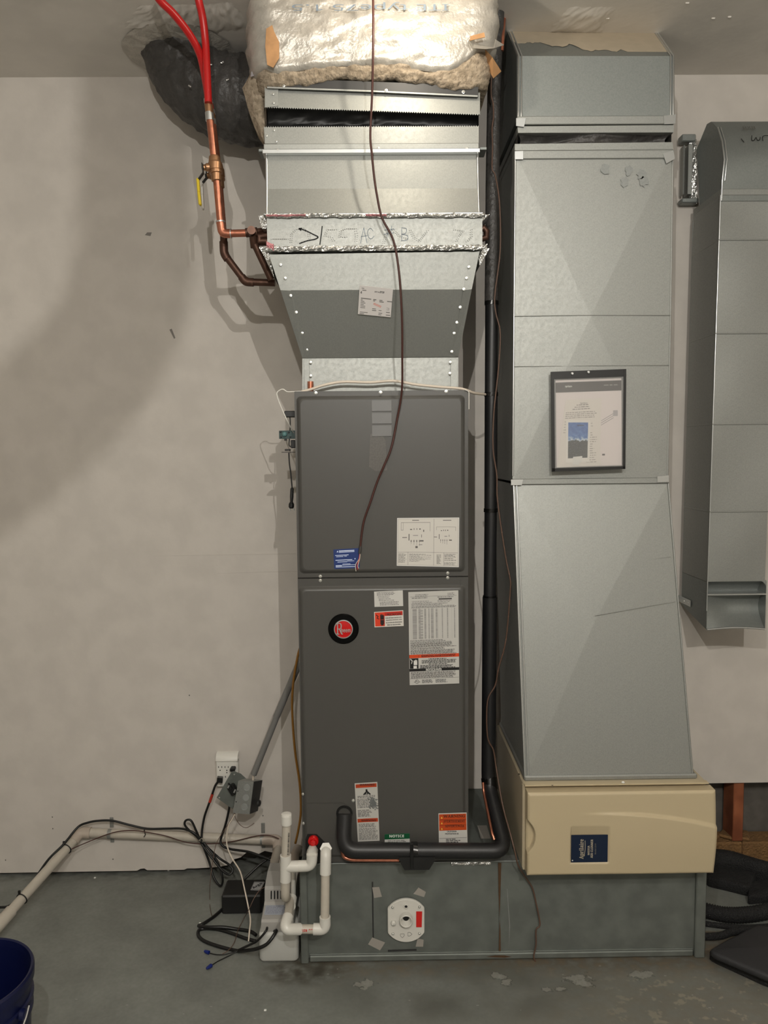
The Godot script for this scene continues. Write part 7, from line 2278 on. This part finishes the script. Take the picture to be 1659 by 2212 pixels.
func wall_power() -> void:
	var p0 := Vector3(-0.6162, 0.3761, 0.03)
	var p1 := Vector3(-0.533, 0.4834, 0.03)
	var t := thing("outlet_tap", "white six outlet wall tap on the plasterboard with two black plugs in it", "outlet", Vector3((p0.x + p1.x) / 2.0, p0.y, 0.015))
	var st := flat()
	span(st, Vector3(p0.x, p0.y - 0.02, 0.0), Vector3(p1.x, p1.y - 0.02, 0.028), 0.004)
	var rows := []
	for k in 9:
		var a := PI / 2 * k / 8.0
		var row := []
		for x in [p0.x, p0.x + 0.003, p1.x - 0.003, p1.x]: row.append(Vector3(x, p1.y - 0.024 + sin(a) * 0.026, 0.0 + cos(a) * 0.034 * (0.94 if x in [p0.x, p1.x] else 1.0)))
		rows.append(row)
	skin(st, rows)
	prism(st, [Vector3(p0.x, p1.y - 0.026, 0.032), Vector3(p1.x, p1.y - 0.026, 0.032), Vector3(p1.x, p1.y - 0.022, 0.034), Vector3(p0.x, p1.y - 0.022, 0.034)], Vector3(0, 0, -0.03))
	put("body", st, M.white_vinyl, t)
	st = flat()
	for q in [Vector3(-0.6063, 0.4349, 0.0282), Vector3(-0.594, 0.4348, 0.0282), Vector3(-0.5818, 0.4346, 0.0282), Vector3(-0.5695, 0.4344, 0.0282), Vector3(-0.581, 0.3966, 0.0282)]:
		box(st, q, Vector3(0.0024, 0.007, 0.0006))
		put("slot", st, M.ink, t)
		st = flat()
	for q in [Vector3(-0.6005, 0.4222, 0.0282), Vector3(-0.5751, 0.4218, 0.0282), Vector3(-0.5753, 0.4128, 0.0282)]:
		st = flat()
		box(st, q, Vector3(0.0042, 0.0036, 0.0006))
		put("slot", st, M.ink, t)
	# plugs and cords
	t = thing("power_cable", "black power cord with an orange red wrap, gathered in a tied bundle", "cord", Vector3(-0.6721, 0.1559, 0.05))
	st = flat()
	hexa(st, [Vector3(-0.6053, 0.4081, 0.062), Vector3(-0.5846, 0.406, 0.062), Vector3(-0.5868, 0.3864, 0.062), Vector3(-0.6075, 0.3902, 0.062)], [Vector3(-0.6105, 0.401, 0.029), Vector3(-0.5895, 0.3989, 0.029), Vector3(-0.5919, 0.3753, 0.029), Vector3(-0.6111, 0.3792, 0.029)])
	put("plug", st, M.black_plastic, t)
	st = flat()
	tube(st, curve([Vector3(-0.602, 0.3906, 0.055), Vector3(-0.6145, 0.3746, 0.055), Vector3(-0.6277, 0.3389, 0.055), Vector3(-0.6427, 0.2976, 0.055), Vector3(-0.6577, 0.2563, 0.055), Vector3(-0.6666, 0.2101, 0.06), Vector3(-0.6688, 0.1755, 0.07), Vector3(-0.6729, 0.1709, 0.075)], 5), 0.0042, 8)
	put("cord", st, M.black_cord, t)
	st = flat()
	tube(st, [Vector3(-0.6258, 0.3424, 0.055), Vector3(-0.6315, 0.3263, 0.055), Vector3(-0.6371, 0.3102, 0.055)], 0.0052, 8)
	put("tag_wrap", st, mat("orange_wrap", Color(0.65, 0.17, 0.10), 0.5), t)
	st = flat()
	tube(st, curve([Vector3(-0.6708, 0.1647, 0.07), Vector3(-0.687, 0.2064, 0.07), Vector3(-0.7049, 0.2464, 0.07), Vector3(-0.7239, 0.2484, 0.07), Vector3(-0.7296, 0.2323, 0.07), Vector3(-0.7146, 0.2105, 0.07), Vector3(-0.6875, 0.1866, 0.07), Vector3(-0.6659, 0.1537, 0.07), Vector3(-0.6417, 0.0845, 0.07), Vector3(-0.6214, 0.0339, 0.09), Vector3(-0.5936, 0.0127, 0.11), Vector3(-0.5823, 0.0435, 0.12), Vector3(-0.5951, 0.0881, 0.11), Vector3(-0.6202, 0.1296, 0.1), Vector3(-0.6581, 0.1662, 0.08)], 6), 0.0042, 8)
	put("cord", st, M.black_cord, t)
	st = flat()
	tube(st, curve([Vector3(-0.6683, 0.1735, 0.08), Vector3(-0.638, 0.1406, 0.08), Vector3(-0.6008, 0.1039, 0.08), Vector3(-0.5609, 0.0892, 0.1), Vector3(-0.5457, 0.073, 0.11), Vector3(-0.5595, 0.0628, 0.12), Vector3(-0.5864, 0.0829, 0.12), Vector3(-0.6184, 0.1171, 0.11), Vector3(-0.664, 0.1617, 0.085)], 6), 0.0042, 8)
	put("cord", st, M.black_cord, t)
	st = flat()
	tube(st, curve([Vector3(-0.6726, 0.1818, 0.075), Vector3(-0.7014, 0.2056, 0.075), Vector3(-0.7449, 0.2112, 0.06), Vector3(-0.8034, 0.207, 0.05), Vector3(-0.8782, 0.2055, 0.045), Vector3(-0.9441, 0.221, 0.045), Vector3(-1.0081, 0.2383, 0.045), Vector3(-1.0604, 0.2391, 0.045), Vector3(-1.1007, 0.2324, 0.045), Vector3(-1.1378, 0.2173, 0.05), Vector3(-1.1713, 0.179, 0.1), Vector3(-1.2079, 0.1482, 0.15), Vector3(-1.2289, 0.1151, 0.22), Vector3(-1.2438, 0.0994, 0.31), Vector3(-1.2549, 0.1005, 0.36), Vector3(-1.2743, 0.1083, 0.38), Vector3(-1.3145, 0.1306, 0.42)], 6), 0.0042, 8)
	put("cord", st, M.black_cord, t)
	st = flat()
	tube(st, curve([Vector3(-0.6746, 0.1783, 0.082), Vector3(-0.6645, 0.1691, 0.082), Vector3(-0.6556, 0.178, 0.082), Vector3(-0.6641, 0.1835, 0.082), Vector3(-0.6747, 0.1747, 0.082)], 3), 0.0016, 6)
	put("twist_tie", st, M.grey_wire, t)
	t = thing("power_cable", "black power cord running from behind the junction box down to the black box", "cord", Vector3(-0.5891, 0.1543, 0.08))
	st = flat()
	span(st, Vector3(-0.5588, 0.4272, 0.058), Vector3(-0.5395, 0.4398, 0.029), 0.003)
	put("plug", st, M.black_plastic, t)
	st = flat()
	tube(st, curve([Vector3(-0.5482, 0.4272, 0.05), Vector3(-0.5549, 0.3662, 0.05), Vector3(-0.5656, 0.2833, 0.05), Vector3(-0.5812, 0.2182, 0.05), Vector3(-0.6001, 0.164, 0.05), Vector3(-0.5934, 0.1437, 0.06), Vector3(-0.5621, 0.1341, 0.07), Vector3(-0.4891, 0.1384, 0.1), Vector3(-0.4363, 0.1306, 0.12), Vector3(-0.3958, 0.1213, 0.13), Vector3(-0.4022, 0.1265, 0.12), Vector3(-0.4422, 0.1042, 0.13), Vector3(-0.4891, 0.0724, 0.16), Vector3(-0.5044, 0.0632, 0.18)], 6), 0.0044, 8)
	put("cord", st, M.black_cord, t)
	# junction box on its conduit
	t = thing("junction_box", "small open galvanized junction box hanging crooked from a grey conduit", "junction box", Vector3(-0.5021, 0.3113, 0.15))
	st = flat()
	var f := [Vector3(-0.5051, 0.4451, 0.175), Vector3(-0.4498, 0.4418, 0.175), Vector3(-0.4675, 0.3195, 0.175), Vector3(-0.5274, 0.3256, 0.175)]
	var b := [Vector3(-0.492, 0.4227, 0.105), Vector3(-0.429, 0.4157, 0.105), Vector3(-0.4487, 0.2974, 0.105), Vector3(-0.5085, 0.3018, 0.105)]
	hexa(st, f, b)
	put("box", st, M.galvanized, t)
	st = flat()
	var side := [Vector3(-0.449, 0.4398, 0.1745), Vector3(-0.4305, 0.4146, 0.1065), Vector3(-0.4492, 0.2999, 0.1065), Vector3(-0.4662, 0.321, 0.1745)]
	hexa(st, [side[0] + Vector3(0.0012, 0, 0), side[1] + Vector3(0.0012, 0, 0), side[2] + Vector3(0.0012, 0, 0), side[3] + Vector3(0.0012, 0, 0)], side)
	tag(put("side_plate", st, M.steel_dark, t), "dark right side")
	for q in [Vector3(-0.4743, 0.42, 0.1756), Vector3(-0.4788, 0.3822, 0.1756), Vector3(-0.4851, 0.3477, 0.1756)]:
		st = flat()
		turned(st, [Vector2(0.0125, 0.0), Vector2(0.0122, 0.0012), Vector2(0.0108, 0.0012), Vector2(0.0105, 0.0004), Vector2(0.0, 0.0008)], q, Vector3.BACK, 20)
		put("knockout", st, M.steel_bright, t)
	for q in [Vector3(-0.5075, 0.4067, 0.1756), Vector3(-0.5146, 0.3672, 0.1756)]:
		st = flat()
		turned(st, [Vector2(0.0022, 0), Vector2(0, 0.0003)], q, Vector3.BACK, 10)
		put("screw_hole", st, M.ink, t)
	st = flat()
	turned(st, [Vector2(0.012, 0), Vector2(0.011, 0.006), Vector2(0.006, 0.007), Vector2(0, 0.006)], Vector3(-0.4422, 0.3393, 0.13), Vector3(1, 0, 0.3), 14)
	put("clamp_nut", st, M.steel_dark, t)
	st = flat()
	var cvr := [Vector3(-0.6007, 0.3486, 0.1), Vector3(-0.5419, 0.3034, 0.1), Vector3(-0.4912, 0.4197, 0.1), Vector3(-0.5096, 0.4376, 0.1), Vector3(-0.5349, 0.4485, 0.1), Vector3(-0.5453, 0.4434, 0.1)]
	prism(st, cvr, Vector3(0, 0, -0.003))
	put("cover_plate", st, M.galvanized_old, t)
	st = flat()
	box(st, Vector3(-0.5377, 0.3851, 0.112), Vector3(0.03, 0.04, 0.016), 0.004, Basis(Vector3.BACK, 0.5))
	box(st, Vector3(-0.5456, 0.402, 0.122), Vector3(0.006, 0.026, 0.008), 0.002, Basis(Vector3.BACK, 0.5))
	put("receptacle", st, M.black_plastic, t)
	for q in [Vector3(-0.5503, 0.4013, 0.124), Vector3(-0.5287, 0.3834, 0.124)]:
		st = flat()
		box(st, q, Vector3(0.006, 0.014, 0.004), 0.001, Basis(Vector3.BACK, -0.5))
		put("terminal", st, M.steel_bright, t)
	for q in [Vector3(-0.5902, 0.349, 0.101), Vector3(-0.5333, 0.4366, 0.101)]: screw(t, q, Vector3.BACK, 0.0032)
	st = flat()
	tube(st, [Vector3(-0.4608, 0.4184, 0.13), Vector3(-0.455, 0.4541, 0.14)], 0.0042, 8)
	put("cable_stub", st, M.cream_wire, t)
	t = thing("conduit", "grey plastic conduit slanting from behind the air handler to the junction box", "conduit", Vector3(-0.4534, 0.4524, 0.14))
	pipe_part(t, "tube", M.conduit, [Vector3(-0.4551, 0.4524, 0.14), Vector3(-0.3634, 0.676, 0.15)], 0.0112, 16)
	pipe_part(t, "tube", M.conduit, [Vector3(-0.3669, 0.6692, 0.15), Vector3(-0.2536, 0.9316, 0.19)], 0.0124, 16)
	# loose wires from the box
	wire("white_wire", "thin white wire trailing from the junction box past the black box to the floor", [Vector3(-0.524, 0.3098, 0.15), Vector3(-0.5381, 0.2856, 0.15), Vector3(-0.5505, 0.2613, 0.15), Vector3(-0.5572, 0.1964, 0.15), Vector3(-0.5359, 0.1543, 0.17), Vector3(-0.4975, 0.1297, 0.22), Vector3(-0.4679, 0.1063, 0.3), Vector3(-0.4494, 0.067, 0.34), Vector3(-0.4369, 0.0493, 0.38), Vector3(-0.4355, 0.0329, 0.41), Vector3(-0.4372, 0.004, 0.4225)], 0.0026, M.cream_wire)
	wire("brown_wire", "very thin brown wire curling under the junction box", [Vector3(-0.5273, 0.3134, 0.15), Vector3(-0.5212, 0.2888, 0.15), Vector3(-0.5049, 0.2658, 0.15), Vector3(-0.4865, 0.2568, 0.15), Vector3(-0.4695, 0.2636, 0.15), Vector3(-0.4558, 0.2739, 0.15)], 0.0011, M.tan_wire)
	wire("grey_wire", "thin grey wire from the junction box past the cord bundle to the floor", [Vector3(-0.5257, 0.3116, 0.15), Vector3(-0.547, 0.2755, 0.14), Vector3(-0.5738, 0.232, 0.13), Vector3(-0.6004, 0.1864, 0.13), Vector3(-0.6096, 0.1321, 0.15), Vector3(-0.6103, 0.0818, 0.2), Vector3(-0.6204, 0.003, 0.1704), Vector3(-0.6052, 0.003, 0.2332), Vector3(-0.5842, 0.003, 0.2934)], 0.0011, M.tan_wire)


# ---------------------------------------------------------------- drain pipe along the wall and cords on the floor

func drain_run() -> void:
	var t := thing("drain_pipe", "long white drain pipe along the foot of the wall, turning forward at the left", "pipe", Vector3(-1.129, 0.1792, 0.022))
	pipe_part(t, "pipe", M.pvc_pipe, [Vector3(-1.1008, 0.1806, 0.022), Vector3(-0.4382, 0.1432, 0.022)], 0.0172, 18)
	var st := flat()
	tube(st, bends([Vector3(-1.1008, 0.1806, 0.022), Vector3(-1.143, 0.1812, 0.022), Vector3(-1.1554, 0.164, 0.055)], 0.03, 6), 0.0205, 18)
	put("elbow", st, M.pvc_aged, t)
	var far := Vector3(-1.2881, 0.05, 0.5365)
	pipe_part(t, "pipe", M.pvc_pipe, [Vector3(-1.1537, 0.1667, 0.05), far], 0.0172, 18)
	st = flat()
	tube(st, [Vector3(-1.1537, 0.1667, 0.05).lerp(far, 0.66), far], 0.0212, 18)
	put("coupling", st, M.pvc_pipe, t)
	st = flat()
	tube(st, bends([Vector3(-0.4453, 0.1433, 0.022), Vector3(-0.3847, 0.1422, 0.025), Vector3(-0.3842, 0.1224, 0.06)], 0.028, 6), 0.0205, 18)
	put("elbow", st, M.pvc_aged, t)
	pipe_part(t, "pipe", M.pvc_pipe, [Vector3(-0.383, 0.127, 0.055), Vector3(-0.3702, 0.1785, 0.335)], 0.0150, 18)
	st = flat()
	tube(st, [Vector3(-0.382, 0.1277, 0.09), Vector3(-0.3772, 0.1473, 0.19)], 0.0178, 18)
	put("coupling", st, M.pvc_aged, t)
	for q in [Vector3(-1.027, 0.1758, 0.022), Vector3(-0.447, 0.1452, 0.022)]:
		st = flat()
		span(st, q + Vector3(-0.007, 0.015, -0.021), q + Vector3(0.007, 0.055, -0.018), 0.0008)
		span(st, q + Vector3(-0.007, -0.045, -0.021), q + Vector3(0.007, -0.015, -0.018), 0.0008)
		var arc := []
		for k in 13:
			var a := PI * k / 12.0
			arc.append(q + Vector3(0, cos(a) * 0.019, sin(a) * 0.019))
		for k in 12:
			quad(st, arc[k] + Vector3(-0.007, 0, 0), arc[k + 1] + Vector3(-0.007, 0, 0), arc[k + 1] + Vector3(0.007, 0, 0), arc[k] + Vector3(0.007, 0, 0))
		put("pipe_strap", st, M.galvanized, t)
	t = thing("drain_stub", "short grey drain pipe coming out of the wall beside the air handler's left side", "pipe", Vector3(-0.3098, 0.1393, 0.1))
	pipe_part(t, "pipe", M.pvc_aged, [Vector3(-0.315, 0.0954, 0.005), Vector3(-0.3032, 0.1835, 0.22), Vector3(-0.2912, 0.2031, 0.36)], 0.0172, 16)
	wire("alarm_wire", "thin dark brown wire draped along the white drain pipe on the wall", [Vector3(-1.1587, 0.152, 0.1), Vector3(-1.1031, 0.1622, 0.06), Vector3(-1.0044, 0.1988, 0.06), Vector3(-0.9328, 0.2067, 0.06), Vector3(-0.874, 0.1986, 0.06), Vector3(-0.8032, 0.1831, 0.06), Vector3(-0.7282, 0.1513, 0.05), Vector3(-0.6514, 0.1447, 0.05), Vector3(-0.5584, 0.1524, 0.05), Vector3(-0.4668, 0.1729, 0.05), Vector3(-0.4135, 0.1766, 0.055), Vector3(-0.3781, 0.1659, 0.06)], 0.0019, M.rust_wire)
	for q in [[Vector3(-1.1753, 0.1729, 0.095), "black zip tie round cord and drain pipe, nearer the wall elbow"], [Vector3(-1.2508, 0.1025, 0.315), "black zip tie round cord and drain pipe, nearer the viewer"]]:
		st = flat()
		var dirv: Vector3 = (far - Vector3(-1.1537, 0.1667, 0.05)).normalized()
		var u := dirv.cross(Vector3.UP).normalized()
		var v := dirv.cross(u)
		var c: Vector3 = Vector3(-1.1537, 0.1667, 0.05) + dirv * (q[0] - Vector3(-1.1537, 0.1667, 0.05)).dot(dirv)
		var ring := []
		for k in 21:
			var a := TAU * k / 20.0
			ring.append(c + (u * cos(a) + v * sin(a)) * 0.0192)
		tube(st, ring, 0.0022, 6)
		box(st, c + Vector3(-0.008, 0.024, 0.0), Vector3(0.008, 0.012, 0.006), 0.001)
		tag(put("zip_tie", st, M.black_plastic), q[1], "zip tie", "zip ties on the drain pipe")
	st = flat()
	box(st, Vector3(-0.8897, 0.1956, 0.043), Vector3(0.004, 0.010, 0.006), 0.001)
	tube(st, [Vector3(-0.889, 0.1966, 0.045), Vector3(-0.886, 0.182, 0.045), Vector3(-0.8916, 0.173, 0.045)], 0.0018, 6)
	tag(put("zip_tie", st, M.black_plastic), "black zip tie holding the thin wire at the middle of the wall pipe", "zip tie")
	# cords on the floor by the pump
	wire("thick_cord", "thick black cord looping over the floor into the front of the pump", [Vector3(-0.329, 0.1097, 0.53), Vector3(-0.333, 0.1074, 0.545), Vector3(-0.3434, 0.0965, 0.556), Vector3(-0.359, 0.0827, 0.56), Vector3(-0.3862, 0.0675, 0.555), Vector3(-0.4217, 0.0381, 0.52), Vector3(-0.4661, 0.006, 0.4743), Vector3(-0.5329, 0.006, 0.4493), Vector3(-0.5866, 0.006, 0.4194), Vector3(-0.6125, 0.006, 0.387), Vector3(-0.61, 0.006, 0.357), Vector3(-0.5578, 0.006, 0.3583), Vector3(-0.5014, 0.006, 0.3823), Vector3(-0.4499, 0.006, 0.4106), Vector3(-0.4135, 0.006, 0.426)], 0.0056, M.black_cord, "cord")
	wire("block_lead", "black cord from the black box looping left over the floor to the pump", [Vector3(-0.5587, 0.01, 0.2512), Vector3(-0.5806, 0.006, 0.2876), Vector3(-0.6074, 0.006, 0.3263), Vector3(-0.622, 0.006, 0.3389), Vector3(-0.5864, 0.016, 0.3628), Vector3(-0.536, 0.016, 0.3641), Vector3(-0.4899, 0.006, 0.36), Vector3(-0.4405, 0.006, 0.3738), Vector3(-0.4169, 0.006, 0.3943)], 0.0056, M.black_cord, "cord")
	var t2 := thing("switch_lead", "thin black lead ending in two blue wire nuts on the floor before the pump", "cord", Vector3(-0.4852, 0, 0.4697))
	st = flat()
	tube(st, curve([Vector3(-0.3582, 0.1194, 0.53), Vector3(-0.3589, 0.12, 0.545), Vector3(-0.3716, 0.1052, 0.55), Vector3(-0.3918, 0.0838, 0.545), Vector3(-0.4229, 0.0536, 0.52), Vector3(-0.4592, 0.012, 0.4786)], 5), 0.0038, 8)
	put("jacket", st, M.black_cord, t2)
	st = flat()
	tube(st, curve([Vector3(-0.4581, 0.012, 0.4763), Vector3(-0.4831, 0.004, 0.4802), Vector3(-0.5054, 0.004, 0.4888), Vector3(-0.5309, 0.004, 0.4882), Vector3(-0.5531, 0.005, 0.4822)], 5), 0.0017, 6)
	put("conductor", st, M.black_cord, t2)
	st = flat()
	tube(st, curve([Vector3(-0.4577, 0.012, 0.4786), Vector3(-0.4814, 0.004, 0.4894), Vector3(-0.4993, 0.004, 0.5048), Vector3(-0.5195, 0.004, 0.5222), Vector3(-0.5356, 0.005, 0.5431)], 5), 0.0017, 6)
	put("conductor", st, M.black_cord, t2)
	for q in [[Vector3(-0.5544, 0.007, 0.4828), Vector3(-0.5781, 0.007, 0.4707)], [Vector3(-0.5339, 0.007, 0.5438), Vector3(-0.5487, 0.007, 0.5629)]]:
		st = flat()
		turned(st, [Vector2(0.004, 0), Vector2(0.0062, 0.001), Vector2(0.0058, 0.008), Vector2(0.0045, 0.018), Vector2(0.003, 0.020), Vector2(0, 0.0205)], q[0], q[1] - q[0], 10)
		put("wire_nut", st, M.wire_nut, t2)
	wire("trailing_wire", "thin reddish brown wire trailing from the pump's top to the floor", [Vector3(-0.383, 0.1776, 0.4), Vector3(-0.3985, 0.1769, 0.42), Vector3(-0.414, 0.1605, 0.44), Vector3(-0.43, 0.1258, 0.44), Vector3(-0.4685, 0.02, 0.3177), Vector3(-0.4804, 0.012, 0.377), Vector3(-0.4812, 0.012, 0.4405), Vector3(-0.4924, 0.012, 0.4778), Vector3(-0.5106, 0.008, 0.4922)], 0.0012, M.tan_wire)


# ---------------------------------------------------------------- things on the floor

func floor_items() -> void:
	var c := Vector3(-1.0, 0, 1.09)
	var t := thing("bucket", "dark blue plastic bucket with a wire handle at the lower left", "bucket", c)
	var st := flat()
	turned(st, [Vector2(0.0, 0.0), Vector2(0.126, 0.0), Vector2(0.131, 0.01), Vector2(0.141, 0.262), Vector2(0.147, 0.264), Vector2(0.147, 0.272), Vector2(0.142, 0.274), Vector2(0.143, 0.292), Vector2(0.149, 0.294), Vector2(0.149, 0.302), Vector2(0.1435, 0.304), Vector2(0.145, 0.340), Vector2(0.152, 0.342), Vector2(0.153, 0.364), Vector2(0.150, 0.370), Vector2(0.145, 0.368), Vector2(0.143, 0.35), Vector2(0.138, 0.25), Vector2(0.128, 0.012), Vector2(0.0, 0.010)], c, Vector3.UP, 72)
	put("pail", st, M.blue_plastic, t)
	st = flat()
	var bail := []
	for k in 25:
		var a := -PI * 0.04 + PI * 1.08 * k / 24.0
		bail.append(c + Vector3(cos(a) * 0.158, 0.292 - sin(a) * 0.10, 0.03 + sin(a) * 0.135))
	tube(st, bail, 0.0022, 8)
	put("wire_handle", st, M.handle_wire, t)
	st = flat()
	turned(st, [Vector2(0.014, 0), Vector2(0.014, 0.010), Vector2(0.009, 0.012), Vector2(0, 0.012)], c + Vector3(0.145, 0.295, 0.03), Vector3.RIGHT, 14)
	put("handle_ear", st, M.blue_plastic, t)
	# rubber and foam piled in the corner on the right
	st = flat()
	slab(st, [Vector3(1.0364, 0, 0.5473), Vector3(1.173, 0, 0.6886), Vector3(1.4687, 0, 0.5033), Vector3(1.2633, 0, 0.4317)], 0.0, 0.035, 0.010, 0.004)
	tag(put("foam_slab", st, M.rubber), "lower charcoal foam slab at the right end of the metal base", "mat")
	st = flat()
	slab(st, [Vector3(1.0238, 0.036, 0.5811), Vector3(1.1644, 0.036, 0.7135), Vector3(1.4496, 0.036, 0.5329), Vector3(1.2429, 0.036, 0.4517)], 0.036, 0.058, 0.012, 0.003)
	tag(put("foam_sheet", st, M.rubber_grey), "dark grey sheet lying on the charcoal foam slab", "mat")
	t = thing("ribbed_hose", "black ribbed hose curving behind the foam slab at the lower right", "hose", Vector3(1.2243, 0, 0.3501))
	st = flat()
	var hp := curve([Vector3(1.0828, 0.027, 0.3041), Vector3(1.1354, 0.027, 0.3325), Vector3(1.1894, 0.027, 0.355), Vector3(1.2524, 0.027, 0.3566), Vector3(1.3404, 0.027, 0.3377), Vector3(1.4637, 0.027, 0.2919)], 14)
	var rr := []
	for k in hp.size(): rr.append(0.0265 if k % 2 else 0.0225)
	tube(st, hp, rr, 16)
	put("hose", st, M.rubber, t)
	st = flat()
	tube(st, curve([Vector3(1.0595, 0.01, 0.3616), Vector3(1.1581, 0.01, 0.3896), Vector3(1.2478, 0.01, 0.3995), Vector3(1.4124, 0.01, 0.3858)], 8), 0.009, 10)
	tag(put("thin_hose", st, M.rubber), "thin black hose in front of the ribbed hose at the lower right", "hose")
	st = flat()
	tube(st, curve([Vector3(1.0249, 0.013, 0.4454), Vector3(1.1163, 0.013, 0.4477), Vector3(1.2063, 0.013, 0.4205), Vector3(1.3961, 0.013, 0.4153)], 8), 0.012, 10)
	tag(put("middle_hose", st, M.rubber), "black hose tucked between the thin hose and the dark grey sheet", "hose")
	st = flat()
	slab(st, [Vector3(1.2118, 0, 0.1392), Vector3(1.3375, 0, 0.2106), Vector3(1.4209, 0, 0.1048), Vector3(1.2679, 0, 0.0305)], 0.0, 0.04, 0.012, 0.006)
	tag(put("rubber_pad", st, M.rubber), "black rubber pad on the floor behind the ribbed hose, nearest the air cleaner", "mat")
	st = flat()
	slab(st, [Vector3(1.3063, 0, 0.2608), Vector3(1.4978, 0, 0.2319), Vector3(1.5491, 0, 0.139), Vector3(1.3666, 0, 0.1584)], 0.0, 0.03, 0.010, 0.006)
	tag(put("rubber_block", st, M.rubber), "black rubber block against the right edge behind the ribbed hose", "mat")
	st = flat()
	var rows := []
	var n0 := [Vector3(1.2612, 0.03, 0.0441), Vector3(1.3433, 0.03, 0.0594), Vector3(1.4198, 0.03, 0.1191), Vector3(1.544, 0.03, 0.2076)]
	for i in 7:
		var row := []
		var a := PI * i / 6.0
		for p in curve(n0, 6): row.append(p + Vector3(0, 0.02 + sin(a) * 0.035, -0.01 + cos(a) * 0.035))
		rows.append(row)
	skin(st, rows)
	var under := []
	for p in curve(n0, 6): under.append(p)
	st.set_smooth_group(-1)
	for i in 2:
		for k in under.size() - 1:
			var s := 0.025 if i == 0 else -0.045
			quad(st, under[k] + Vector3(0, -0.03, s), under[k + 1] + Vector3(0, -0.03, s), under[k + 1] + Vector3(0, 0.022, s), under[k] + Vector3(0, 0.022, s))
	tag(put("folded_mat", st, M.rubber), "folded black mat against the sill plate at the right", "mat")


# soft edged slab from four floor corners: front-left, front-right, back-right, back-left
func slab(st: SurfaceTool, q: Array, y0: float, y1: float, r: float, wob: float) -> void:
	var rows := []
	var c: Vector3 = (q[0] + q[1] + q[2] + q[3]) / 4.0
	for s in [[y0, 0.004], [y0 + 0.004, 0.0], [y1 - r * 0.6, 0.0], [y1 - r * 0.2, r * 0.25], [y1, r]]:
		var ring := []
		for k in 4:
			var a: Vector3 = q[k]
			var b: Vector3 = q[(k + 1) % 4]
			for i in 14:
				var p := a.lerp(b, i / 14.0)
				# rounded corners
				var e := minf(i, 14 - i) / 14.0
				p = p.lerp(c, 0.05 * pow(1.0 - minf(1.0, e * 7.0), 2.0))
				p += (c - p).normalized() * float(s[1])
				p.y = s[0] + (wob * noise.get_noise_2d(p.x * 9.0, p.z * 9.0) if s[0] > y0 + 0.01 else 0.0)
				ring.append(p)
		rows.append(ring)
	skin(st, rows, true, true)
	st.set_smooth_group(1)
	fan(st, rows[4])


func small_marks() -> void:
	var st := flat()
	for q in [Vector3(-0.3368, 0.002, 0.7367), Vector3(-1.0917, 0.002, 0.0224), Vector3(-0.8218, 0.003, -0.0206), Vector3(-0.6223, 0.002, 0.3172)]:
		box(st, q, Vector3(0.007, 0.004, 0.006), 0.001)
	tag(put("paint_crumbs", st, M.print_white), "tiny white crumbs scattered on the grey floor", "debris", "", "stuff")


# a hose that droops from the ceiling over the viewer; it shades a band of the wall from the far bulb
func hanging_hose() -> void:
	var t := thing("hanging_hose", "black flexible hose drooping from the ceiling in the middle of the garage", "hose", Vector3(0.31, 2.96, 3.2))
	var path := curve([Vector3(0.312, 2.97, 3.2), Vector3(0.311, 2.86, 3.2), Vector3(0.304, 2.734, 3.2), Vector3(0.272, 2.67, 3.2), Vector3(0.192, 2.604, 3.2), Vector3(0.08, 2.54, 3.2), Vector3(-0.1, 2.51, 3.2), Vector3(-0.35, 2.60, 3.2), Vector3(-0.45, 2.97, 3.2)], 8)
	var rr := []
	for k in path.size(): rr.append(lerpf(0.030, 0.052, clampf(k / 34.0, 0, 1)) + (0.002 if k % 2 else 0.0))
	var st := flat()
	tube(st, path, rr, 24)
	put("hose", st, M.black_film, t)
